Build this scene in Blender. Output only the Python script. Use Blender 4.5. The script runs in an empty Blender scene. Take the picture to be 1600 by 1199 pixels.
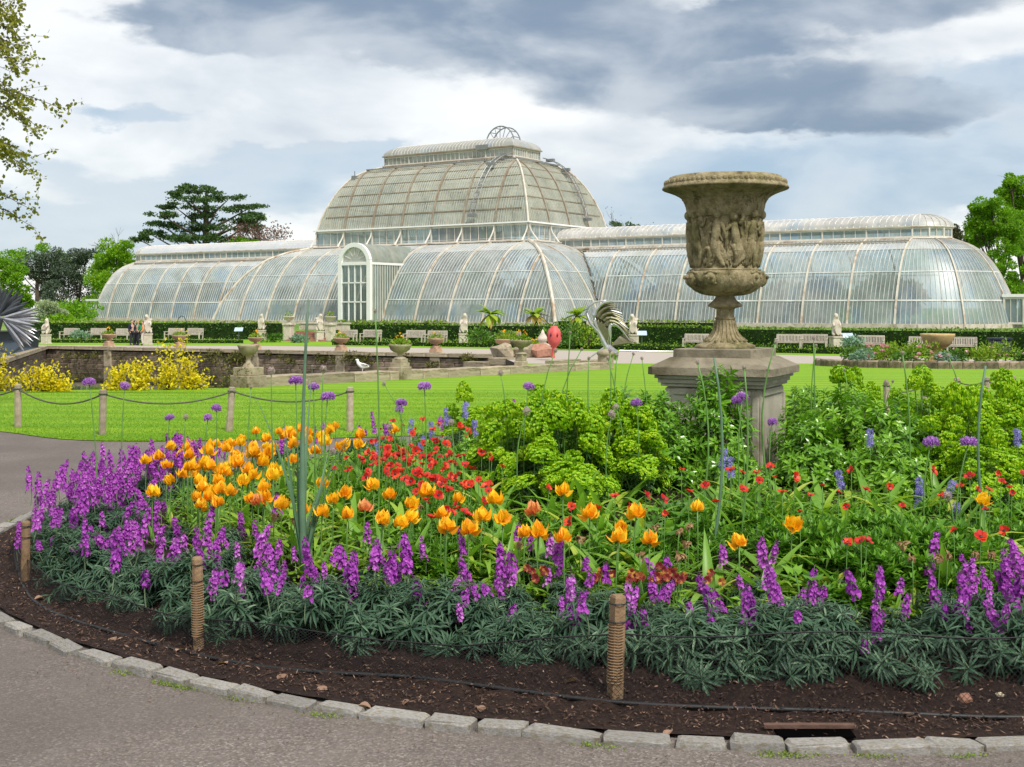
import bpy, bmesh, math, random
import numpy as np
from mathutils import Vector, Matrix
S = bpy.context.scene
COL = S.collection
rng = np.random.default_rng(11)
random.seed(11)
R_ = math.radians
# ------------------------------------------------------------------ camera
cam_d = bpy.data.cameras.new('camera')
cam = bpy.data.objects.new('camera', cam_d)
COL.objects.link(cam)
cam.location = (0, 0, 1.7)
cam.rotation_euler = (R_(90), 0, 0)
cam_d.sensor_width = 36
cam_d.lens = 36 * 1900 / 1600
cam_d.shift_y = -(599.5 - 480) / 1600
cam_d.clip_start = 0.05
cam_d.clip_end = 4000
S.camera = cam
S.view_settings.view_transform = 'Standard'
S.view_settings.look = 'None'
S.view_settings.gamma = 1
S.view_settings.use_curve_mapping = False
S.view_settings.exposure = 1.42
S.cycles.transparent_max_bounces = 24
S.cycles.max_bounces = 8
# ------------------------------------------------------------------ sun and sky
SUN_EL, SUN_AZ = 52.0, 150.0          # azimuth clockwise from +Y (the view direction): behind the camera, a little to its right
sun_d = bpy.data.lights.new('sun', 'SUN')
sun_d.energy = 1.5
sun_d.angle = R_(10)
sun_d.color = (1.0, 0.95, 0.87)
sun = bpy.data.objects.new('sun', sun_d)
COL.objects.link(sun)
_sd = Vector((math.sin(R_(SUN_AZ)) * math.cos(R_(SUN_EL)), math.cos(R_(SUN_AZ)) * math.cos(R_(SUN_EL)), math.sin(R_(SUN_EL))))
sun.rotation_euler = _sd.to_track_quat('Z', 'Y').to_euler()

W = bpy.data.worlds.new('World')
S.world = W
W.use_nodes = True
nt = W.node_tree
nt.nodes.clear()


class NG:
    """tiny helper to wire nodes"""
    def __init__(s, tree): s.t = tree
    def n(s, typ, **kw):
        x = s.t.nodes.new(typ)
        for k, v in kw.items(): setattr(x, k, v)
        return x
    def put(s, sock, v):
        if hasattr(v, 'is_linked') or isinstance(v, bpy.types.NodeSocket): s.t.links.new(v, sock)
        elif v is not None: sock.default_value = v
    def math(s, op, a, b=None, c=None, clamp=False):
        x = s.n('ShaderNodeMath', operation=op, use_clamp=clamp)
        s.put(x.inputs[0], a); s.put(x.inputs[1], b); s.put(x.inputs[2], c)
        return x.outputs[0]
    def mix(s, f, a, b, mode='MIX'):
        x = s.n('ShaderNodeMix', data_type='RGBA', blend_type=mode)
        s.put(x.inputs[0], f); s.put(x.inputs[6], a); s.put(x.inputs[7], b)
        return x.outputs[2]
    def noise(s, vec, scale, detail=4, rough=.55, dist=0.):
        x = s.n('ShaderNodeTexNoise')
        s.put(x.inputs['Vector'], vec)
        x.inputs['Scale'].default_value = scale; x.inputs['Detail'].default_value = detail
        x.inputs['Roughness'].default_value = rough; x.inputs['Distortion'].default_value = dist
        return x.outputs[0], x.outputs[1]
    def ramp(s, f, stops, interp='LINEAR'):
        x = s.n('ShaderNodeValToRGB')
        cr = x.color_ramp; cr.interpolation = interp
        while len(cr.elements) > 1: cr.elements.remove(cr.elements[-1])
        cr.elements[0].position = stops[0][0]; cr.elements[0].color = (*stops[0][1], 1)
        for p, c in stops[1:]:
            e = cr.elements.new(p); e.color = (*c, 1)
        s.put(x.inputs[0], f)
        return x.outputs[0]
    def range(s, v, a, b, c, d, smooth=True):
        x = s.n('ShaderNodeMapRange', interpolation_type='SMOOTHSTEP' if smooth else 'LINEAR')
        s.put(x.inputs[0], v)
        for i, q in enumerate((a, b, c, d)): x.inputs[1 + i].default_value = q
        return x.outputs[0]


def build_sky():
    g = NG(nt)
    tc = g.n('ShaderNodeTexCoord')
    mp = g.n('ShaderNodeMapping'); mp.inputs['Scale'].default_value = (1, 1, 2.4)
    nt.links.new(tc.outputs['Generated'], mp.inputs[0])
    big, bigc = g.noise(mp.outputs[0], 3.4, 5, .5)
    fine, _ = g.noise(mp.outputs[0], 7.0, 8, .5, .25)
    sep = g.n('ShaderNodeSeparateXYZ'); nt.links.new(tc.outputs['Generated'], sep.inputs[0])
    sw = g.n('ShaderNodeSeparateColor'); nt.links.new(bigc, sw.inputs[0])
    f2, f2c = g.noise(mp.outputs[0], 8.5, 6, .55)
    sw2 = g.n('ShaderNodeSeparateColor'); nt.links.new(f2c, sw2.inputs[0])
    # wind-warped direction components
    x = g.math('ADD', sep.outputs[0], g.math('ADD', g.math('MULTIPLY_ADD', sw.outputs[0], .26, -.13), g.math('MULTIPLY_ADD', sw2.outputs[0], .20, -.10)))
    z = g.math('ADD', sep.outputs[2], g.math('ADD', g.math('MULTIPLY_ADD', sw.outputs[1], .09, -.045), g.math('MULTIPLY_ADD', sw2.outputs[1], .085, -.0425)))
    def bank(px, py, rx, ry):
        cx, cz = (px - 800) / 1900 * .97, (480 - py) / 1900 * .97
        a = g.math('MULTIPLY', g.math('SUBTRACT', x, cx), 1900 / rx)
        b = g.math('MULTIPLY', g.math('SUBTRACT', z, cz), 1900 / ry)
        d = g.math('ADD', g.math('MULTIPLY', a, a), g.math('MULTIPLY', b, b))
        return g.range(d, 0., 2.1, 1, 0)
    def add(lst):
        r = lst[0]
        for q in lst[1:]: r = g.math('ADD', r, q)
        return g.range(r, .12, 1.05, 0, 1)
    dark = add([bank(600, 15, 330, 75), bank(800, 75, 170, 55), bank(1120, 150, 230, 62), bank(1010, 40, 160, 55), bank(1310, 40, 260, 42),
                bank(1290, 190, 190, 34), bank(500, -120, 700, 90), bank(1250, -140, 800, 90), bank(330, 40, 130, 40)])
    blue = add([bank(1430, 275, 330, 62), bank(1180, 330, 400, 60), bank(140, 345, 330, 45), bank(420, 300, 200, 40), bank(170, 190, 60, 18),
                bank(1560, 165, 200, 40), bank(300, 265, 260, 22)])
    # overcast ceiling everywhere, lit from above, thinner and brighter in patches
    lit = g.math('ADD', g.math('MULTIPLY', fine, .75), g.math('MULTIPLY', big, .45))
    white = g.ramp(lit, [(.38, (.225, .243, .27)), (.52, (.31, .322, .332)), (.64, (.385, .388, .385)), (.80, (.43, .425, .41))])
    dm = g.math('MULTIPLY', dark, g.range(fine, .29, .61, .25, .95))
    bm = g.math('MULTIPLY', blue, g.range(fine, .30, .66, .25, .92))
    c = g.mix(bm, white, (.135, .19, .25, 1))
    c = g.mix(dm, c, (.078, .106, .146, 1))
    sky = g.n('ShaderNodeTexSky', sky_type='NISHITA')
    sky.sun_disc = False
    sky.sun_elevation = R_(SUN_EL); sky.sun_rotation = R_(SUN_AZ)
    bg1 = g.n('ShaderNodeBackground'); nt.links.new(sky.outputs[0], bg1.inputs[0]); bg1.inputs[1].default_value = .06
    bg2 = g.n('ShaderNodeBackground'); nt.links.new(c, bg2.inputs[0]); bg2.inputs[1].default_value = 1.0
    ms = g.n('ShaderNodeMixShader'); ms.inputs[0].default_value = .86
    nt.links.new(bg1.outputs[0], ms.inputs[1]); nt.links.new(bg2.outputs[0], ms.inputs[2])
    out = g.n('ShaderNodeOutputWorld'); nt.links.new(ms.outputs[0], out.inputs[0])


build_sky()

# ------------------------------------------------------------------ helpers
F, CX, HY, EYE = 1900.0, 800.0, 480.0, 1.7
BC = np.array([1.4, 9.86])                 # centre of the round flower bed


def P(px, py, Y): return np.array([(px - CX) / F * Y, Y, EYE + (HY - py) / F * Y])
def onz(px, py, z): return P(px, py, (EYE - z) * F / (py - HY))
def pxof(p): return CX + F * p[0] / p[1]
def kerb_r(deg):
    """radius of the kerb, by direction: the bed is not quite a circle"""
    return float(np.interp(deg % 360, [0, 150, 175, 195, 208, 220, 235, 255, 360], [5.2, 5.2, 5.27, 5.38, 5.37, 5.30, 5.22, 5.2, 5.2]))
def edge_r(deg):
    """how far from its centre the planting of the bed reaches, by direction"""
    return float(np.interp(deg % 360, [0, 90, 150, 180, 196, 208, 218, 230, 247, 263, 280, 310, 360], [4.4, 4.4, 4.7, 4.93, 4.95, 4.90, 4.84, 4.74, 4.56, 4.55, 4.62, 4.56, 4.4]))
def gz(x, y):
    r = math.hypot(x - BC[0], y - BC[1])
    return .015 + (.42 * (1 - (r / 4.9) ** 2) if r < 4.9 else 0.)


class MB:
    """collects vertices and faces; mesh() makes ONE mesh of them"""
    def __init__(s): s.v = []; s.n = 0; s.l = []; s.c = []; s.m = []; s.a = []
    def add(s, V, faces, mat=0, var=None):
        V = np.asarray(V, float).reshape(-1, 3)
        if not isinstance(faces, (list, tuple)) or (len(faces) and np.ndim(faces[0]) < 2): faces = [faces]
        for f in faces:
            f = np.asarray(f)
            if f.size == 0: continue
            s.l.append((f + s.n).ravel()); s.c.append(np.full(len(f), f.shape[1])); s.m.append(np.full(len(f), mat))
            s.a.append(np.full(len(f), random.random() if var is None else var, float))
        s.v.append(V); s.n += len(V)
        return s
    def inst(s, T, R, pos, sc=1.0, mat=0, var=None):
        """template T=(verts,[faces..]) at pos (N,3), rotations R (N,3,3), scales (N,) or (N,3)"""
        tv, tf = T
        pos = np.asarray(pos, float); N = len(pos)
        if N == 0: return s
        sc = np.broadcast_to(np.asarray(sc, float).reshape(-1, 1) if np.ndim(sc) < 2 else sc, (N, 3))
        Wv = np.einsum('nij,nkj->nki', R, tv[None] * sc[:, None, :]) + pos[:, None]
        if var is None: var = rng.random(N)
        var = np.broadcast_to(var, (N,))
        off = (np.arange(N) * len(tv) + s.n)[:, None, None]
        for f in tf:
            g = f[None] + off
            s.l.append(g.ravel()); s.c.append(np.full(N * len(f), f.shape[1])); s.m.append(np.full(N * len(f), mat))
            s.a.append(np.repeat(var, len(f)))
        s.v.append(Wv.reshape(-1, 3)); s.n += N * len(tv)
        return s
    def mesh(s, name, mats, smooth=False, origin=None):
        V = np.concatenate(s.v)
        if origin is not None: V = V - np.asarray(origin, float)
        me = bpy.data.meshes.new(name)
        me.vertices.add(len(V)); me.vertices.foreach_set('co', V.astype(np.float32).ravel())
        L = np.concatenate(s.l).astype(np.int32); C = np.concatenate(s.c).astype(np.int32)
        me.loops.add(len(L)); me.loops.foreach_set('vertex_index', L)
        me.polygons.add(len(C)); st = np.zeros(len(C), np.int32); st[1:] = np.cumsum(C)[:-1]
        me.polygons.foreach_set('loop_start', st)
        me.polygons.foreach_set('material_index', np.concatenate(s.m).astype(np.int32))
        me.polygons.foreach_set('use_smooth', np.full(len(C), smooth))
        for m in (mats if isinstance(mats, (list, tuple)) else [mats]): me.materials.append(m)
        a = me.attributes.new('var', 'FLOAT', 'FACE'); a.data.foreach_set('value', np.concatenate(s.a).astype(np.float32))
        me.update(calc_edges=True)
        return me
    def build(s, name, mats, parent=None, smooth=False, kind=None, origin=None):
        if parent is not None and origin is None: origin = np.array(parent.location)
        return link(name, s.mesh(name, mats, smooth, origin), parent, kind)


def link(name, me, parent=None, kind=None, loc=None, rot=None, scale=None):
    o = bpy.data.objects.new(name, me)
    COL.objects.link(o)
    if parent is not None: o.parent = parent
    if loc is not None: o.location = loc
    if rot is not None: o.rotation_euler = rot
    if scale is not None: o.scale = scale if np.ndim(scale) else (scale,) * 3
    if kind: o['kind'] = kind
    return o


def tag(o, label, cat, group=None):
    o['label'] = label; o['category'] = cat
    if group: o['group'] = group
    return o


def thing(name, label, cat, loc=(0, 0, 0), group=None, rz=0., scale=1.0, rot=None):
    o = bpy.data.objects.new(name, None)
    o.empty_display_size = .1
    COL.objects.link(o)
    o.location = [float(q) for q in loc]
    o.rotation_euler = rot if rot is not None else (0, 0, rz)
    o.scale = (scale,) * 3
    return tag(o, label, cat, group)


def place(spec, loc, rz=0., scale=1.0, label='', group=None, rot=None):
    """a thing of shared part meshes: spec = (name, category, [(part, mesh, kind)...])"""
    r = thing(spec[0], label, spec[1], loc, group, rz, scale, rot)
    for nm, me, kind in spec[2]: link(nm, me, r, kind)
    return r


ORD = ('first second third fourth fifth sixth seventh eighth ninth tenth eleventh twelfth thirteenth fourteenth fifteenth sixteenth '
       'seventeenth eighteenth nineteenth twentieth').split()
ORD += ['twenty-' + o for o in ORD[:9]] + ['thirtieth'] + ['thirty-' + o for o in ORD[:9]] + ['fortieth'] + ['forty-' + o for o in ORD[:9]] + ['fiftieth'] + ['fifty-' + o for o in ORD[:9]] + ['sixtieth'] + ['sixty-' + o for o in ORD[:9]]
def number_rows(objs, n, fmt, py0=600.):
    """labels for a drift of look-alikes: by rows from near to far, then by order from the left"""
    names = {3: ('nearest', 'middle', 'farthest'), 5: ('nearest', 'second', 'middle', 'fourth', 'farthest'), 7: ('nearest', 'second', 'third', 'middle', 'fifth', 'sixth', 'farthest')}[n]
    q = sorted(objs, key=lambda o: o.location[1]); k = -(-len(q) // n)
    for i in range(n):
        for j, o in enumerate(sorted(q[i * k:(i + 1) * k], key=lambda o: pxof(o.location))): o['label'] = fmt.format(names[i], ORD[j])
def number(objs, fmt):
    """labels by their order from the left, for rows of look-alikes"""
    for i, o in enumerate(sorted(objs, key=lambda q: pxof(q.location))): o['label'] = fmt.format(ORD[i])


def frames(d, roll=None, up=(0, 0, 1)):
    """rotations whose local +Y is d and local +Z leans to up (rolled by roll)"""
    d = np.asarray(d, float); d = d / np.linalg.norm(d, axis=1, keepdims=True)
    up = np.broadcast_to(np.asarray(up, float), d.shape)
    x = np.cross(d, up); nx = np.linalg.norm(x, axis=1, keepdims=True)
    x = np.where(nx < 1e-4, np.array([1., 0, 0]), x / np.maximum(nx, 1e-4))
    z = np.cross(x, d)
    if roll is not None:
        c, s_ = np.cos(roll)[:, None], np.sin(roll)[:, None]
        x, z = x * c + z * s_, z * c - x * s_
    return np.stack([x, d, z], axis=2)


def sph(n, el0=-90, el1=90):
    a = rng.random(n) * 2 * np.pi
    z = np.sin(np.radians(el0)) + rng.random(n) * (np.sin(np.radians(el1)) - np.sin(np.radians(el0)))
    r = np.sqrt(1 - z * z)
    return np.stack([r * np.cos(a), r * np.sin(a), z], 1)


def leaf_t(w=.15, n=3, droop=.3, fold=.25, peak=.8, base=0.0):
    """a leaf one unit long on +Y, normal +Z, with a midrib fold and a droop"""
    V = []; rows = []
    y = z = 0.
    for i in range(n + 1):
        t = i / n
        hw = w / 2 * (math.sin(math.pi * min(1, t) ** peak) * (1 - base) + base * (1 - t))
        if i: y += math.cos(droop * (t - .5 / n)) / n; z -= math.sin(droop * (t - .5 / n)) / n
        if hw < 1e-4: rows.append([len(V)]); V.append((0, y, z))
        else: rows.append([len(V), len(V) + 1, len(V) + 2]); V += [(-hw, y, z + fold * hw), (0, y, z), (hw, y, z + fold * hw)]
    tri, quad = [], []
    for a, b in zip(rows, rows[1:]):
        if len(a) == 1 and len(b) == 3: tri += [(a[0], b[1], b[0]), (a[0], b[2], b[1])]
        elif len(a) == 3 and len(b) == 1: tri += [(a[0], a[1], b[0]), (a[1], a[2], b[0])]
        else: quad += [(a[0], a[1], b[1], b[0]), (a[1], a[2], b[2], b[1])]
    fs = []
    if tri: fs.append(np.array(tri))
    if quad: fs.append(np.array(quad))
    return np.array(V, float), fs


KITE = (np.array([(0, 0, 0), (.5, .45, .06), (0, 1, 0), (-.5, .45, .06)], float), [np.array([(0, 1, 2, 3)])])
PETAL = (np.array([(-.18, 0, 0), (.18, 0, 0), (.5, .6, .08), (.28, 1, 0), (-.28, 1, 0), (-.5, .6, .08)], float), [np.array([(0, 1, 2, 3, 4, 5)])])


def tube(mb, pts, rad, k=6, mat=0, var=None, cap=True):
    pts = np.asarray(pts, float); n = len(pts)
    rad = np.broadcast_to(np.asarray(rad, float), (n,))
    tg = np.gradient(pts, axis=0); tg /= np.maximum(np.linalg.norm(tg, axis=1, keepdims=True), 1e-9)
    ref = np.array([0, 0, 1.]) if abs(tg[:, 2]).mean() < .8 else np.array([1., 0, 0])
    x = np.cross(tg, ref); x /= np.maximum(np.linalg.norm(x, axis=1, keepdims=True), 1e-9)
    y = np.cross(tg, x)
    a = np.arange(k) / k * 2 * np.pi
    V = pts[:, None] + rad[:, None, None] * (x[:, None] * np.cos(a)[None, :, None] + y[:, None] * np.sin(a)[None, :, None])
    i = np.arange(n - 1)[:, None] * k; j = np.arange(k)[None]
    q = np.stack([i + j, i + (j + 1) % k, i + k + (j + 1) % k, i + k + j], -1).reshape(-1, 4)
    fs = [q]
    if cap and k > 2: fs.append(np.array([np.arange(k)[::-1], (n - 1) * k + np.arange(k)]))
    mb.add(V.reshape(-1, 3), fs, mat, var)
    return mb


def lathe(mb, prof, n=24, mat=0, c=(0, 0, 0), var=None, phase=0.):
    prof = np.asarray(prof, float); m = len(prof)
    a = np.arange(n) / n * 2 * np.pi + phase
    V = np.stack([prof[:, 0][:, None] * np.cos(a), prof[:, 0][:, None] * np.sin(a), np.repeat(prof[:, 1][:, None], n, 1)], -1) + np.asarray(c, float)
    i = np.arange(m - 1)[:, None] * n; j = np.arange(n)[None]
    q = np.stack([i + j, i + (j + 1) % n, i + n + (j + 1) % n, i + n + j], -1).reshape(-1, 4)
    mb.add(V.reshape(-1, 3), q, mat, var)
    return mb


def cbox_t(b=.12, seed=0, rough=0.):
    """unit box (-.5...5) with bevelled, slightly uneven edges, as a template"""
    bm = bmesh.new(); bmesh.ops.create_cube(bm, size=1)
    bmesh.ops.bevel(bm, geom=bm.edges[:], offset=b, segments=1, affect='EDGES')
    rr = random.Random(seed)
    if rough:
        for v in bm.verts: v.co += Vector((rr.uniform(-1, 1), rr.uniform(-1, 1), rr.uniform(-1, 1))) * rough
    V = np.array([v.co[:] for v in bm.verts]); by = {}
    for f in bm.faces: by.setdefault(len(f.verts), []).append([v.index for v in f.verts])
    bm.free()
    return V, [np.array(q) for q in by.values()]


CB = cbox_t(.06)
UNIT = cbox_t(.004)


def box(mb, c, size, rz=0., mat=0, T=None, var=None, tilt=None):
    M = np.array(Matrix.Rotation(rz, 3, 'Z')) if tilt is None else np.array(tilt)
    mb.inst(T or CB, M[None], np.array([c], float), np.array([size], float), mat, None if var is None else np.array([var]))
    return mb


def beam(mb, a, b, w, h, mat=0, var=None, T=None):
    """a bar of w x h from a to b"""
    a = np.asarray(a, float); b = np.asarray(b, float); d = b - a
    R = frames(d[None])
    mb.inst(T or UNIT, R, ((a + b) / 2)[None], np.array([[w, np.linalg.norm(d), h]]), mat, None if var is None else np.array([var]))
    return mb


def skin_mesh(name, verts, edges, rad, mat, sub=1, root=0):
    me = bpy.data.meshes.new(name + '_skeleton')
    me.from_pydata([tuple(v) for v in verts], edges, [])
    o = bpy.data.objects.new(name + '_tmp', me); COL.objects.link(o)
    m = o.modifiers.new('s', 'SKIN')
    for i, r in enumerate(rad):
        d = me.skin_vertices[0].data[i]
        d.radius = (r, r) if np.ndim(r) == 0 else tuple(r)
        d.use_root = (i == root)
    m.use_smooth_shade = True
    if sub:
        q = o.modifiers.new('d', 'SUBSURF'); q.levels = sub; q.render_levels = sub
    dg = bpy.context.evaluated_depsgraph_get()
    out = bpy.data.meshes.new_from_object(o.evaluated_get(dg))
    out.name = name
    bpy.data.objects.remove(o); bpy.data.meshes.remove(me)
    out.materials.clear(); out.materials.append(mat)
    out.polygons.foreach_set('use_smooth', [True] * len(out.polygons))
    return out


# ------------------------------------------------------------------ materials
def new_mat(name):
    m = bpy.data.materials.new(name); m.use_nodes = True
    m.node_tree.nodes.clear()
    return m, NG(m.node_tree)


def finish(m, g, sh, disp=None):
    o = g.n('ShaderNodeOutputMaterial'); m.node_tree.links.new(sh, o.inputs[0])
    return m


def coords(g, kind='Object'):
    return g.n('ShaderNodeTexCoord').outputs[kind]


def bsdf(g, col, rough=.6, spec=.4, normal=None, metal=0.):
    b = g.n('ShaderNodeBsdfPrincipled')
    g.put(b.inputs['Base Color'], col if not (isinstance(col, tuple) and len(col) == 3) else (*col, 1))
    g.put(b.inputs['Roughness'], rough); b.inputs['Specular IOR Level'].default_value = spec
    b.inputs['Metallic'].default_value = metal
    if normal is not None: g.put(b.inputs['Normal'], normal)
    return b.outputs[0]


def bump(g, h, strength=.4, dist=.02):
    b = g.n('ShaderNodeBump'); b.inputs['Strength'].default_value = strength; b.inputs['Distance'].default_value = dist
    g.put(b.inputs['Height'], h)
    return b.outputs[0]


def var_attr(g):
    a = g.n('ShaderNodeAttribute'); a.attribute_name = 'var'
    return a.outputs['Fac']


def leafmat(name, stops, rough=.45, trans=.3, spec=.35, ttint=(1.1, 1.15, .6)):
    """leaves and petals: each face carries its own shade (var), each plant a little of its own too; light comes through"""
    m, g = new_mat(name)
    v = var_attr(g)
    oi = g.n('ShaderNodeObjectInfo')
    f = g.math('ADD', g.math('MULTIPLY', v, .8), g.math('MULTIPLY', oi.outputs['Random'], .2))
    c = g.ramp(f, stops)
    b = bsdf(g, c, rough, spec)
    t = g.n('ShaderNodeBsdfTranslucent')
    tc = g.mix(1.0, c, (*ttint, 1), 'MULTIPLY'); g.put(t.inputs[0], tc)
    ms = g.n('ShaderNodeMixShader'); ms.inputs[0].default_value = trans
    m.node_tree.links.new(b, ms.inputs[1]); m.node_tree.links.new(t.outputs[0], ms.inputs[2])
    return finish(m, g, ms.outputs[0])


def roughmat(name, c1, c2, scale=6., rough=.8, bumps=.4, bscale=None, c3=None, scale3=1.5, spec=.3, dist=.02, usevar=0., obj=True, detail=6, thr3=(.5, .68)):
    """stone, earth, wood, plaster: two tones of noise, a third in patches, a fine relief"""
    m, g = new_mat(name)
    co = coords(g, 'Object')
    n1, _ = g.noise(co, scale, detail, .6)
    c = g.ramp(n1, [(.32, c1), (.68, c2)])
    if c3 is not None:
        n3, _ = g.noise(co, scale3, 5, .6)
        c = g.mix(g.range(n3, thr3[0], thr3[1], 0, 1), c, (*c3, 1))
    if usevar:
        v = g.math('MULTIPLY_ADD', var_attr(g), usevar, 1 - usevar / 2)
        oi = g.n('ShaderNodeObjectInfo')
        v = g.math('MULTIPLY', v, g.math('MULTIPLY_ADD', oi.outputs['Random'], usevar, 1 - usevar / 2))
        h = g.n('ShaderNodeHueSaturation'); g.put(h.inputs['Value'], v); g.put(h.inputs['Color'], c); c = h.outputs[0]
    n2, _ = g.noise(co, bscale or scale * 4, 5, .65)
    return finish(m, g, bsdf(g, c, rough, spec, bump(g, n2, bumps, dist)))


def plain(name, c, rough=.5, spec=.4, metal=0., amount=.12, scale=5.):
    m, g = new_mat(name)
    n1, _ = g.noise(coords(g), scale, 4, .6)
    a = tuple(q * (1 - amount) for q in c); b = tuple(min(1, q * (1 + amount)) for q in c)
    return finish(m, g, bsdf(g, g.ramp(n1, [(.35, a), (.65, b)]), rough, spec, None, metal))


M = {}
# ------------------------------------------------------------------ surfaces
def mat_asphalt():
    m, g = new_mat('asphalt')
    co = coords(g)
    n1, _ = g.noise(co, 2.2, 6, .6); n2, _ = g.noise(co, 170, 3, .7); n3, _ = g.noise(co, .5, 4, .5)
    vo = g.n('ShaderNodeTexVoronoi'); vo.inputs['Scale'].default_value = 110; m.node_tree.links.new(co, vo.inputs['Vector'])
    sp = g.n('ShaderNodeSeparateColor'); m.node_tree.links.new(vo.outputs['Color'], sp.inputs[0])
    c = g.ramp(sp.outputs[0], [(0, (.092, .077, .067)), (.55, (.148, .125, .111)), (.86, (.20, .169, .151)), (.97, (.27, .235, .21))])
    n5, _ = g.noise(co, 7, 5, .7)
    c = g.mix(g.range(n5, .55, .72, 0, .45), c, (.085, .072, .062, 1))
    c = g.mix(g.range(n1, .35, .7, 0, .5), c, (.168, .145, .13, 1))
    c = g.mix(g.range(n3, .42, .62, 0, .6), c, (.095, .08, .07, 1))
    h = g.math('ADD', g.math('MULTIPLY', vo.outputs['Distance'], .8), g.math('MULTIPLY', n2, .5))
    return finish(m, g, bsdf(g, c, .82, .3, bump(g, h, .55, .006)))


def mat_lawn():
    m, g = new_mat('lawn')
    co = coords(g)
    mp = g.n('ShaderNodeMapping'); m.node_tree.links.new(co, mp.inputs[0]); mp.inputs['Rotation'].default_value = (0, 0, R_(3))
    wv = g.n('ShaderNodeTexWave', wave_type='BANDS', bands_direction='Y'); wv.inputs['Scale'].default_value = .22
    wv.inputs['Distortion'].default_value = .5; wv.inputs['Detail'].default_value = 2; m.node_tree.links.new(mp.outputs[0], wv.inputs[0])
    n1, _ = g.noise(co, 9, 6, .7); n2, _ = g.noise(co, 70, 4, .7); n3, _ = g.noise(co, .35, 4, .6)
    c = g.ramp(g.math('ADD', g.math('MULTIPLY', n1, .6), g.math('MULTIPLY', n2, .4)), [(.3, (.098, .225, .005)), (.5, (.15, .315, .006)), (.72, (.21, .385, .010))])
    c = g.mix(g.range(wv.outputs['Fac'], .35, .65, 0, .62), c, (.25, .405, .012, 1))
    n4, _ = g.noise(co, 1.3, 5, .65)
    c = g.mix(g.range(n3, .45, .7, 0, .4), c, (.115, .27, .008, 1))
    c = g.mix(g.range(n4, .52, .72, 0, .4), c, (.27, .37, .03, 1))
    return finish(m, g, bsdf(g, c, .75, .2, bump(g, n2, .7, .03)))


def mat_soil():
    m, g = new_mat('soil')
    co = coords(g)
    n1, _ = g.noise(co, 28, 8, .75); n2, _ = g.noise(co, 3, 5, .6); n3, _ = g.noise(co, 120, 4, .7)
    c = g.ramp(n1, [(.3, (.010, .006, .005)), (.5, (.030, .0155, .0115)), (.66, (.062, .032, .022)), (.8, (.12, .066, .044))])
    c = g.mix(g.range(n2, .5, .75, 0, .4), c, (.05, .026, .018, 1))
    h = g.math('ADD', n1, g.math('MULTIPLY', n3, .4))
    return finish(m, g, bsdf(g, c, .9, .25, bump(g, h, 1.0, .03)))


def mat_water():
    m, g = new_mat('water')
    co = coords(g)
    mp = g.n('ShaderNodeMapping'); m.node_tree.links.new(co, mp.inputs[0]); mp.inputs['Scale'].default_value = (1, .45, 1)
    n1, _ = g.noise(mp.outputs[0], 1.6, 4, .6)
    return finish(m, g, bsdf(g, (.03, .03, .018), .03, .5, bump(g, n1, .05, .03)))


def mat_paint(name, col, rough, spec=.3, **k): return plain(name, col, rough, spec, **k)


M['asphalt'] = mat_asphalt(); M['lawn'] = mat_lawn(); M['soil'] = mat_soil(); M['water'] = mat_water()
M['gravel'] = roughmat('pale gravel', (.33, .29, .25), (.44, .39, .34), 30, .9, .3)
M['meadow'] = roughmat('far grass', (.07, .15, .015), (.13, .24, .03), .4, .9, .3, c3=(.16, .25, .04), scale3=.06)
M['kerb'] = roughmat('kerb granite', (.20, .19, .175), (.37, .355, .33), 18, .8, .5, 90, c3=(.20, .17, .11), scale3=7, usevar=.35, dist=.006)
M['oldstone'] = roughmat('weathered stone', (.25, .205, .135), (.42, .36, .26), 5, .85, .6, 30, c3=(.13, .115, .055), scale3=2.2, usevar=.25)
M['palestone'] = roughmat('pale stone', (.47, .41, .34), (.64, .57, .49), 3, .85, .4, 25, c3=(.36, .32, .24), scale3=2.4)
M['wallstone'] = roughmat('wall stone', (.20, .145, .11), (.38, .29, .23), 2.2, .9, .8, 14, c3=(.085, .085, .03), scale3=.8, usevar=.55)
M['mortar'] = roughmat('wall joints', (.055, .045, .035), (.10, .085, .06), 3, .95, .5)
M['brick'] = roughmat('brick', (.25, .12, .08), (.38, .20, .14), 6, .9, .5, usevar=.3)
M['rope'] = roughmat('rope', (.07, .075, .05), (.14, .14, .10), 60, .9, .5)
M['timber'] = roughmat('post timber', (.17, .105, .055), (.30, .20, .115), 9, .8, .5, 40, c3=(.16, .13, .09), scale3=4, usevar=.2)
M['oldtimber'] = roughmat('grey timber', (.27, .21, .15), (.43, .36, .28), 9, .85, .5, 40, c3=(.2, .17, .11), scale3=4, usevar=.2)
M['benchwood'] = roughmat('silvered oak', (.40, .35, .30), (.55, .49, .43), 9, .85, .3, usevar=.25)
M['black'] = plain('black plastic', (.012, .012, .013), .55, .4)
M['mulch'] = leafmat('bark chips', [(0, (.02, .011, .008)), (.4, (.06, .033, .022)), (.75, (.13, .075, .05)), (1, (.30, .20, .14))], .85, 0.)
M['moss'] = leafmat('moss', [(0, (.10, .16, .02)), (1, (.24, .34, .05))], .9, .2)
M['deadleaf'] = leafmat('dead leaf', [(0, (.20, .11, .07)), (1, (.42, .27, .19))], .7, .2)
M['grassblade'] = leafmat('grass blades', [(0, (.09, .215, .006)), (1, (.22, .40, .015))], .5, .35)


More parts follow.
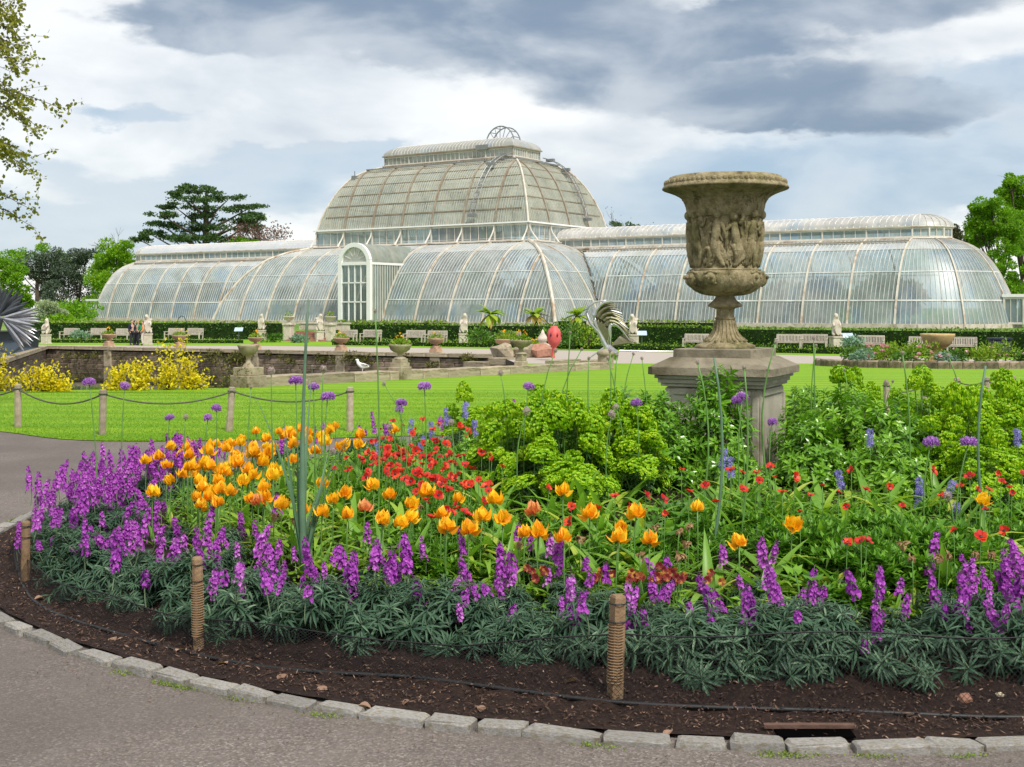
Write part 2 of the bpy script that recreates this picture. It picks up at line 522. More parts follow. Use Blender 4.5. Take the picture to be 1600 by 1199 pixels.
def sheet(name, poly, mat, zf, cuts=(), kind='structure', thick=0.):
    """a flat-lying polygon, cut along lines of constant Y so that it can follow zf"""
    bm = bmesh.new()
    vs = [bm.verts.new((x, y, 0)) for x, y in poly]
    f = bm.faces.new(vs)
    if f.normal.z < 0: f.normal_flip()
    for c in cuts:
        bmesh.ops.bisect_plane(bm, geom=bm.verts[:] + bm.edges[:] + bm.faces[:], plane_co=(0, c, 0), plane_no=(0, 1, 0))
    for v in bm.verts: v.co.z = zf(v.co.x, v.co.y)
    bm.normal_update()
    for f in bm.faces:
        if f.normal.z < 0: f.normal_flip()
    me = bpy.data.meshes.new(name); bm.to_mesh(me); bm.free()
    me.materials.append(mat)
    return link(name, me, None, kind)


def slope(y): return -.0226 * (min(y, 55) - 17) if y > 17 else 0.


LAWN_FRONT = [(-40, 30), (-14, 19.7), (-9, 17.8), (-7, 16.6), (-5.5, 15.5), (-3.5, 15.5), (-1, 16.1), (2, 16.9), (5, 17.5), (7, 18.7), (8.6, 20.4), (10.2, 22.5), (14, 27), (30, 40)]
POND_NEAR = [(-60, 30.5), (-30, 29), (-11.8, 28.2), (-7.0, 29.9), (1.0, 42.1)]
WALL = [(-24.6, 58.5), (-30.6, 79.8), (-.9, 65.1)]         # foot line of the terrace wall, pond side
sheet('path', [(-45, -25), (45, -25), (45, 50), (30, 41), (14, 28.5), (9, 23.5), (-20, 23.5), (-45, 27)], M['asphalt'], lambda x, y: slope(y) - .003, (17,))
def smooth(pts, n=6):
    p = np.array([pts[0]] + list(pts) + [pts[-1]], float); out = []
    for i in range(1, len(p) - 2):
        for t in np.arange(n) / n:
            a, b, c, d = p[i - 1], p[i], p[i + 1], p[i + 2]
            out.append(tuple(.5 * (2 * b + (c - a) * t + (2 * a - 5 * b + 4 * c - d) * t * t + (3 * b - a - 3 * c + d) * t ** 3)))
    return out + [tuple(p[-1])]
LAWN_FRONT = smooth(LAWN_FRONT)
sheet('lawn', LAWN_FRONT + [(60, 55), (.2, 55), (1.6, 44.2), (1.0, 42.3)] + POND_NEAR[:-1][::-1], M['lawn'], lambda x, y: slope(y) + .006, (17,))
# pond: banks, water, terrace
pond_line = POND_NEAR + [(1.6, 44.2), (.2, 55), (-.9, 65.1)]
mb = MB()
for a, b in zip(pond_line, pond_line[1:]):
    za, zb = slope(a[1]) + .014, slope(b[1]) + .014
    mb.add([(*a, -2.6), (*b, -2.6), (*b, zb), (*a, za)], np.array([(0, 1, 2, 3)]))
mb.build('bank', M['mortar'], kind='structure')
sheet('water', [(-90, 25), (6, 25), (6, 66), (-30, 82), (-90, 110)], M['water'], lambda x, y: -2.1)
sheet('terrace', [(-.9, 65.1), (.2, 55.01), (80, 55.01), (90, 130), (-130, 130), (-130, 100), (-60, 62), (-24.6, 58.5), (-30.6, 79.8)], M['gravel'],
      lambda x, y: -.86)
HEDGE = [(-60, 101), (-38, 98), (-17, 96), (-7, 92.5), (2, 88), (9, 84), (20.5, 77), (34, 69.5), (60, 56)]     # hedge line on the terrace
def hedge_y(x): return float(np.interp(x, [p[0] for p in HEDGE], [p[1] for p in HEDGE]))


def far_z(x, y):
    d = y - hedge_y(x)
    return -.85 + .85 * min(1, max(0, (d - 1.5) / 7))


gm = MB()
xs = np.array([-900, -400, -200, -120, -80, -60, -45, -30, -15, -5, 5, 15, 25, 35, 45, 60, 90, 150, 300, 900.])
ds = np.array([1.6, 3, 5, 8.6, 12, 30, 80, 200, 500, 1500.])
V = [(x, hedge_y(x) + d, far_z(x, hedge_y(x) + d)) for x in xs for d in ds]
k = len(ds)
gm.add(V, np.array([(i * k + j, (i + 1) * k + j, (i + 1) * k + j + 1, i * k + j + 1) for i in range(len(xs) - 1) for j in range(k - 1)]))
gm.build('ground', M['meadow'], kind='structure')
sheet('far_ground', [(-900, -300), (900, -300), (900, 1000), (-900, 1000)], M['meadow'], lambda x, y: -3.0)
# strips of grass on the terrace, in front of the benches
def tband(name, x0, x1, off0, off1, mat, z, n=14):
    xs = np.linspace(x0, x1, n)
    bm_ = MB()
    V = [(x, hedge_y(x) + o, z) for x in xs for o in (off0, off1)]
    bm_.add(V, np.array([(2 * i, 2 * i + 2, 2 * i + 3, 2 * i + 1) for i in range(n - 1)]))
    return bm_.build(name, mat, kind='structure')
tband('terrace_grass', -46, 50, -15.5, -.6, M['lawn'], -.852)

# ------------------------------------------------------------------ the round bed: soil, mulch, kerb
sm = MB()
nr, na = 70, 420
rs = np.linspace(0.02, 5.12, nr); an = np.arange(na) / na * 2 * np.pi
V = []
for r in rs:
    for a in an:
        rk = r * kerb_r(math.degrees(a)) / 5.2
        x, y = BC[0] + rk * math.cos(a), BC[1] + rk * math.sin(a)
        V.append((x, y, gz(x, y) + (rng.random() - .5) * (.03 if r < 4.9 else .010)))
sm.add(V, np.array([(i * na + j, i * na + (j + 1) % na, (i + 1) * na + (j + 1) % na, (i + 1) * na + j) for i in range(nr - 1) for j in range(na)]))
sm.build('soil', M['soil'], smooth=True, kind='structure')
N = 34000
a = np.radians(rng.uniform(160, 330, N)); r = np.where(rng.random(N) < .65, rng.uniform(4.15, 5.06, N), rng.uniform(4.6, 5.12, N))
r = r * np.array([kerb_r(q) for q in np.degrees(a)]) / 5.2
pos = np.stack([BC[0] + r * np.cos(a), BC[1] + r * np.sin(a), np.zeros(N)], 1)
pos[:, 2] = [gz(x, y) + .008 for x, y, _ in pos]
sc = np.stack([rng.uniform(.003, .011, N), .006 + .034 * rng.random(N) ** 2.2, rng.uniform(.006, .012, N)], 1)
mm = MB().inst(KITE, frames(sph(N, -18, 35), rng.uniform(-.7, .7, N)), pos, sc, var=rng.random(N) ** 2.6)
mm.build('mulch', M['mulch'], kind='stuff')
# kerb stones round the bed
kerb = thing('stone_kerb', 'low kerb of grey granite setts round the front of the flower bed', 'kerb', (BC[0], BC[1], 0))
KT = [cbox_t(.09, i, .05) for i in range(6)]
ang = 162.0; ki = 0
kmesh = [MB().inst(KT[i], np.eye(3)[None], np.zeros((1, 3)), 1.0).mesh('stone', M['kerb']) for i in range(6)]
while ang < 345:
    L = rng.uniform(.20, .31); d = math.degrees(L / 5.2); w = rng.uniform(.085, .105)
    c = R_(ang + d / 2); rr = kerb_r(ang + d / 2) + w / 2 - .06 + rng.uniform(-.012, .012)
    link('stone', kmesh[ki % 6], kerb, loc=(rr * math.cos(c), rr * math.sin(c), -.022 + rng.uniform(-.006, .006)),
         rot=(rng.uniform(-.03, .03), rng.uniform(-.05, .05), c + math.pi / 2 + rng.uniform(-.04, .04)), scale=(L - rng.uniform(.006, .018), w, .105))
    ang += d; ki += 1
# moss and grass tufts in the joints
N = 2600
ctr = np.radians(rng.uniform(165, 305, 34)); pick = rng.integers(0, 34, N)
a = ctr[pick] + rng.normal(0, .010, N); r = np.array([kerb_r(q) for q in np.degrees(a)]) + .065 + rng.normal(0, .016, N)
pos = np.stack([BC[0] + r * np.cos(a), BC[1] + r * np.sin(a), np.full(N, .0)], 1)
MB().inst(KITE, frames(sph(N, 20, 85), rng.uniform(0, 6, N)), pos, np.stack([np.full(N, .006), rng.uniform(.006, .018, N), np.full(N, .01)], 1)).build('moss', M['moss'], kind='stuff')
# grit, bark crumbs and bits of leaf that have strayed on to the path
N = 900
a = np.radians(rng.uniform(180, 305, N)); r = .11 + np.array([kerb_r(q) for q in np.degrees(a)]) + np.abs(rng.normal(0, .32, N)) * (rng.random(N) + .1)
pos = np.stack([BC[0] + r * np.cos(a), BC[1] + r * np.sin(a), np.full(N, .004)], 1)
MB().inst(KITE, frames(sph(N, -8, 20), rng.uniform(-.5, .5, N)), pos, np.stack([rng.uniform(.002, .008, N), rng.uniform(.004, .02, N), np.full(N, .006)], 1), var=.2 + .8 * rng.random(N)).build('path_litter', M['mulch'], kind='stuff')
# grass blades along the near part of the lawn
def in_poly(x, y, poly):
    poly = np.asarray(poly); ins = np.zeros(len(x), bool); j = len(poly) - 1
    for i in range(len(poly)):
        c = (poly[i, 1] > y) != (poly[j, 1] > y)
        xi = (poly[j, 0] - poly[i, 0]) * (y - poly[i, 1]) / (poly[j, 1] - poly[i, 1] + 1e-12) + poly[i, 0]
        ins ^= c & (x < xi); j = i
    return ins
N = 150000
y = 15.4 + 13 * rng.random(N) ** 1.6; x = (rng.uniform(-60, 1660, N) - 800) / 1900 * y
ok = in_poly(x, y, LAWN_FRONT + [(60, 60), (-60, 60)]) & ((x > -99))
x, y = x[ok], y[ok]; N = len(x)
z = np.where(y > 17, -.0226 * (y - 17), 0) + .004
bl = (np.array([(-.5, 0, 0), (.5, 0, 0), (0, 1, 0)], float), [np.array([(0, 1, 2)])])
MB().inst(bl, frames(sph(N, 35, 85), rng.uniform(0, 6, N)), np.stack([x, y, z], 1), np.stack([rng.uniform(.005, .010, N), rng.uniform(.018, .036, N), np.ones(N)], 1)).build('grass', M['grassblade'], kind='stuff')
# white daisies / clippings specks near the path edge are left to the grass itself

# ------------------------------------------------------------------ stakes, string, netting in the bed
def post_spec(name, h, r, mat, wraps=True, seed=0, square=False):
    rr = random.Random(seed)
    m1 = MB()
    k = 4 if square else 10
    prof = [(r * 1.02, -.12), (r * 1.02, h * .3), (r, h * .7), (r * .98, h - .01), (r * .8, h)]
    zs = np.array([p[1] for p in prof]); rad = np.array([p[0] for p in prof])
    tube(m1, np.stack([np.sin(zs * 3 + seed) * .004, np.cos(zs * 2 + seed) * .004, zs], 1), rad, k)
    parts = [('stake', m1.mesh('stake', mat), None)]
    if wraps:
        m2 = MB()
        for t in (.74, .92):
            a = np.linspace(0, 2 * math.pi, 14)
            tube(m2, np.stack([(r + .003) * np.cos(a), (r + .003) * np.sin(a), np.full(14, h * t)], 1), .003, 4)
        parts.append(('string', m2.mesh('string', M['black']), 'stuff'))
    return (name, 'post', parts)


def make_net(h, r):
    """ribbed plastic guard round the stake, below the string"""
    m = MB()
    a = np.linspace(0, 2 * math.pi, 14)
    for z in np.arange(.06, h * .72, .012):
        tube(m, np.stack([(r + .004) * np.cos(a), (r + .004) * np.sin(a), np.full(14, z)], 1), .0022, 3)
    return m.mesh('netting_wrap', M['guard'])
M['guard'] = plain('tan mesh guard', (.25, .16, .085), .8)
for i, (px, yt, yb, Y, sq, lab) in enumerate([(40, 815, 925, 7.45, False, 'round wooden stake at the left end of the bed beside the purple wallflowers'),
                                              (310, 870, 1012, 6.0, False, 'pale wooden stake wrapped in tan mesh below the orange tulips'),
                                              (960, 930, 1102, 5.2, True, 'squared wooden stake wrapped in tan mesh nearest the kerb')]):
    b = P(px, 700, Y); z0 = gz(b[0], b[1]); h = (HY - yt) / F * Y + EYE - z0
    sp = post_spec('wooden_stake', h, .0265 if not sq else .036, M['timber'], True, i, sq)
    if i: sp[2].append(('mesh_guard', make_net(h, .0265 if not sq else .031), 'stuff'))
    place(sp, (b[0], b[1], z0), rz=.6 + i, label=lab, group='wooden stakes at the edge of the bed', rot=(R_(1.2 * (i - 1)), R_((0.5, -1.5, 1.5)[i]), .78 + .2 * i))
# netting: strands of thin black line
m = MB()
a0, a1 = R_(196), R_(320); nc = 420; nrw = 12
aa = np.linspace(a0, a1, nc)
top = np.interp(np.degrees(aa), [196, 225, 250, 259, 266, 320], [.10, .12, .16, .27, .30, .29]) + .012 * np.sin(aa * 23)
G = np.zeros((nc, nrw, 3))
for j in range(nrw):
    t = j / (nrw - 1)
    rr = np.array([edge_r(math.degrees(q)) for q in aa]) + np.interp(np.degrees(aa), [196, 230, 263], [.08, .12, .22]) + .04 * (1 - t) + .012 * np.sin(aa * 31 + t * 3)
    G[:, j, 0] = BC[0] + rr * np.cos(aa); G[:, j, 1] = BC[1] + rr * np.sin(aa); G[:, j, 2] = .035 + top * t
wire = .0013
def strands(A, B, w, off):
    V = np.stack([A - off * w, B - off * w, B + off * w, A + off * w], 1).reshape(-1, 3)
    return V, np.arange(len(V)).reshape(-1, 4)
ex = np.array([1., 0, 0]); ez = np.array([0, 0, 1.])
A, B = G[:-1, :-1].reshape(-1, 3), G[1:, 1:].reshape(-1, 3); m.add(*strands(A, B, wire, ez))
A, B = G[1:, :-1].reshape(-1, 3), G[:-1, 1:].reshape(-1, 3); m.add(*strands(A, B, wire, ez))
net = thing('plant_netting', 'fine black plastic netting strung along the foot of the wallflowers', 'netting', (BC[0], BC[1], 0))
m.build('mesh', M['black'], net, kind='stuff')
m = MB(); tube(m, G[:, -1], .0035, 5); m.build('top_cord', M['black'], net, True)
hose = MB()
aa = np.linspace(R_(176), R_(325), 150); rr = np.array([edge_r(math.degrees(q)) for q in aa]) + np.interp(np.degrees(aa), [176, 200, 230, 263], [.08, .10, .20, .29]) + .03 * np.sin(aa * 5 + 1) + .02 * np.sin(aa * 17)
hp = np.stack([BC[0] + rr * np.cos(aa), BC[1] + rr * np.sin(aa), [gz(BC[0] + r_ * math.cos(q), BC[1] + r_ * math.sin(q)) + .018 for r_, q in zip(rr, aa)]], 1)
hp[:, 2] -= .016; tube(hose, hp, .010, 8)
tag(hose.build('hose', M['black'], smooth=True), 'black irrigation hose curving over the dark mulch', 'hose')
# slot drain, terracotta shard, dead leaves
dp = onz(1272, 1146, .02)
M['bark_board'] = roughmat('wet brown board', (.075, .042, .03), (.14, .08, .06), 12, .8, .4)
dr = thing('drain', 'narrow rectangular drain opening edged by a brown board in the mulch', 'drain', dp)
m = MB(); box(m, dp + np.array([-.01, .04, .016]), (.36, .028, .016)); m.build('board', M['bark_board'], dr)
m = MB(); box(m, dp + np.array([0, -.012, .003]), (.30, .085, .006), T=UNIT); m.build('opening', plain('black drain shade', (.002, .002, .002), 1., 0.), dr)  # flat black plate, no hole: the shade of the slot is its colour
tp = onz(1508, 1098, .03)
m = MB(); m.inst(cbox_t(.2, 5, .06), np.array(Matrix.Rotation(.5, 3, 'Z') @ Matrix.Rotation(.6, 3, 'X'))[None], tp[None] + [[0, 0, .01]], np.array([[.055, .05, .05]]))
tag(m.build('clay_shard', M['brick']), 'reddish brown piece of broken clay pot lying under the foliage', 'shard')
tp = onz(1562, 1092, .03)
m = MB(); m.inst(cbox_t(.2, 6, .06), np.eye(3)[None], tp[None] + [[0, 0, .01]], np.array([[.035, .03, .03]]))
tag(m.build('stone_pebble', M['oldstone']), 'small pale pebble to the right of the broken clay pot', 'pebble')
dl = leaf_t(.75, 5, .9, .35, .9)
dlm = [MB().inst(leaf_t(.75, 5, d, f, .9), np.eye(3)[None], np.zeros((1, 3)), 1.0).mesh('dead_leaf', M['deadleaf']) for d, f in ((.9, .35), (1.6, .1), (.4, .6))]
dead = []
for i, (px, py) in enumerate([(355, 1026), (438, 1042), (132, 928), (275, 1007), (500, 1060), (68, 925), (180, 985), (640, 1082), (905, 1065), (1050, 1128), (745, 1092), (560, 1090), (1430, 1140), (120, 980)]):
    p = onz(px, py, .06)
    o = link('dead_leaf', dlm[i % 3], None, loc=(p[0], p[1], gz(p[0], p[1]) + .012), rot=(rng.uniform(-.3, .3), rng.uniform(-.3, .3), rng.uniform(0, 6.28)), scale=rng.uniform(.045, .075))
    tag(o, '', 'leaf', 'dead leaves on the mulch'); dead.append(o)

number(dead, 'curled brown dead leaf lying on the dark mulch, {} from the left')
# ------------------------------------------------------------------ posts and rope along the lawn
def lawn_posts(lst, side, h, fmt, grp):
    pts = []; objs = []
    for i, (px, Y, lean) in enumerate(lst):
        b = P(px, 600, Y); z0 = slope(Y) + .01
        sp = ('rope_post', 'post', [])
        m1 = MB(); tube(m1, [(0, 0, -.1), (0, 0, h * .5), (0, 0, h - .015), (0, 0, h)], [.048, .047, .046, .036], 10)
        sp[2].append(('post_shaft', m1.mesh('post_shaft', M['oldtimber']), None))
        m2 = MB(); a = np.linspace(0, 2 * math.pi, 14)
        tube(m2, np.stack([.05 * np.cos(a), .05 * np.sin(a), np.full(14, h * .9)], 1), .012, 5)
        sp[2].append(('rope_loop', m2.mesh('rope_loop', M['rope']), None))
        o = place(sp, (b[0], b[1], z0), label='', group=grp, rot=(0, R_(lean), .3 * i)); objs.append(o)
        pts.append(np.array([b[0] + math.sin(R_(lean)) * h * .9, b[1], z0 + h * .9]))
    number(objs, fmt)
    ropes = []
    for p, q in zip(pts, pts[1:]):
        t = np.linspace(0, 1, 16)[:, None]
        c = p + (q - p) * t; c[:, 2] -= .17 * (np.linalg.norm(q - p) / 1.9) * 4 * (t * (1 - t))[:, 0]
        mid = (p + q) / 2
        m = MB(); tube(m, c - mid, .012, 6)
        o = m.build('rope', M['rope']); o.location = mid
        ropes.append(tag(o, '', 'rope', 'ropes ' + side))
    number(ropes, 'sagging rope, {} from the left, ' + side)
lawn_posts([(-75, 17.8, 0), (28, 17.2, 0), (160, 16.1, 1), (358, 16.6, 5), (547, 16.6, 0)], 'along the left front of the lawn', .60, '{} weathered wooden rope post from the left on the near edge of the lawn', 'rope posts at the left front of the lawn')
lawn_posts([(1385, 18.2, 0), (1443, 19.2, 0), (1495, 19.9, 0), (1541, 20.3, 0), (1582, 20.9, 0), (1632, 21.8, 0)], 'behind the shrubs', .60, '{} wooden rope post from the stone plinth behind the shrubs', 'rope posts behind the shrubs')
# ------------------------------------------------------------------ the great glasshouse
def mat_glass(name, tint, milk, mix_t, dirt, blue=(.24, .33, .42), gloss=.6, rough=.4):
    """old glazing: partly clear, partly milky with lime and algae, with a dull sheen"""
    m, g = new_mat(name)
    co = coords(g)
    mp = g.n('ShaderNodeMapping'); m.node_tree.links.new(co, mp.inputs[0]); mp.inputs['Scale'].default_value = (1, 1, .3)
    n1, _ = g.noise(mp.outputs[0], 1.1, 6, .65); n2, _ = g.noise(co, .20, 5, .65); n3, _ = g.noise(mp.outputs[0], 6, 4, .7); n4, _ = g.noise(mp.outputs[0], .33, 6, .7)
    oi = g.n('ShaderNodeObjectInfo')
    c = g.mix(g.range(n2, .42, .62, 0, 1), (*milk, 1), (*dirt, 1))
    c = g.mix(g.range(n4, .48, .64, 0, .8), c, (*blue, 1))
    c = g.mix(g.math('MULTIPLY', oi.outputs['Random'], .35), c, (*[q * 1.15 for q in milk], 1))
    d = bsdf(g, c, .6, .3)
    t = g.n('ShaderNodeBsdfTransparent'); t.inputs[0].default_value = (*tint, 1)
    gl = g.n('ShaderNodeBsdfGlossy'); gl.inputs['Roughness'].default_value = rough; gl.inputs[0].default_value = (.9, .93, .95, 1)
    fac = g.math('ADD', g.math('MULTIPLY_ADD', n1, .8, mix_t - .4), g.math('ADD', g.math('MULTIPLY_ADD', n3, .4, -.2), g.math('MULTIPLY_ADD', oi.outputs['Random'], .2, -.1)), clamp=True)
    a = g.n('ShaderNodeMixShader'); g.put(a.inputs[0], fac)
    m.node_tree.links.new(d, a.inputs[1]); m.node_tree.links.new(t.outputs[0], a.inputs[2])
    fr = g.n('ShaderNodeFresnel'); fr.inputs[0].default_value = 1.5
    b = g.n('ShaderNodeMixShader'); g.put(b.inputs[0], g.math('MULTIPLY_ADD', fr.outputs[0], gloss, .03, clamp=True))
    m.node_tree.links.new(a.outputs[0], b.inputs[1]); m.node_tree.links.new(gl.outputs[0], b.inputs[2])
    return finish(m, g, b.outputs[0])


M['glass'] = mat_glass('lower glazing', (.74, .88, .92), (.42, .455, .435), .52, (.27, .34, .29), blue=(.20, .33, .45))
M['topglass'] = mat_glass('upper glazing with painted sky light', (.80, .88, .90), (.52, .525, .50), .24, (.40, .43, .39), blue=(.34, .41, .46))  # sky light on the upper panes is put into this paler colour
M['domeglass'] = mat_glass('dome glazing', (.85, .88, .78), (.455, .46, .39), .44, (.32, .345, .29), blue=(.26, .33, .31))
M['dpurlin'] = plain('rusty dome purlins', (.20, .17, .12), .6, .3, amount=.25, scale=.8)
M['bar'] = plain('grey glazing bars', (.53, .54, .52), .5, .4, amount=.2, scale=.6)
M['dbar'] = plain('dull dome bars', (.45, .435, .35), .5, .4, amount=.2, scale=.6)
M['iron'] = plain('white painted iron', (.66, .62, .55), .5, .4, amount=.14, scale=1.2)
M['rib'] = roughmat('stained cream iron', (.48, .43, .35), (.66, .62, .54), 1.5, .55, .15, c3=(.40, .28, .19), scale3=.9)
M['domerib'] = roughmat('stained brown iron', (.22, .18, .13), (.36, .31, .24), 1.5, .55, .15, c3=(.26, .18, .12), scale3=.9)
M['white'] = plain('fresh white paint', (.82, .82, .80), .4, .4, amount=.04)
M['steel'] = plain('galvanised steel', (.24, .25, .25), .45, .5, .4)
M['indoor'] = leafmat('plants indoors', [(0, (.012, .035, .012)), (.6, (.03, .085, .02)), (1, (.07, .15, .03))], .5, .2)

house = thing('glasshouse', 'huge Victorian iron and glass palm house with a domed centre and curved wings', 'glasshouse', (-5.5, 130.75, 0), rz=-R_(33.4), scale=1.018)
PF = np.array([(0, 0), (.02, .07), (.04, .13), (.09, .25), (.165, .395), (.26, .545), (.33, .64), (.44, .755), (.55, .84), (.73, .927), (1, 1)])
def prof(f): return np.interp(f, PF[:, 0], PF[:, 1])
BAY = 3.81


def straight(O, e, n, D, H, z0, off=0.):
    O, e, n = (np.array(q, float) for q in (O, e, n))
    def pt(t, s, lift=0.):
        t = np.asarray(t, float)[..., None]; s_ = np.asarray(s, float)
        ds = .02 * D
        dz = (prof(np.clip(s_ / D + .01, 0, 1)) - prof(np.clip(s_ / D - .01, 0, 1))) * H
        nl = np.sqrt(ds ** 2 + dz ** 2)
        h = s_ - lift * dz / nl; z = z0 + H * prof(s_ / D) + lift * ds / nl
        p = O + e * t + n * h[..., None]
        p[..., 2] = z
        return p
    return pt


def polar(O, R, D, H, z0):
    O = np.array(O, float)
    def pt(t, s, lift=0.):
        t = np.asarray(t, float); s_ = np.asarray(s, float)
        ds = .02 * D
        dz = (prof(np.clip(s_ / D + .01, 0, 1)) - prof(np.clip(s_ / D - .01, 0, 1))) * H
        nl = np.sqrt(ds ** 2 + dz ** 2)
        r = R - s_ + lift * dz / nl
        return np.stack([O[0] + r * np.cos(t), O[1] + r * np.sin(t), z0 + H * prof(s_ / D) + lift * ds / nl], -1)
    return pt


def roofgen(pt, bays, D, smax, smin=None, rows=(0, .12, .36, .66, 1), barstep=.36, glass='glass', rib='rib', ribw=.145, ends=True, barw=.034, per=1.0, ribsmax=None):
    smin = smin or (lambda t: 0.)
    for b0, b1 in zip(bays, bays[1:]):
        for r0, r1 in zip(rows, rows[1:]):
            nt_, ns = 7, 4
            T = np.linspace(b0, b1, nt_); Sg = np.zeros((nt_, ns + 1)); ok = False
            for i, t in enumerate(T):
                lo, hi = min(max(r0 * D, smin(t)), r1 * D), max(min(r1 * D, smax(t)), 0)
                lo = min(lo, smax(t)); hi = max(hi, lo)
                hi = min(hi, r1 * D) if hi > lo else lo
                Sg[i] = np.linspace(lo, hi, ns + 1); ok |= hi - lo > .08
            if not ok: continue
            V = pt(np.repeat(T[:, None], ns + 1, 1), Sg)
            q = [(i * (ns + 1) + j, (i + 1) * (ns + 1) + j, (i + 1) * (ns + 1) + j + 1, i * (ns + 1) + j + 1) for i in range(nt_ - 1) for j in range(ns)]
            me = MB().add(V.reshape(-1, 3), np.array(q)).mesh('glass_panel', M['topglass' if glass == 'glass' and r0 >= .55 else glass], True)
            link('glass_panel', me, house)
    # glazing bars of every bay, too fine to pick apart
    m = MB(); any_ = False
    for b0, b1 in zip(bays, bays[1:]):
        nb = max(2, int(round((b1 - b0) * per / barstep)))
        for t in np.linspace(b0, b1, nb + 1)[1:-1]:
            lo, hi = smin(t), smax(t)
            if hi - lo < .4: continue
            s = np.linspace(lo, hi, 10)
            tt = np.full(10, t); w = barw / per
            A = pt(tt - w / 2, s, .05); B = pt(tt + w / 2, s, .05); C = pt(tt - w / 2, s, -.02); E = pt(tt + w / 2, s, -.02)
            V = np.stack([C, A, B, E], 1).reshape(-1, 3)
            q = [(i * 4 + j, i * 4 + j + 1, i * 4 + 5 + j, i * 4 + 4 + j) for i in range(9) for j in range(3)]
            m.add(V, np.array(q)); any_ = True
    if any_: link('glazing_bars', m.mesh('glazing_bars', M['bar'] if rib == 'rib' else M['dbar']), house, 'stuff')
    # main ribs
    for t in bays if ends else bays[1:-1]:
        lo, hi = smin(t), (ribsmax or smax)(t)
        if hi - lo < .5: continue
        s = np.linspace(lo, hi, 14); tt = np.full(14, t); w = ribw / per
        A = pt(tt - w / 2, s, .13); B = pt(tt + w / 2, s, .13); C = pt(tt - w / 2, s, -.05); E = pt(tt + w / 2, s, -.05)
        V = np.stack([C, A, B, E], 1).reshape(-1, 3)
        q = [(i * 4 + j, i * 4 + (j + 1) % 4, i * 4 + 4 + (j + 1) % 4, i * 4 + 4 + j) for i in range(13) for j in range(4)]
        link('rib', MB().add(V, np.array(q)).mesh('rib', M[rib]), house)
    # horizontal bars
    for r0 in rows[1:-1]:
        T = [t for b0, b1 in zip(bays, bays[1:]) for t in np.linspace(b0, b1, 5)]
        T = [t for t in T if smin(t) <= r0 * D <= smax(t)]
        if len(T) < 3: continue
        T = np.array(T); s = np.full(len(T), r0 * D)
        A = pt(T, s - .02, .05); B = pt(T, s + .02, .05); C = pt(T, s - .03, -.02); E = pt(T, s + .03, -.02)
        V = np.stack([C, A, B, E], 1).reshape(-1, 3)
        q = [(i * 4 + j, i * 4 + j + 1, i * 4 + 5 + j, i * 4 + 4 + j) for i in range(len(T) - 1) for j in range(3)]
        link('purlin', MB().add(V, np.array(q)).mesh('purlin', M['bar'] if rib == 'rib' else M['dpurlin']), house)


def hip(O, d, D, H, z0, mat='rib', w=.26):
    """the rib along a mitre: from corner O inward along d (both axes by s)"""
    s = np.linspace(0, D, 16)
    pts = np.stack([O[0] + d[0] * s, O[1] + d[1] * s, z0 + H * prof(s / D) + .06], 1)
    m = MB(); tube(m, pts, w / 2, 6); link('hip_rib', m.mesh('hip_rib', M[mat]), house)


LA, HA = 7.62, 7.65          # aisle depth and height
UH, VH = 13.335, 7.62        # half sizes of the upper storey
rows = (0, .10, .30, .60, 1)
# aisle, long sides (front and back); door bay left open at the front
for sgn in (-1, 1):
    pt = straight((0, sgn * (VH + LA), 0), (1, 0, 0), (0, -sgn, 0), LA, HA, .3)
    L = UH + LA
    lim = lambda t, L=L: max(0, min(LA, L - abs(t)))
    bays = [-L + BAY * i for i in range(12)]
    if sgn < 0:
        i0 = 5
        roofgen(pt, bays[:i0 + 1], LA, lim, rows=rows); roofgen(pt, bays[i0 + 1:], LA, lim, rows=rows)
        roofgen(pt, bays[i0:i0 + 2], LA, lim, smin=lambda t: 3.4, rows=(.44, .72, 1), ends=False)
    else:
        roofgen(pt, bays, LA, lim, rows=(0, .3, 1), barstep=.8)
# aisle, the short returns down to the wings
for su in (-1, 1):
    for sv in (-1, 1):
        pt = straight((su * (UH + LA), 0, 0), (0, 1, 0), (-su, 0, 0), LA, HA, .3)
        if sv < 0: bays = [-(VH + LA), -(VH + LA) + BAY, -VH, -VH + BAY, -VH + LA]
        else: bays = [VH - LA, VH - BAY, VH, VH + BAY, VH + LA]
        lim = lambda t: max(0, min(LA, VH + LA - abs(t)))
        smn = lambda t: max(0, VH - abs(t))
        roofgen(pt, bays, LA, lim, smn, rows=rows if sv < 0 else (0, .3, 1), ribsmax=lim)
        hip((su * (UH + LA), sv * (VH + LA)), (-su, -sv), LA, HA, .3, w=.34)
        s = np.linspace(0, 5.3, 12)
        m = MB(); tube(m, np.stack([su * (UH + LA - s), sv * (VH - s), .36 + HA * prof(s / LA)], 1), .10, 6); link('valley_rib', m.mesh('valley_rib', M['domerib']), house)
# upper dome
DU, HU = 5.1, 7.0
for sgn in (-1, 1):
    pt = straight((0, sgn * VH, 0), (1, 0, 0), (0, -sgn, 0), DU, HU, 9.7)
    roofgen(pt, [-UH + BAY * i for i in range(8)], DU, lambda t: max(0, min(DU, UH - abs(t))), rows=(0, .07, .15, .25, .37, .51, .67, .84, 1), glass='domeglass', rib='domerib', barstep=.3)
    pt = straight((sgn * UH, 0, 0), (0, 1, 0), (-sgn, 0, 0), DU, HU, 9.7)
    roofgen(pt, [-VH + BAY * i for i in range(5)], DU, lambda t: max(0, min(DU, VH - abs(t))), rows=(0, .07, .15, .25, .37, .51, .67, .84, 1), glass='domeglass', rib='domerib', barstep=.3)
for su in (-1, 1):
    for sv in (-1, 1): hip((su * UH, sv * VH), (-su, -sv), DU, HU, 9.7, 'rib', .22)
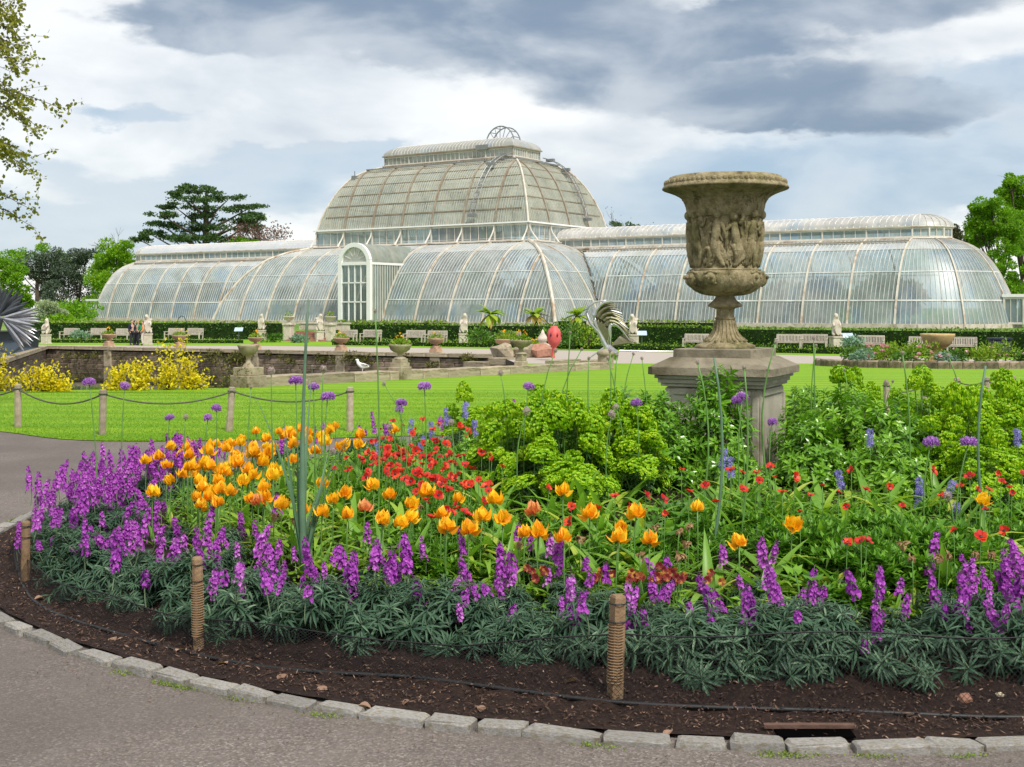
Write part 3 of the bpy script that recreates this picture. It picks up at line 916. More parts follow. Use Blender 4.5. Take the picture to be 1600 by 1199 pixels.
# rail round the top of the dome
rl = 3.7; zr = 9.7 + HU * prof(rl / DU) + .2
m = MB()
for (a, b) in (((-UH + rl, -VH + rl), (UH - rl, -VH + rl)), ((UH - rl, -VH + rl), (UH - rl, VH - rl)), ((-UH + rl, -VH + rl), (-UH + rl, VH - rl))):
    beam(m, (*a, zr), (*b, zr), .14, .12)
link('walkway_rail', m.mesh('walkway_rail', M['steel']), house, 'stuff')


def wall_run(p0, p1, z0, z1, nbay, npane, post='post', postw=.16, wname='window', glass='glass', skip=()):
    p0, p1 = np.array(p0, float), np.array(p1, float)
    d = (p1 - p0) / np.linalg.norm(p1 - p0); n = np.array([d[1], -d[0]])
    for i in range(nbay + 1):
        if i in skip: continue
        p = p0 + (p1 - p0) * i / nbay
        m = MB(); box(m, (*p, (z0 + z1) / 2), (postw, postw, z1 - z0), math.atan2(d[1], d[0]), T=UNIT); link(post, m.mesh(post, M['iron']), house)
    for i in range(nbay):
        a = p0 + (p1 - p0) * i / nbay; b = p0 + (p1 - p0) * (i + 1) / nbay
        me = MB().add([(*a, z0), (*b, z0), (*b, z1), (*a, z1)], np.array([(0, 1, 2, 3)])).mesh(wname, M[glass])
        w = link(wname, me, house)
        m = MB()
        for j in range(1, npane):
            q = a + (b - a) * j / npane + n * .02
            box(m, (*q, (z0 + z1) / 2), (.05, .05, z1 - z0), math.atan2(d[1], d[0]), T=UNIT)
        for zz in (z0 + .08, z1 - .08): beam(m, (*(a + n * .025), zz), (*(b + n * .025), zz), .05, .16)
        o = link('frame', m.mesh('frame', M['iron']), w, 'stuff')


# clerestory of the dome with its gallery, brackets and eaves
C4 = [(-UH, -VH), (UH, -VH), (UH, VH), (-UH, VH)]
for (a, b), nb in zip(zip(C4, C4[1:] + C4[:1]), (7, 4, 7, 4)):
    wall_run(a, b, 7.95, 9.62, nb, 4)
m = MB()
def ring(m, u, v, z, w, h):
    c = [(-u, -v), (u, -v), (u, v), (-u, v)]
    for a, b in zip(c, c[1:] + c[:1]):
        a, b = np.array(a, float), np.array(b, float); d = (b - a) / np.linalg.norm(b - a)
        beam(m, (*(a - d * w / 2), z), (*(b - d * w / 2), z), w, h)
ring(m, UH + .12, VH + .12, 9.72, .42, .14); link('eaves_cornice', m.mesh('eaves_cornice', M['white']), house)
m = MB(); ring(m, UH + .28, VH + .28, 7.93, .75, .10); link('gallery', m.mesh('gallery', M['rib']), house)
m = MB(); ring(m, UH + .62, VH + .62, 8.22, .03, .03); link('gallery_rail', m.mesh('gallery_rail', M['iron']), house)
for u in [-UH + BAY * i for i in range(8)]:
    m = MB(); zz = np.linspace(0, 1, 7)
    tube(m, np.stack([np.full(7, u), -VH - .12 - .95 * (1 - zz) ** 2, 7.9 + 1.65 * zz ** .8], 1), [.11, .08, .07, .07, .07, .08, .12], 5)
    link('bracket', m.mesh('bracket', M['iron']), house)
for v in [-VH + BAY * i for i in range(3)]:
    for su in (-1, 1):
        m = MB(); zz = np.linspace(0, 1, 7)
        tube(m, np.stack([su * (UH + .12 + .95 * (1 - zz) ** 2), np.full(7, v), 7.9 + 1.65 * zz ** .8], 1), [.11, .08, .07, .07, .07, .08, .12], 5)
        link('bracket', m.mesh('bracket', M['iron']), house)
# lantern on top
lu, lv = UH - DU, VH - DU
CL = [(-lu, -lv), (lu, -lv), (lu, lv), (-lu, lv)]
for (a, b), nb in zip(zip(CL, CL[1:] + CL[:1]), (5, 2, 5, 2)):
    wall_run(a, b, 16.75, 17.75, nb, 6, wname='lantern_window', postw=.12, glass='domeglass')
m = MB(); ring(m, lu + .08, lv + .08, 17.8, .3, .12); ring(m, lu + .1, lv + .1, 16.72, .34, .12); link('lantern_cornice', m.mesh('lantern_cornice', M['domerib']), house)
def hiproof(lu, lv, z, h, name):
    th = np.linspace(0, 1, 7)
    for sgn in (-1, 1):
        V = []; q = []
        for i, t in enumerate(th):
            ins = lv * (1 - math.cos(t * math.pi / 2)); zz = z + h * math.sin(t * math.pi / 2)
            V += [(-lu + ins * 1.1, sgn * (lv - ins), zz), (lu - ins * 1.1, sgn * (lv - ins), zz)]
        q = [(2 * i, 2 * i + 1, 2 * i + 3, 2 * i + 2) for i in range(6)]
        link(name, MB().add(V, np.array(q)).mesh(name, M['lroof'], True), house)
        V = []
        for i, t in enumerate(th):
            ins = lv * (1 - math.cos(t * math.pi / 2)); zz = z + h * math.sin(t * math.pi / 2)
            V += [(sgn * (lu - ins * 1.1), -(lv - ins), zz), (sgn * (lu - ins * 1.1), (lv - ins), zz)]
        link(name, MB().add(V, np.array(q)).mesh(name, M['lroof'], True), house)
    m = MB()
    for u in np.arange(-lu + 1.2, lu - 1.1, .42):
        for sgn in (-1, 1):
            tube(m, [(u, sgn * (lv - lv * (1 - math.cos(t * math.pi / 2))) * 1.0, z + h * math.sin(t * math.pi / 2) + .03) for t in th[:6]], .022, 3)
    link('roof_bars', m.mesh('roof_bars', M['iron']), house, 'stuff')
M['lroof'] = mat_glass('lantern roof glazing', (.8, .85, .85), (.40, .395, .36), .22, (.33, .32, .28))
hiproof(lu + .15, lv + .15, 17.86, 1.2, 'lantern_roof')
# wings
DW, HW = 5.1, 7.0
XE = UH + LA + 7 * BAY            # centre of the end apse
M['wroof'] = mat_glass('wing lantern roof', (.85, .88, .88), (.58, .565, .53), .25, (.47, .45, .41))
for su in (-1, 1):
    tb = sorted(su * (UH + LA + BAY * i) for i in range(8))
    for sv in (-1, 1):
        pt = straight((0, sv * VH, 0), (1, 0, 0), (0, -sv, 0), DW, HW, .3)
        tip = su * (UH + LA)
        smn = lambda t: max(0, (UH + LA) - abs(t))
        inner = [su * (UH + LA - BAY), su * (UH + LA)]
        roofgen(pt, tb, DW, lambda t: DW, rows=rows if sv < 0 else (0, .3, 1), barstep=.36 if sv < 0 else .9)
        roofgen(pt, sorted(inner), DW, lambda t: DW, smn, rows=rows if sv < 0 else (0, .3, 1), ends=False, barstep=.36 if sv < 0 else .9)
        m = MB(); y = sv * (VH - 4.1); zz = .3 + HW * prof(4.1 / DW) + .16
        beam(m, (su * (UH + 3.2), y, zz), (su * XE, y, zz), .16, .12); link('walkway_rail', m.mesh('walkway_rail', M['domerib']), house)
    c = 0 if su > 0 else math.pi
    ab = [c + math.radians(q) for q in (-90, -50, -12, 12, 50, 90)]
    pt = polar((su * XE, 0, 0), VH, DW, HW, .3)
    roofgen(pt, ab, DW, lambda t: DW, rows=rows, per=VH, ends=True, barstep=.42)
    # lantern along the wing, with a barrel roof and a rounded end
    lw = VH - DW; x0, x1 = su * (UH + .1), su * XE
    for sv in (-1, 1): wall_run((x0, sv * lw) if sv * su < 0 else (x1, sv * lw), (x1, sv * lw) if sv * su < 0 else (x0, sv * lw), 7.36, 8.28, 9, 4, wname='wing_lantern_window', postw=.12)
    for k in range(6):
        a0, a1 = c + math.radians(-90 + 30 * k), c + math.radians(-60 + 30 * k)
        p0 = (x1 + lw * math.cos(a0), lw * math.sin(a0)); p1 = (x1 + lw * math.cos(a1), lw * math.sin(a1))
        wall_run(p0, p1, 7.36, 8.28, 1, 2, wname='wing_lantern_window', postw=.12, skip=(1,))
    th = np.linspace(0, math.pi, 13)
    for i in range(9):
        xa, xb = x0 + (x1 - x0) * i / 9, x0 + (x1 - x0) * (i + 1) / 9
        V = [(x, -(lw + .12) * math.cos(t), 8.32 + 1.12 * math.sin(t)) for x in (xa, xb) for t in th]
        link('lantern_roof', MB().add(V, np.array([(j, j + 13, j + 14, j + 1) for j in range(12)])).mesh('lantern_roof', M['wroof'], True), house)
    V = [(x1 + (lw + .12) * math.cos(e) * math.cos(c + a), (lw + .12) * math.cos(e) * math.sin(c + a), 8.32 + 1.12 * math.sin(e)) for a in np.linspace(-math.pi / 2, math.pi / 2, 13) for e in np.linspace(0, math.pi / 2, 7)]
    link('lantern_roof', MB().add(V, np.array([(i * 7 + j, i * 7 + 7 + j, i * 7 + 8 + j, i * 7 + j + 1) for i in range(12) for j in range(6)])).mesh('lantern_roof', M['wroof'], True), house)
    m = MB()
    for x in np.linspace(x0, x1, 64):
        tube(m, [(x, -(lw + .14) * math.cos(t), 8.34 + 1.13 * math.sin(t)) for t in th[::2]], .028, 3)
    for a in np.linspace(-math.pi / 2, math.pi / 2, 15):
        tube(m, [(x1 + (lw + .14) * math.cos(e) * math.cos(c + a), (lw + .14) * math.cos(e) * math.sin(c + a), 8.34 + 1.13 * math.sin(e)) for e in np.linspace(0, 1.5, 6)], .028, 3)
    link('roof_bars', m.mesh('roof_bars', M['iron']), house, 'stuff')
    m = MB()
    for sv in (-1, 1):
        for zz in (7.33, 8.3): beam(m, (x0, sv * (lw + .06), zz), (x1, sv * (lw + .06), zz), .2, .12)
    a = np.linspace(c - math.pi / 2, c + math.pi / 2, 14)
    for zz in (7.33, 8.3): tube(m, np.stack([x1 + (lw + .08) * np.cos(a), (lw + .08) * np.sin(a), np.full(14, zz)], 1), .08, 4)
    link('lantern_cornice', m.mesh('lantern_cornice', M['rib']), house)
    # end vestibule
    ex = XE + VH - .6
    for sv in (-1, 1):
        wall_run((su * ex, sv * 1.9) if sv * su < 0 else (su * (ex + 4.4), sv * 1.9), (su * (ex + 4.4), sv * 1.9) if sv * su < 0 else (su * ex, sv * 1.9), .3, 2.45, 3, 3, wname='porch_window')
    m = MB(); box(m, (su * (ex + 2.2), 0, 2.58), (4.7, 4.1, .24), T=UNIT); link('porch_roof', m.mesh('porch_roof', M['white']), house)
# stone sill all round
m = MB()
th = np.linspace(-math.pi / 2, math.pi / 2, 15)
for sv in (-1, 1):
    beam(m, (-UH - LA, sv * (VH + LA + .02), .16), (UH + LA, sv * (VH + LA + .02), .16), .5, .36)
    for su in (-1, 1):
        beam(m, (su * (UH + LA), sv * (VH + .2), .16), (su * (UH + LA), sv * (VH + LA - .25), .16), .5, .36)
        beam(m, (su * (UH + LA + .26), sv * (VH + .02), .16), (su * XE, sv * (VH + .02), .16), .5, .36)
for su in (-1, 1):
    for a, b in zip(th, th[1:]):
        c = 0 if su > 0 else math.pi
        beam(m, (su * XE + 7.64 * math.cos(c + a), 7.64 * math.sin(c + a), .16), (su * XE + 7.64 * math.cos(c + b), 7.64 * math.sin(c + b), .16), .5, .36)
link('sill', m.mesh('sill', M['palestone']), house)
# floor
m = MB(); box(m, (0, 0, .02), (2 * XE, 2 * VH - .4, .06), T=UNIT); box(m, (0, 0, .035), (2 * (UH + LA) - .6, 2 * (VH + LA) - .6, .06), T=UNIT)
link('inner_floor', m.mesh('inner_floor', M['oldstone']), house)
# arched entrance bay in the middle of the front
yf = -(VH + LA) - 1.76; hw = 1.9; zs = 5.75
door = []
m = MB()
for s in (-1, 1): box(m, (s * (hw - .14), yf, (zs + .2) / 2), (.42, .34, zs - .2), T=UNIT)
aa = np.linspace(0, math.pi, 19)
for a, b in zip(aa, aa[1:]):
    beam(m, (-(hw - .14) * math.cos(a), yf, zs + (hw - .14) * math.sin(a)), (-(hw - .14) * math.cos(b), yf, zs + (hw - .14) * math.sin(b)), .34, .42)
beam(m, (-hw + .3, yf, zs), (hw - .3, yf, zs), .28, .30)
ef = link('entrance_frame', m.mesh('entrance_frame', M['white']), house)
m = MB()
for x in (-.75, 0, .75): box(m, (x, yf, zs / 2 + .1), (.11, .12, zs - .3), T=UNIT)
for z in (2.15, 3.95): beam(m, (-hw + .3, yf - .01, z), (hw - .3, yf - .01, z), .1, .11)
link('glazing_bars', m.mesh('glazing_bars', M['white']), ef, 'stuff')
m = MB()
for a in np.radians((30, 60, 90, 120, 150)):
    beam(m, (.6 * math.cos(a), yf, zs + .15 + .6 * math.sin(a)), (1.6 * math.cos(a), yf, zs + 1.6 * math.sin(a)), .05, .06)
link('fanlight_bars', m.mesh('fanlight_bars', M['iron']), ef, 'stuff')
M['clear'] = mat_glass('door panes', (.75, .82, .80), (.2, .23, .23), .82, (.16, .19, .18))
for i, x in enumerate((-1.2, -.375, .375, 1.2)):
    for z0, z1 in ((.35, 2.1), (2.2, 3.9), (4.0, 5.6)):
        w = .9 if abs(x) > 1 else .66
        me = MB().add([(x - w / 2, yf + .03, z0), (x + w / 2, yf + .03, z0), (x + w / 2, yf + .03, z1), (x - w / 2, yf + .03, z1)], np.array([(0, 1, 2, 3)])).mesh('door_pane', M['clear'])
        link('door_pane', me, house)
V = [(0, yf + .03, zs)] + [(-1.65 * math.cos(a), yf + .03, zs + 1.65 * math.sin(a)) for a in aa]
link('fanlight', MB().add(V, np.array([(0, i, i + 1) for i in range(1, 19)])).mesh('fanlight', M['domeglass']), house)
yb = -VH - .6
V = [(-hw * math.cos(a), y, zs + hw * math.sin(a)) for y in (yf, yb) for a in aa]
link('barrel_roof', MB().add(V, np.array([(i, i + 1, i + 20, i + 19) for i in range(18)])).mesh('barrel_roof', M['domeglass'], True), house)
for s in (-1, 1):
    me = MB().add([(s * hw, yf, .3), (s * hw, yb - 1, .3), (s * hw, yb - 1, zs), (s * hw, yf, zs)], np.array([(0, 1, 2, 3)])).mesh('porch_wall', M['glass']); link('porch_wall', me, house)
    m = MB(); beam(m, (s * hw, yf, zs), (s * hw, yb - 1.5, zs), .16, .22); link('porch_cornice', m.mesh('porch_cornice', M['white']), house)
    m = MB()
    for y in np.arange(yf + .3, yb - 1, .36): box(m, (s * (hw + .02), y, (zs + .3) / 2), (.05, .05, zs - .3), T=UNIT)
    link('glazing_bars', m.mesh('glazing_bars', M['iron']), house, 'stuff')
# maintenance ladders that follow the dome, and the hoop gantry on the lantern
def ladder(u0, du, side):
    m = MB()
    s = np.linspace(.1, DU, 15)
    for k, w in ((0, -.3), (1, .3)):
        if side == 'front': p = np.stack([u0 + w + du * s / DU, -VH + s - .35, 9.75 + HU * prof(s / DU) + .35], 1)
        else: p = np.stack([UH - s + .35, u0 + w + du * s / DU, 9.75 + HU * prof(s / DU) + .35], 1)
        tube(m, p, .045, 5)
        if k == 0: A = p
    for a, b in zip(A, p): beam(m, a, b, .06, .06)
    for a, b in zip(A[:-1], p[1:]): beam(m, a, b, .045, .045)
    # wheeled foot carriage on the eaves and a head carriage
    for q in ((A[0] + p[0]) / 2, (A[-3] + p[-3]) / 2, (A[7] + p[7]) / 2): box(m, q, (.9, .35, .3), T=UNIT)
    link('dome_ladder', m.mesh('dome_ladder', M['steel']), house)
ladder(7.0, 1.0, 'front'); ladder(3.2, -.3, 'side')
m = MB()
for v in (-.6, .6):
    a = np.linspace(0, math.pi, 15); tube(m, np.stack([5.6 + 1.75 * np.cos(a), np.full(15, v - .3), 18.3 + 1.9 * np.sin(a)], 1), .07, 5)
a = np.linspace(0, math.pi, 9)
for q in a: beam(m, (5.6 + 1.75 * math.cos(q), -.9, 18.3 + 1.9 * math.sin(q)), (5.6 + 1.75 * math.cos(q), .3, 18.3 + 1.9 * math.sin(q)), .07, .07)
for q in a[1:-1]: beam(m, (5.6 + .5 * math.cos(q), -.9, 18.5), (5.6 + 1.75 * math.cos(q), -.9, 18.3 + 1.9 * math.sin(q)), .05, .05)
box(m, (5.2, -1.6, 18.35), (1.2, .8, .5), T=UNIT); box(m, (4.6, -2.5, 17.9), (1.4, .8, .5), T=UNIT)
link('hoop_gantry', m.mesh('hoop_gantry', M['steel']), house)
m = MB(); box(m, (-UH + 2.9, -VH + 2.7, 15.4), (.5, .5, .6), T=UNIT); tube(m, [(-UH + 2.9, -VH + 2.7, 15.0), (-UH + 2.9, -VH + 2.7, 16.2)], .05, 5)
link('roof_lamp', m.mesh('roof_lamp', M['steel']), house)
# the plants inside, seen dimly through the panes
m = MB()
def crown(m, c, r, n, leaf, zs=1.0):
    d = sph(n); rad = rng.random(n) ** .4
    pos = np.array(c) + d * rad[:, None] * np.array([r, r, r * zs])
    m.inst(KITE, frames(d + rng.normal(0, .6, (n, 3)), rng.uniform(0, 6, n)), pos, np.stack([np.full(n, leaf * .5), np.full(n, leaf), np.full(n, leaf)], 1), 0)
for i in range(120):
    u = rng.uniform(-XE, XE)
    big = abs(u) < UH
    v = rng.uniform(-3.4, 3.4) if abs(u) > UH + LA - 3 else rng.uniform(-9.5, 9.5)
    lim_ = 3.0 if not (abs(u) < UH - 3.5) else (9.0 if abs(v) < VH - 3 else 3.0)
    if abs(u) > UH - 1 and abs(v) > 4: v *= .35
    crown(m, (u, v, rng.uniform(1.3, lim_)), rng.uniform(1.2, 1.9), 330, .9, .8)
link('plants_inside', m.mesh('plants_inside', M['indoor']), house, 'stuff')
# ------------------------------------------------------------------ middle distance
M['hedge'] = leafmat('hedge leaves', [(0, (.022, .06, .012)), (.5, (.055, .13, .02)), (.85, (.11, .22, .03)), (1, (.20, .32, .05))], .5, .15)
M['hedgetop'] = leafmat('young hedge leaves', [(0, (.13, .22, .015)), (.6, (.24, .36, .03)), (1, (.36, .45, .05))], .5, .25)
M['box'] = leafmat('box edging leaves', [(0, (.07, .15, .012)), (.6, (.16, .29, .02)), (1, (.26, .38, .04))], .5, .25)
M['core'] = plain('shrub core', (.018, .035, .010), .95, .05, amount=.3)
M['yellow'] = leafmat('yellow leaves', [(0, (.40, .36, .01)), (.4, (.72, .62, .010)), (.85, (.84, .74, .02)), (1, (.76, .44, .02))], .5, .35, ttint=(1.1, 1, .6))
M['green'] = leafmat('mid green leaves', [(0, (.03, .085, .012)), (.5, (.08, .19, .02)), (1, (.17, .32, .04))], .45, .3)
M['bluegreen'] = leafmat('blue green leaves', [(0, (.12, .22, .15)), (1, (.28, .42, .31))], .6, .2)
M['lime'] = leafmat('lime leaves', [(0, (.10, .20, .012)), (.5, (.20, .34, .02)), (1, (.36, .46, .04))], .5, .35)
M['bark'] = roughmat('bark', (.05, .038, .028), (.12, .095, .07), 4, .95, .8, 22)
M['orangeflower'] = leafmat('orange petals', [(0, (.80, .25, .008)), (.3, (.90, .43, .010)), (.7, (.92, .58, .018)), (1, (.92, .68, .06))], .5, .3, ttint=(1.1, .9, .5))
M['pinkflower'] = leafmat('pink petals', [(0, (.55, .22, .33)), (1, (.80, .55, .62))], .5, .3)
M['terracotta'] = roughmat('warm stone bowl', (.40, .25, .16), (.56, .38, .26), 5, .85, .4)
M['sandstone'] = roughmat('golden sandstone', (.44, .31, .13), (.60, .45, .22), 3, .85, .4, c3=(.30, .24, .11), scale3=3)
M['silver'] = plain('brushed silver metal', (.48, .48, .50), .32, .5, .75)
M['darksilver'] = plain('dark oxidised metal', (.11, .12, .13), .4, .5, .6)
M['bronze'] = plain('olive bronze metal', (.16, .15, .09), .4, .5, .6)
M['red'] = roughmat('red painted steel', (.52, .07, .07), (.66, .13, .12), 4, .5, .2)
M['slate'] = plain('dark slate blue boards', (.035, .055, .075), .6, .3)
M['navy'] = plain('dark navy box', (.016, .02, .045), .5, .4)

# --- the terrace wall: coping, courses of stone, piers
tw = thing('terrace_wall', 'mottled brown stone retaining wall of the terrace above the pond', 'wall', (-15.5, 72.5, -2.2))
O0 = np.array(tw.location)
smesh = [MB().inst(cbox_t(.07, 20 + i, .02), np.eye(3)[None], np.zeros((1, 3)), 1.0).mesh('stone', M['wallstone']) for i in range(5)]
cmesh = [MB().inst(cbox_t(.08, 30 + i, .015), np.eye(3)[None], np.zeros((1, 3)), 1.0).mesh('coping_stone', M['oldstone']) for i in range(3)]
back = MB()
cnt = 0
for a, b in zip(WALL, WALL[1:]):
    a, b = np.array(a), np.array(b); Lw = np.linalg.norm(b - a); d = (b - a) / Lw; n = np.array([d[1], -d[0]])
    rz = math.atan2(d[1], d[0])
    if n @ (-a) < 0: n = -n
    beam(back, (*(a - n * .30), -1.72), (*(b - n * .30), -1.72), .46, 1.5)
    hh = [.30, .28, .27, .25]; z = -2.22
    for c, h in enumerate(hh):
        t = rng.uniform(-.4, 0)
        while t < Lw:
            L = rng.uniform(.6, 1.05)
            t0, t1 = max(t, 0), min(t + L, Lw)
            if t1 - t0 > .2:
                p = a + d * (t0 + t1) / 2 + n * rng.uniform(-.07, -.03)
                link('stone', smesh[cnt % 5], tw, loc=np.array([*p, z + h / 2]) - O0, rot=(0, 0, rz), scale=(t1 - t0 - .03, .2, h - .025)); cnt += 1
            t += L
        z += h
    t = 0
    while t < Lw:
        L = min(rng.uniform(1.2, 1.7), Lw - t)
        p = a + d * (t + L / 2) - n * .12
        link('coping_stone', cmesh[cnt % 3], tw, loc=np.array([*p, -.93]) - O0, rot=(0, 0, rz), scale=(L - .02, .62, .22)); cnt += 1
        t += L
back.build('joints', M['mortar'], tw)


def wall_at(px):
    """a point on the front of the long terrace wall seen at px"""
    k = (px - CX) / F
    (ax, ay), (bx, by) = WALL[1], WALL[2]
    t = (k * ay - ax) / ((bx - ax) - k * (by - ay))
    return np.array([ax + t * (bx - ax), ay + t * (by - ay)])
# hanging plants on the wall
def blob(m, c, r, n, leaf, mat=0, zs=1., shell=.5, up=.3):
    d = sph(n); rad = shell + (1 - shell) * rng.random(n)
    pos = np.array(c) + d * rad[:, None] * (np.array([r, r, r * zs]) if np.ndim(r) == 0 else np.array(r))
    dd = d + rng.normal(0, .55, (n, 3)) + np.array([0, 0, up])
    m.inst(KITE, frames(dd, rng.uniform(0, 6, n)), pos, np.stack([rng.uniform(.4, .7, n) * leaf, rng.uniform(.7, 1.2, n) * leaf, np.full(n, leaf)], 1), mat)
m = MB()
M['ivy'] = leafmat('wall plants', [(0, (.05, .07, .015)), (.5, (.12, .13, .03)), (.8, (.20, .19, .04)), (1, (.14, .05, .035))], .6, .2)
for i in range(46):
    px = rng.choice([rng.uniform(330, 420), rng.uniform(420, 760), rng.uniform(90, 330)], p=[.35, .45, .2]); w = wall_at(px)
    blob(m, (w[0] + .1, w[1] - .25, rng.uniform(-1.5, -.98)), (rng.uniform(.25, .7), .16, rng.uniform(.12, .30)), 90, .13)
tag(m.build('wall_plants', M['ivy'], kind='stuff'), 'straggling wall plants hanging over the terrace wall', 'wall plants')

# --- low coping wall on the near side of the pond
cw = thing('coping_wall', 'low pale stone coping wall along the near edge of the pond', 'wall', (-2.7, 36.2, -.45))
O1 = np.array(cw.location)
a, b = np.array([-6.5, 30.55]), np.array([3.55, 46.1]); Lw = np.linalg.norm(b - a); d = (b - a) / Lw; n = np.array([d[1], -d[0]]); rz = math.atan2(d[1], d[0])
t = 0; i = 0
cm2 = [MB().inst(cbox_t(.06, 40 + q, .012), np.eye(3)[None], np.zeros((1, 3)), 1.0).mesh('stone_block', M['oldstone']) for q in range(4)]
while t < Lw - .2:
    L = min(rng.uniform(1.25, 1.9), Lw - t); p = a + d * (t + L / 2)
    link('stone_block', cm2[i % 4], cw, loc=np.array([*p, slope(p[1]) + .12]) - O1, rot=(0, 0, rz), scale=(L - .025, .5, .30)); t += L; i += 1
# lower inner wall of the pond corner: sandstone blocks
for px, py, Y, s in ((790, 565, 60, (1.6, .8, .35)), (745, 570, 60, (1.2, .7, .3)), (880, 566, 50, (2.2, .5, .2)), (930, 566, 49, (1.8, .5, .2))):
    p = P(px, py, Y); link('stone_block', cm2[i % 4], cw, loc=p - O1, rot=(0, 0, rz if Y < 55 else -.45), scale=s); i += 1


def vase(label, px, Y, zb, ped_h, ped_w, bowl_r, bowl_h, stem_h, mat, name='stone_vase', group=None, plant=True, steps=2, n=20):
    x = (px - CX) / F * Y
    o = thing(name, label, 'vase' if name == 'stone_vase' else 'planter', (x, Y, zb), group)
    m = MB(); z = 0
    if ped_h > 0:
        for s in range(steps):
            w = ped_w * (1 - .16 * s); h = ped_h * (.62 if s == 0 else .38 / max(1, steps - 1)) if steps > 1 else ped_h
            box(m, (0, 0, z + h / 2), (w, w, h), rz, T=cbox_t(.05)); z += h
        link('pedestal', m.mesh('pedestal', mat), o)
    m = MB(); r = bowl_r
    pr = [(r * .55, z), (r * .5, z + stem_h * .15), (r * .24, z + stem_h * .4), (r * .2, z + stem_h * .75), (r * .3, z + stem_h)]
    z += stem_h
    pr += [(r * .55, z + bowl_h * .08), (r * .82, z + bowl_h * .35), (r * .92, z + bowl_h * .7), (r, z + bowl_h * .88), (r, z + bowl_h), (r * .88, z + bowl_h), (r * .8, z + bowl_h * .8), (0.01, z + bowl_h * .75)]
    lathe(m, pr, n); link('bowl', m.mesh('bowl', mat, True), o)
    z += bowl_h
    if plant:
        m = MB(); blob(m, (0, 0, z), (r * .85, r * .85, r * .45), 220, r * .28); link('foliage', m.mesh('foliage', M['lime']), o, 'stuff')
        m = MB(); 
        k = 14; dd = sph(k, 20, 90)
        m.inst(PETAL, frames(dd + rng.normal(0, .3, (k, 3))), np.array([0, 0, z + r * .1]) + dd * np.array([r * .6, r * .6, r * .8]), r * .17); link('flowers', m.mesh('flowers', M['orangeflower']), o, 'stuff')
    return o
vase('mossy carved stone urn on a thick pier beside the pond, nearest the yellow shrubs', 388, 30.3, -.32, .52, .66, .27, .26, .30, M['oldstone'], plant=False)
vase('wide shallow stone vase on a stepped pedestal, middle one on the pond wall', 625, 35.4, -.42, .62, .5, .34, .24, .17, M['oldstone'], steps=3)
vase('wide stone vase on a narrow pillar at the corner of the pond', 814, 41.0, -.5, .62, .34, .38, .24, .22, M['oldstone'])
m = MB(); p = np.array([3.55, 46.1, -.66]); o = thing('stone_pier', 'squat weathered stone pier at the end of the pond wall beside the metal feather', 'pier', p)
box(m, (0, 0, .28), (.46, .46, .56), rz); m.build('shaft', M['oldstone'], o, origin=(0, 0, 0)); m = MB(); lathe(m, [(.3, .52), (.34, .58), (.32, .66), (.18, .74), (.02, .78)], 14); m.build('cap', M['oldstone'], o, True, origin=(0, 0, 0))
# planters standing on the piers of the far wall
names = ['warm stone planter on the wall pier in front of the third bench from the sculpture', 'warm stone planter with flowers on the wall pier beside the group of people', 'warm stone planter with lime foliage between statue and info panel',
         'warm stone planter in front of a bench right of the brick steps', 'warm stone planter in front of the bench left of the palms', 'warm stone planter right under the first palm']
for i, (px, zt) in enumerate(((170, 519), (280, 521), (399, 524), (533, 525), (681, 526), (787, 527))):
    w = wall_at(px) if px < 760 else np.array([(px - CX) / F * 66, 66.])
    sc = w[1] / 77
    h = EYE + (HY - (zt + 4)) / F * w[1] + .86
    r = (.47, .46, .45, .48, .47, .5)[i]
    o = vase(names[i], px, w[1] + .35, -.86, max(.1, h * .45), .55, r, h * .38, h * .2, M['terracotta'], 'stone_planter', 'planters along the terrace wall', n=16)
    m = MB(); box(m, (w[0], w[1] + .02, -1.45), (.62, .34, 1.35), math.atan2(WALL[2][1] - WALL[1][1], WALL[2][0] - WALL[1][0]))
    m.build('wall_pier', M['oldstone'], tw)
vase('small warm stone planter just left of the red pod sculpture', 835, 67, -.86, .05, .4, .42, .3, .1, M['terracotta'], 'stone_planter', 'planters along the terrace wall', n=16)
m = MB(); p = onz(848, 548, -.86); o = thing('stone_fountain', 'small tiered stone finial among the planting left of the red pod', 'finial', p)
lathe(m, [(.4, 0), (.4, .2), (.5, .26), (.46, .36), (.25, .42), (.2, .55), (.36, .62), (.3, .78), (.14, .95), (.05, 1.2), (.01, 1.25)], 16); m.build('body', M['palestone'], o, True, origin=(0, 0, 0))
# rocks by the pond corner
for i, (px, py, s) in enumerate(((822, 560, 1.1), (846, 558, 1.0), (787, 552, .9))):
    p = P(px, py + 6, 62); m = MB(); m.inst(cbox_t(.3, 60 + i, .12), np.array(Matrix.Rotation(i, 3, 'Z'))[None], np.zeros((1, 3)), np.array([[1.5 * s, 1., .95 * s]]))
    o = m.build('rock', M['oldstone' if i != 1 else 'brick'], smooth=False); o.location = (p[0], p[1], -.62)
    tag(o, ('buff boulder below the vase at the corner of the pond', 'dark reddish boulder beside the buff one near the red pod', 'grey boulder behind the corner vase of the pond')[i], 'rock')

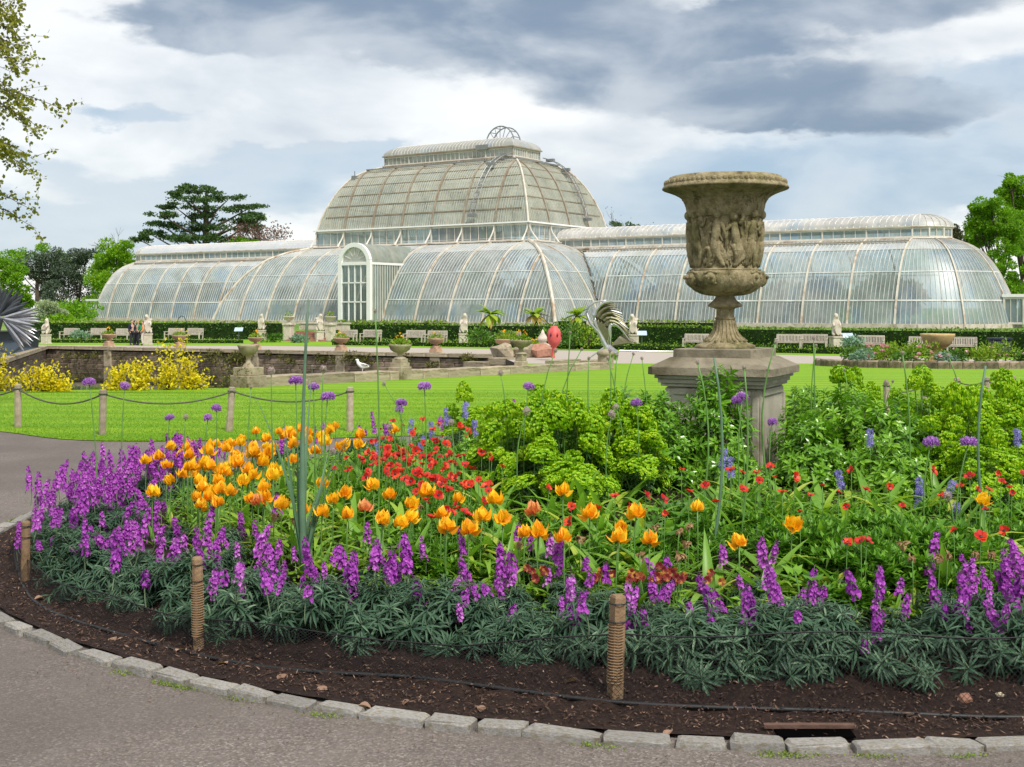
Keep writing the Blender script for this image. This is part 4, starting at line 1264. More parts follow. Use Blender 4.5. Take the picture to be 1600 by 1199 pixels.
# --- hedges
def hedge(label, x0, x1, off, zt, w, mat, zb=-.9, leaf=.16, dens=60, topmat=None, group=None):
    c = (x0 + x1) / 2; o = thing('hedge', label, 'hedge', (c, hedge_y(c) + off, zb), group)
    N = max(3, int((x1 - x0) / 2)); xs = np.linspace(x0, x1, N + 1)
    core = MB(); lv = MB(); tp = MB()
    for a, b in zip(xs, xs[1:]):
        A = np.array([a, hedge_y(a) + off, (zt + zb) / 2]); B = np.array([b, hedge_y(b) + off, (zt + zb) / 2])
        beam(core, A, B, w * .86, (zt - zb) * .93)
        L = np.linalg.norm(B - A); n = int(L * dens); t = rng.random(n)
        h = rng.random(n); pos = A + (B - A) * t[:, None]; pos[:, 1] += -w / 2 + rng.normal(0, .05, n); pos[:, 2] = zb + (zt - zb) * h
        lv.inst(KITE, frames(np.array([0, -.6, .5]) + rng.normal(0, .7, (n, 3)), rng.uniform(0, 6, n)), pos, np.stack([rng.uniform(.5, .9, n) * leaf, rng.uniform(.8, 1.3, n) * leaf, np.full(n, leaf)], 1))
        n = int(L * dens * .7); t = rng.random(n)
        pos = A + (B - A) * t[:, None]; pos[:, 1] += rng.uniform(-w / 2, w / 2, n); pos[:, 2] = zt + rng.normal(0, .05, n)
        tp.inst(KITE, frames(np.array([0, -.1, .8]) + rng.normal(0, .6, (n, 3)), rng.uniform(0, 6, n)), pos, np.stack([rng.uniform(.5, .9, n) * leaf, rng.uniform(.8, 1.2, n) * leaf, np.full(n, leaf)], 1))
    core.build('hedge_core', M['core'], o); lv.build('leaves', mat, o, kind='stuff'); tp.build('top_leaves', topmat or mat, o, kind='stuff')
    return o
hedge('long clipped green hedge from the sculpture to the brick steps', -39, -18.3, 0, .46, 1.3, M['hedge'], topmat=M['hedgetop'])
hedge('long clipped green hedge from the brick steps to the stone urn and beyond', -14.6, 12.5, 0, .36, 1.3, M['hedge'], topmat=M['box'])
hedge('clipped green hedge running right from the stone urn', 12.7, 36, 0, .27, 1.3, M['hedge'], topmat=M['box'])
hedge('bright young hedge peeping over the clipped hedge beside the stone urn', 8.3, 14, 2.6, .66, 1.2, M['hedgetop'])
hedge('short bright hedge top behind the third palm', 3.6, 5.2, 2.6, .72, 1.2, M['hedgetop'])
hedge('bright yellow green hedge behind the clipped hedge at the arched entrance', -14, -5, 2.4, .52, 1.2, M['hedgetop'])
hedge('low box edging along the terrace path left of the steps', -38, -19, -10.5, -.62, .5, M['box'], zb=-.9, leaf=.13, dens=30)
hedge('low box edging along the terrace path right of the steps', -12, 34, -12.5, -.60, .5, M['box'], zb=-.9, leaf=.13, dens=30)
hedge('second low line of box edging nearer the benches', -13, 34, -6.5, -.64, .45, M['box'], zb=-.9, leaf=.13, dens=24)

# --- benches
def bench_spec():
    parts = []
    def one(name, fn):
        m = MB(); fn(m); parts.append((name, m.mesh(name, M['benchwood']), None))
    for i, y in enumerate((-.19, -.095, 0, .095)): one('seat_slat', lambda m, y=y: box(m, (0, y, .44), (1.42, .08, .03), T=UNIT))
    for s in (-1, 1):
        one('leg', lambda m, s=s: box(m, (s * .70, -.22, .32), (.07, .07, .64), T=UNIT))
        one('leg', lambda m, s=s: beam(m, (s * .70, .17, 0), (s * .70, .27, .90), .07, .07))
        one('armrest', lambda m, s=s: box(m, (s * .70, -.02, .655), (.08, .56, .035), T=UNIT))
    one('back_rail', lambda m: beam(m, (-.72, .265, .88), (.72, .265, .88), .04, .09))
    one('back_rail', lambda m: beam(m, (-.68, .19, .50), (.68, .19, .50), .04, .06))
    m = MB()
    for x in np.linspace(-.62, .62, 16): beam(m, (x, .19, .5), (x, .26, .88), .045, .02)
    parts.append(('back_slats', m.mesh('back_slats', M['benchwood']), 'stuff'))
    return ('bench', 'bench', parts)
bs = bench_spec(); bl = []
for px, py in ((108, 531), (150, 531), (190, 532), (272, 531), (302, 531), (541, 535), (579, 535), (647, 536), (681, 537), (1232, 546), (1272, 546), (1360, 549), (1442, 552), (1503, 553), (1087, 545), (795, 539)):
    p = onz(px, py + 1.5, -.86)
    y = min(p[1], hedge_y(p[0]) - 1.5); p = np.array([(px - CX) / F * y, y, -.86])
    bl.append(place(bs, p, rz=-R_(24), label='', group='benches along the hedge', scale=1.03))
number(bl, 'weathered wooden garden bench by the hedge, {} bench from the left')

# --- heraldic-looking beasts in pale stone, seated upright with a shield
def beast_spec(v, seed):
    rr = random.Random(seed)
    m = MB(); box(m, (0, 0, .40), (.62, .62, .80)); box(m, (0, 0, .78), (.70, .70, .10)); box(m, (0, 0, .06), (.72, .72, .12))
    parts = [('plinth', m.mesh('plinth', M['palestone']), None)]
    lean = (.05, -.05, .0)[v % 3]
    vs = [(0, .12, 1.0), (lean, .08, 1.30), (lean * 1.5, .04, 1.62), (lean * 2, .0, 1.88), (lean * 2, -.06, 2.06), (lean * 2, -.22, 2.0),
          (-.2, -.10, 1.02), (-.24, -.26, .88), (.2, -.10, 1.02), (.24, -.26, .88),
          (-.20, -.08, 1.62), (-.22, -.25, 1.40), (.20, -.08, 1.62), (.20, -.27, 1.38), (lean * 2 - .09, .02, 2.2), (lean * 2 + .09, .02, 2.2), (.12, .28, .95), (.3, .3, 1.25)]
    es = [(0, 1), (1, 2), (2, 3), (3, 4), (4, 5), (0, 6), (6, 7), (0, 8), (8, 9), (2, 10), (10, 11), (2, 12), (12, 13), (4, 14), (4, 15), (0, 16), (16, 17)]
    rad = [.24, .22, .21, .14, .145, .08, .13, .08, .13, .08, .09, .065, .09, .065, .04, .04, .05, .04]
    if v % 2:
        vs += [(-.3, .2, 1.9), (.3, .2, 1.9)]; es += [(2, 18), (2, 19)]; rad += [.06, .06]
    parts.append(('beast', skin_mesh('beast', vs, es, rad, M['palestone'], 1), None))
    m = MB(); V = []
    out = [(-.2, 1.5), (.2, 1.5), (.2, 1.18), (.13, 1.0), (0, .88), (-.13, 1.0), (-.2, 1.18)]
    V = [(x, -.36, z) for x, z in out] + [(x, -.29, z) for x, z in out]
    m.add(V, [np.array([tuple(range(7))]), np.array([(i, 7 + i, 7 + (i + 1) % 7, (i + 1) % 7) for i in range(7)])])
    parts.append(('shield', m.mesh('shield', M['palestone']), None))
    return ('stone_beast', 'statue', parts)
M['lichen'] = roughmat('lichened stone', (.55, .38, .14), (.62, .52, .36), 3, .85, .4)
specs = [beast_spec(v, v) for v in range(4)]
lab = ['pale stone beast statue on a plinth beside the slate hoarding', 'pale stone beast statue right behind the group of people', 'pale stone beast statue left of the brick steps',
       'pale stone beast statue standing right in front of the brick steps', 'pale stone beast statue with a yellowed head left of the first palm', 'pale stone beast statue right of the metal feather sculpture', 'pale stone beast statue between benches right of the big stone urn']
for i, (px, yb, yt) in enumerate(((72, 538, 497), (231, 539, 491), (409, 531, 490), (499, 534, 490), (724, 540, 489), (990, 541.5, 490), (1306, 547, 489))):
    p = onz(px, yb, -.86); h = (yb - yt) / F * p[1]
    place(specs[i % 4], p, rz=R_((-20, 15, -10, 25, 5, -15, 10)[i]), scale=h / 2.24, label=lab[i], group='stone beast statues along the terrace')

# --- brick steps with stone piers and urns
st = thing('brick_steps', 'flight of brick steps with a pale stone parapet through the gap in the hedge', 'steps', onz(476, 534, -.86))
p0 = np.array(st.location); rzs = -R_(20)
for k in range(5):
    m = MB(); box(m, (0, k * .34 + .2, .075 + k * .15), (3.1, .40, .15), T=UNIT); link('step', m.mesh('step', M['brick']), st, rot=(0, 0, rzs))
for s in (-1, 1):
    m = MB(); box(m, (s * 1.75, .7, .62), (.62, .62, 1.25)); box(m, (s * 1.75, .7, 1.28), (.78, .78, .14)); link('pier', m.mesh('pier', M['palestone']), st, rot=(0, 0, rzs))
    m = MB(); lathe(m, [(.2, 1.35), (.1, 1.45), (.1, 1.52), (.34, 1.62), (.42, 1.80), (.46, 1.84), (.40, 1.86), (.01, 1.80)], 14, c=(s * 1.75, .7, 0)); link('urn', m.mesh('urn', M['palestone'], True), st, rot=(0, 0, rzs))
    m = MB(); blob(m, (s * 1.75, .7, 1.95), .3, 60, .16); link('urn_foliage', m.mesh('urn_foliage', M['lime']), st, 'stuff', rot=(0, 0, rzs))
m = MB(); box(m, (0, 3.0, 1.05), (4.2, .4, .5)); box(m, (0, 2.98, 1.33), (4.4, .5, .1)); link('parapet', m.mesh('parapet', M['palestone']), st, rot=(0, 0, rzs))

# --- planting on the terrace
def shrub(label, px, py, zb, r, mat, n=420, leaf=.2, zs=.8, name='shrub', Y=None, group=None, stems=True):
    p = onz(px, py, zb) if Y is None else np.array([(px - CX) / F * Y, Y, zb])
    o = thing(name, label, 'shrub', (p[0], p[1], zb), group)
    m = MB(); 
    for k in range(6):
        q = rng.normal(0, r * .33, 2); rr = r * rng.uniform(.45, .75)
        blob(m, (q[0], q[1], r * zs * rng.uniform(.55, 1.05)), (rr, rr, rr * zs), n // 6, leaf)
    m.build('foliage', mat, o, kind='stuff', origin=(0, 0, 0))
    if stems:
        m = MB()
        for k in range(6):
            e = np.array([*rng.normal(0, r * .3, 2), r * zs]); tube(m, [(0, 0, -.05), e * .5 + [0, 0, .05], e], [.04, .03, .01], 4)
        m.build('stems', M['bark'], o, origin=(0, 0, 0))
    return o
shrub('dark green shrub at the foot of the first palm', 752, 542, -.86, .95, M['green'])
shrub('low green shrub just right of the first palm trunk', 778, 543, -.86, .8, M['green'])
shrub('small yellow green shrub between the first and second palms', 795, 541, -.86, .75, M['lime'])
shrub('dark green shrub between the second palm and the red pod', 853, 539, -.86, .9, M['green'])
shrub('tall dark green shrub just right of the red pod', 893, 546, -.86, 1.35, M['green'], n=700)
shrub('brighter green shrub behind the metal feather', 921, 546, -.86, 1.2, M['lime'])
shrub('low blue green shrub in front of the brick steps', 460, 536, -.86, .7, M['bluegreen'], zs=.5)
shrub('green perennial clump beside the stone beast left of the steps', 425, 535, -.86, .9, M['green'], zs=.5)
shrub('pale green clump before the benches nearest the sculpture', 125, 533, -.86, .95, M['bluegreen'], zs=.5)
shrub('orange leaved clump in front of the second palm', 822, 533, -.86, .8, M['orangeflower'], n=200, zs=.6)
shrub('brownish airy clump left of the brick steps', 434, 530, -.86, .9, M['deadleaf'], n=160, zs=.9)
shrub('blue grey clump at the bed edge right of the last statue', 1337, 552, -.86, .8, M['bluegreen'], zs=.7)
# bank-side yellow shrubs
for px, Y, r, lb, zs in ((-8, 28, .55, 'yellow leaved shrub cut off by the edge of the view', 1.2), (62, 28, .62, 'broad yellow leaved shrub on the pond bank at far left', .75), (92, 28, .35, 'small yellow leaved shrub beside the broad one on the pond bank', .7),
                         (181, 28.6, .36, 'yellow leaved shrub on the pond bank left of centre of the row', 1.2), (222, 28.6, .38, 'spindly yellow leaved shrub on the pond bank with orange tips', 1.2), (262, 28.8, .55, 'tallest yellow leaved shrub on the pond bank', 1.45),
                         (298, 28.9, .46, 'yellow leaved shrub at the right end of the row by the pond', 1.2)):
    x = (px - CX) / F * Y
    o = thing('yellow_shrub', lb, 'shrub', (x, Y, slope(Y) - .05), 'yellow shrubs on the pond bank')
    m = MB(); sm_ = MB(); ns = 16; r *= .85
    for k in range(ns):
        e = np.array([rng.normal(0, r * .5), rng.normal(0, r * .4), r * zs * (.3 + 1.7 * rng.random() ** 1.6)])
        tube(sm_, [(0, 0, 0), e * [.6, .6, .5], e], [.012, .008, .003], 3)
        t = rng.uniform(.35, 1.02, 48)[:, None]
        nn = 48
        m.inst(KITE, frames(rng.normal(0, 1, (nn, 3)) + [0, 0, .3], rng.uniform(0, 6, nn)), e * t + rng.normal(0, .075, (nn, 3)), np.stack([rng.uniform(.035, .06, nn), rng.uniform(.06, .11, nn), np.full(nn, .08)], 1))
    m.build('foliage', M['yellow'], o, kind='stuff', origin=(0, 0, 0)); sm_.build('stems', M['bark'], o, origin=(0, 0, 0))
for px, r in ((340, .5), (366, .45)):
    Y = 29.6; x = (px - CX) / F * Y; o = thing('bank_shrub', 'sparse olive shrub on the pond bank ' + ('left of' if px < 350 else 'touching') + ' the mossy urn pier', 'shrub', (x, Y, slope(Y) - .05))
    m = MB(); blob(m, (0, 0, r * .7), (r, r * .6, r * 1.3), 160, .07, shell=.2); m.build('foliage', M['ivy'], o, kind='stuff', origin=(0, 0, 0))

# --- young palms
frond = leaf_t(.34, 5, 1.3, -.35, .75)
for px, yt, yb, lb, dry in ((766, 474, 536, 'young palm tree, leftmost of three before the glasshouse', 0), (837, 477, 534, 'young palm tree with browned drooping fronds, middle of three', 1), (902, 478, 536, 'young palm tree behind the red pod and feather, rightmost of three', 0)):
    p = onz(px, yb, -.86); h = (yb - yt) / F * p[1]
    o = thing('palm', lb, 'palm', p)
    m = MB(); tube(m, [(0, 0, -.1), (.03, 0, h * .4), (0, 0, h * .72)], [.15, .13, .17], 8); m.build('trunk', M['bark'], o, origin=(0, 0, 0))
    M['dryfrond'] = M.get('dryfrond') or leafmat('dry fronds', [(0, (.30, .22, .05)), (1, (.48, .36, .10))], .6, .3)
    for k in range(22):
        az = k * 2.4; el = rng.uniform(-18, 75); d = np.array([[math.cos(az) * math.cos(R_(el)), math.sin(az) * math.cos(R_(el)), math.sin(R_(el))]])
        L = h * rng.uniform(.40, .55)
        m = MB(); m.inst(frond, frames(d), np.array([[0, 0, h * .72]]), L)
        m.build('frond', M['dryfrond'] if (el < -12 or (dry and el < 25)) else M['lime'], o, origin=(0, 0, 0))

# --- the sculptures
o = thing('silver_fan', 'large spiky fan of splayed silver metal blades above the slate hoarding', 'sculpture', P(3, 497, 62))
def blade(m, a, L, w, tilt, bend, c=(0, 0, 0), th=.03):
    """a long pointed metal blade, with thickness"""
    t = np.linspace(0, 1, 8); hw = w / 2 * np.sin(np.pi * np.clip(t * .93 + .07, 0, 1)) ** .7; hw[-1] = .004
    y = L * t; z = bend * L * t ** 2
    ca, sa = math.cos(a), math.sin(a)
    pts = np.stack([y * ca, tilt * y, y * sa + z], 1) + np.array(c)
    nrm = np.array([-sa, 0, ca])
    A = pts - nrm * hw[:, None]; B = pts + nrm * hw[:, None]; up = np.array([0, -th, 0])
    V = np.stack([A, B, pts + up], 1).reshape(-1, 3)
    q = [(i * 3 + j, i * 3 + (j + 1) % 3, i * 3 + 3 + (j + 1) % 3, i * 3 + 3 + j) for i in range(7) for j in range(3)]
    m.add(V, np.array(q))
for k, a in enumerate(np.linspace(-62, 12, 15)):
    m = MB(); blade(m, R_(a), rng.uniform(1.75, 2.15), .20, rng.uniform(-.25, .25), .06); m.build('blade', M['silver'], o, origin=(0, 0, 0))
for k, a in enumerate(np.linspace(18, 100, 16)):
    m = MB(); blade(m, R_(a), rng.uniform(1.5, 2.0), .22, rng.uniform(-.3, .3), -.05, (-.25, .1, .1)); m.build('blade', M['darksilver'], o, origin=(0, 0, 0))
for k, a in enumerate(np.linspace(110, 240, 14)):
    m = MB(); blade(m, R_(a), rng.uniform(1.5, 2.0), .22, rng.uniform(-.3, .3), -.05, (-.1, .1, 0)); m.build('blade', M['silver' if k % 2 else 'darksilver'], o, origin=(0, 0, 0))
m = MB(); tube(m, [(-.3, .1, -.9), (-.1, 0, 0)], [.12, .2], 8); m.build('stem', M['darksilver'], o, origin=(0, 0, 0))
# slate hoarding under it
V = [P(62, 517, 76), P(-170, 523, 47), P(-170, 660, 47), P(0, 575, 58), P(60, 543, 76)]
V2 = [v + np.array([-.8, 1.6, 0]) for v in V]
o = thing('hoarding', 'dark slate blue boarded enclosure standing on the pond wall', 'hoarding', V[3])
m = MB(); m.add(V + V2, [np.array([(0, 1, 2, 3, 4)]), np.array([(9, 8, 7, 6, 5)]), np.array([(i, i + 5, (i + 1) % 5 + 5, (i + 1) % 5) for i in range(5)])]); m.build('boards', M['slate'], o)
m = MB(); beam(m, V[0] + [0, .3, .03], V[1] + [0, .3, .03], .5, .07); m.build('rim', M['darksilver'], o)
# metal feather
o = thing('feather_sculpture', 'tall curling metal feather sculpture with bronze barbs and a silver foot', 'sculpture', onz(955, 566, -.72))
b = np.array(o.location); Yf = b[1]
def Q(px, py, dy=0.): return P(px, py, Yf + dy)
q = np.array([Q(952, 560), Q(946, 540), Q(936, 520), Q(922, 505), Q(916, 490), Q(919, 480), Q(930, 472), Q(943, 470), Q(955, 469)])
m = MB(); tube(m, q, [.13, .11, .08, .06, .05, .05, .045, .03, .008], 8); m.build('quill', M['silver'], o, True)
edge_ = [(958, 471), (966, 478), (972, 490), (977, 503), (982, 514), (985, 524), (984, 533)]
for k in range(16):
    t = k / 15; i = t * 6
    ex, ey = [np.interp(i, range(7), [e[c] for e in edge_]) for c in (0, 1)]
    ins = 4 + 26 * t
    pts = [Q(950 + 3 * t, 541 - 2 * t), Q(940 + ins * .45, 524), Q(926 + ins * .85, 506 + 8 * t, .05 * (k % 3)), Q(923 + ins * 1.05, 488 + 16 * t, .08 * (k % 3)), Q((930 + ins + ex) / 2 - 4, (478 + 14 * t + ey) / 2 - 2, .1 * (k % 3)), Q(ex, ey, .12 * (k % 3 - 1))]
    pts = np.array(pts); tt = np.linspace(0, 1, 12); p_ = np.stack([np.interp(tt, np.linspace(0, 1, 6), pts[:, c]) for c in range(3)], 1)
    p_[1:-1] = (p_[:-2] + p_[1:-1] * 2 + p_[2:]) / 4
    m = MB(); tube(m, p_, [.03, .05, .07, .085, .095, .095, .09, .08, .065, .05, .03, .006], 5); m.build('barb', M['bronze' if k % 5 else 'silver'], o)
for k in range(9):
    m = MB(); a = R_(12 + k * 5); s = Q(957, 540); tube(m, [s, s + np.array([.5 * math.cos(a), .1 * (k - 4) * .2, .42 * math.sin(a)]), s + np.array([1.0 * math.cos(a), .15 * (k - 4) * .3, .75 * math.sin(a)])], [.06, .05, .008], 5); m.build('barb', M['bronze'], o)
m = MB(); 
for k in range(5): tube(m, [Q(948 + k, 540), Q(951 + 3.2 * k, 551, -.1 * k), Q(952 + 3 * k, 563)], [.05, .11, .03], 6)
m.build('foot', M['silver'], o)
m = MB(); tube(m, [Q(945, 543), Q(931, 552), Q(918, 562)], [.05, .04, .03], 6); m.build('prop', M['silver'], o)
m = MB(); tube(m, [Q(968, 548), Q(1010, 549, .3), Q(1052, 549, .6)], [.03, .03, .02], 6); m.build('side_quill', M['silver'], o)
# red seed pod on a stalk
pb = onz(864, 560, -.75)
o = thing('red_pod', 'red painted metal seed pod sculpture with dark openings on a short stalk', 'sculpture', pb)
m = MB(); hz = (560 - 510) / F * pb[1]; s = hz / 2.2
tube(m, [(0, 0, 0), (0.03, 0, .5 * s), (.08, 0, .9 * s)], [.14 * s, .12 * s, .2 * s], 10); m.build('stalk', M['red'], o, origin=(0, 0, 0))
m = MB(); lathe(m, [(.14 * s, .75 * s), (.38 * s, 1.0 * s), (.50 * s, 1.3 * s), (.49 * s, 1.65 * s), (.40 * s, 1.95 * s), (.25 * s, 2.1 * s), (.24 * s, 2.2 * s), (.1 * s, 2.22 * s), (.02, 2.2 * s)], 18, c=(.08 * s, 0, 0)); m.build('pod', M['red'], o, True, origin=(0, 0, 0))
m = MB()
for az, zz in ((-118, 1.62), (-66, 1.58), (-15, 1.6), (-165, 1.6)):
    a = R_(az); rr = np.interp(zz, [1.0, 1.3, 1.65], [.40, .50, .49]) * s
    c = np.array([.08 * s + rr * math.cos(a), rr * math.sin(a), zz * s]); d = np.array([[math.cos(a), math.sin(a), .05]])
    pts = [c + d[0] * .012 + [0, 0, -.13 * s], c + d[0] * .02, c + d[0] * .0 + [0, 0, .13 * s]]
    tube(m, pts, [.02 * s, .07 * s, .02 * s], 10)
link('openings', m.mesh('openings', plain('dark red inside', (.10, .015, .02), .6)), o, 'stuff')
# small hoop behind the hedge and lecterns
p = P(284, 498, 99); o = thing('metal_hoop', 'thin dark metal hoop arching above the clipped hedge', 'hoop', (p[0], p[1], -.85))
m = MB(); a = np.linspace(0, math.pi, 13); tube(m, [(.36, 0, 0), (.36, 0, 1.2)], .035, 5); tube(m, [(-.36, 0, 0), (-.36, 0, 1.2)], .035, 5); tube(m, np.stack([.36 * np.cos(a), np.zeros(13), 1.2 + .62 * np.sin(a)], 1), .035, 5); m.build('arch', M['darksilver'], o, origin=(0, 0, 0))
for px, py, lb in ((373, 534, 'small blue white information panel on a post left of the statue by the steps'), (1003, 543, 'small blue white information panel at the hedge right of the feather'), (1325, 549, 'small blue white information panel beside the last statue')):
    p = onz(px, py, -.86); o = thing('info_panel', lb, 'sign', p)
    m = MB(); tube(m, [(0, 0, 0), (0, 0, .85)], .035, 6); m.build('post', M['darksilver'], o, origin=(0, 0, 0))
    m = MB(); m.inst(UNIT, np.array(Matrix.Rotation(R_(40), 3, 'X'))[None], np.array([[0, 0, .9]]), np.array([[.62, .42, .03]])); m.build('board', M['infoboard'] if 'infoboard' in M else M.setdefault('infoboard', plain('blue white board', (.42, .52, .62), .4)), o, origin=(0, 0, 0))
# dark box by the hedge at the right
p = onz(1562, 556, -.86); o = thing('storage_box', 'dark navy storage box by the hedge at the right', 'box', p)
m = MB(); box(m, (0, 0, .45), (1.0, .7, .8)); m.build('body', M['navy'], o, origin=(0, 0, 0)); m = MB(); box(m, (0, 0, .90), (1.1, .8, .10)); m.build('lid', M['navy'], o, origin=(0, 0, 0))
# gull on the pond wall
p = np.array([(566 - CX) / F * 34.6, 34.6, slope(34.6) + .27])
o = thing('white_bird', 'white and grey gull standing on the pond coping', 'bird', p)
bird = skin_mesh('body', [(0, 0, .16), (.10, 0, .15), (-.09, 0, .19), (-.14, 0, .27), (-.13, 0, .33), (-.20, 0, .32), (.2, 0, .13), (0, .03, .08), (0, .03, .0), (.01, -.03, .08), (.01, -.03, 0)],
                 [(0, 1), (0, 2), (2, 3), (3, 4), (4, 5), (1, 6), (0, 7), (7, 8), (0, 9), (9, 10)], [.085, .065, .075, .045, .05, .012, .02, .015, .008, .015, .008], M['white'], 1)
link('body', bird, o)
m = MB(); m.inst(leaf_t(.35, 3, .1, .5), frames(np.array([[1, .05, -.12], [1, -.05, -.12]])), np.array([[-.06, .06, .2], [-.06, -.06, .2]]), .3); link('wing', m.mesh('wing', plain('grey plumage', (.36, .38, .41), .6)), o, 'stuff')
p = P(339, 598, 30.0); o = thing('dark_bird', 'dark grey duck resting on the bank beside the yellow shrubs', 'bird', (311.5 / 311.5 * (308 - CX) / F * 29.0, 29.0, slope(29.0) + .0))
link('body', skin_mesh('body', [(0, 0, .10), (.12, 0, .10), (-.11, 0, .12), (-.17, 0, .2), (-.24, 0, .19), (.2, 0, .13)], [(0, 1), (0, 2), (2, 3), (3, 4), (1, 5)], [.09, .075, .07, .05, .018, .02], M['darksilver'], 1), o)

# --- people on the terrace path
M['skin'] = plain('skin', (.48, .30, .22), .6); M['hair'] = plain('brown hair', (.05, .032, .02), .7)
def person(label, px, py, h, face, top, leg, hair, arms):
    p = onz(px, py, -.855); o = thing('person', label, 'person', p, rz=face)
    k = h / 1.75
    base = {'pel': (0, 0, .95), 'ch': (0, .0, 1.25), 'nk': (0, 0, 1.47), 'hd': (0, -.02, 1.62), 'ht': (0, -.01, 1.70)}
    for s, n in ((-1, 'l'), (1, 'r')):
        base |= {n + 'hip': (s * .09, 0, .90), n + 'kn': (s * .10, -.02 - .05 * (s > 0), .50), n + 'an': (s * .11, .0 + .04 * (s < 0), .09), n + 'to': (s * .12, -.14, .03),
                 n + 'sh': (s * .19, 0, 1.40), n + 'el': (s * .25, .03, 1.13), n + 'wr': (s * .24, -.08 - .14 * arms, .92 + .16 * arms), n + 'ha': (s * .22, -.12 - .18 * arms, .85 + .2 * arms)}
    K = list(base); ix = {n: i for i, n in enumerate(K)}
    E = [('pel', 'ch'), ('ch', 'nk'), ('nk', 'hd'), ('hd', 'ht')]
    for n in 'lr': E += [('pel', n + 'hip'), (n + 'hip', n + 'kn'), (n + 'kn', n + 'an'), (n + 'an', n + 'to'), ('ch', n + 'sh'), (n + 'sh', n + 'el'), (n + 'el', n + 'wr'), (n + 'wr', n + 'ha')]
    rad = {'pel': .135, 'ch': .14, 'nk': .055, 'hd': .092, 'ht': .07}
    for n in 'lr': rad |= {n + 'hip': .09, n + 'kn': .062, n + 'an': .042, n + 'to': .035, n + 'sh': .065, n + 'el': .045, n + 'wr': .034, n + 'ha': .03}
    link('body', skin_mesh('body', [np.array(base[n]) * k for n in K], [(ix[a], ix[b]) for a, b in E], [rad[n] * k for n in K], M['skin'], 1), o)
    def cloth(name, ns, grow, mat, low=None):
        if low: base.update(low)
        jx = {n: i for i, n in enumerate(ns)}
        es = [(jx[a], jx[b]) for a, b in E if a in jx and b in jx]
        link(name, skin_mesh(name, [np.array(base[n]) * k for n in ns], es, [(rad[n] + grow) * k for n in ns], mat, 1), o)
    cloth('jacket', ['ch', 'pel', 'lsh', 'rsh', 'lel', 'rel', 'lwr', 'rwr'], .022, top)
    cloth('trousers', ['pel', 'lhip', 'rhip', 'lkn', 'rkn', 'lan', 'ran'], .014, leg)
    cloth('shoe', ['lan', 'lto'], .012, M['black']); cloth('shoe', ['ran', 'rto'], .012, M['black'])
    link('hair', skin_mesh('hair', [np.array(q) * k for q in ((0, .035, 1.60), (0, .03, 1.70), (0, -.02, 1.745))], [(0, 1), (1, 2)], [.088 * k, .092 * k, .06 * k], hair, 1), o)
    return o
nv = plain('dark navy cloth', (.012, .016, .035), .8); gr = plain('green cloth', (.02, .20, .09), .8); og = plain('orange cloth', (.60, .27, .10), .8); dk = plain('dark trousers', (.02, .022, .03), .8); lt = plain('pale cloth', (.55, .50, .45), .8)
person('person in dark navy jacket and trousers, foremost of the group on the terrace', 206, 540, 1.72, R_(60), nv, dk, M['hair'], 0)
person('person in navy clothes standing close behind the foremost one', 211, 539.5, 1.66, R_(100), nv, nv, M['hair'], .6)
person('person in a green jacket beside the two in navy', 216, 540, 1.68, R_(-40), gr, dk, plain('fair hair', (.35, .24, .12), .7), .3)
person('person in an orange top and pale trousers next to the statue', 223, 540, 1.64, R_(-70), og, lt, plain('red hair', (.22, .09, .04), .7), .4)

# --- round bed on the right with its stone basin
rbc = np.array([17.9, 51.2]); zr_ = slope(51.2)
rb = thing('round_bed_edging', 'low mottled stone edging of the round flower bed on the right lawn', 'edging', (*rbc, zr_))
em = [MB().inst(cbox_t(.12, 80 + i, .04), np.eye(3)[None], np.zeros((1, 3)), 1.0).mesh('stone', M['wallstone']) for i in range(4)]
for i, a in enumerate(np.arange(165, 375, 5.2)):
    c = R_(a); y = rbc[1] + 4.9 * math.sin(c); link('stone', em[i % 4], rb, loc=(4.9 * math.cos(c), 4.9 * math.sin(c), slope(y) - zr_ + .12), rot=(0, 0, c + math.pi / 2), scale=(.44, .28, .34))
mb = MB(); a = np.linspace(0, 2 * math.pi, 40)[:-1]
mb.add([(rbc[0] + 4.8 * math.cos(q), rbc[1] + 4.8 * math.sin(q), slope(rbc[1] + 4.8 * math.sin(q)) + .1) for q in a], np.array([tuple(range(39))])); mb.build('bed_soil', M['soil'], kind='structure')
vase('big golden sandstone basin on a foot in the middle of the round bed at right', 1465, 51.2, zr_ + .1, .25, .8, .70, .62, .38, M['sandstone'], plant=False, n=28)
for i, (px, dy, r, mt) in enumerate(((1345, -2.3, .55, 'bluegreen'), (1395, -2.2, .75, 'lime'), (1440, -2.6, .8, 'lime'), (1490, -2.9, .5, 'green'), (1530, -2.6, .6, 'lime'), (1562, -2.2, .78, 'lime'), (1600, -1.2, .5, 'green'), (1480, -3.9, .4, 'bluegreen'), (1415, -3.8, .45, 'green'), (1375, -.5, .7, 'lime'), (1330, .2, .55, 'green'), (1640, -1, .6, 'lime'))):
    Y = rbc[1] + dy
    shrub(f'leafy peony clump in the round bed at right', px, 0, slope(Y) + .08, r, M[mt], n=520, leaf=.13, Y=Y, group='peony clumps in the round bed', name='peony', stems=False)
number([q for q in COL.objects if q.name.startswith('peony')], 'leafy peony clump in the round stone edged bed, {} from the left')
pm = MB()
for i in range(26):
    px = rng.uniform(1335, 1620); Y = rbc[1] + rng.uniform(-4.2, -1.5); p = np.array([(px - CX) / F * Y, Y, slope(Y) + rng.uniform(.35, .85)])
    dd = sph(9, 0, 90); pm.inst(PETAL, frames(dd), np.repeat(p[None], 9, 0), .13)
tag(pm.build('peony_flowers', M['pinkflower'], kind='stuff'), 'scattered pink flowers in the round bed', 'flowers')
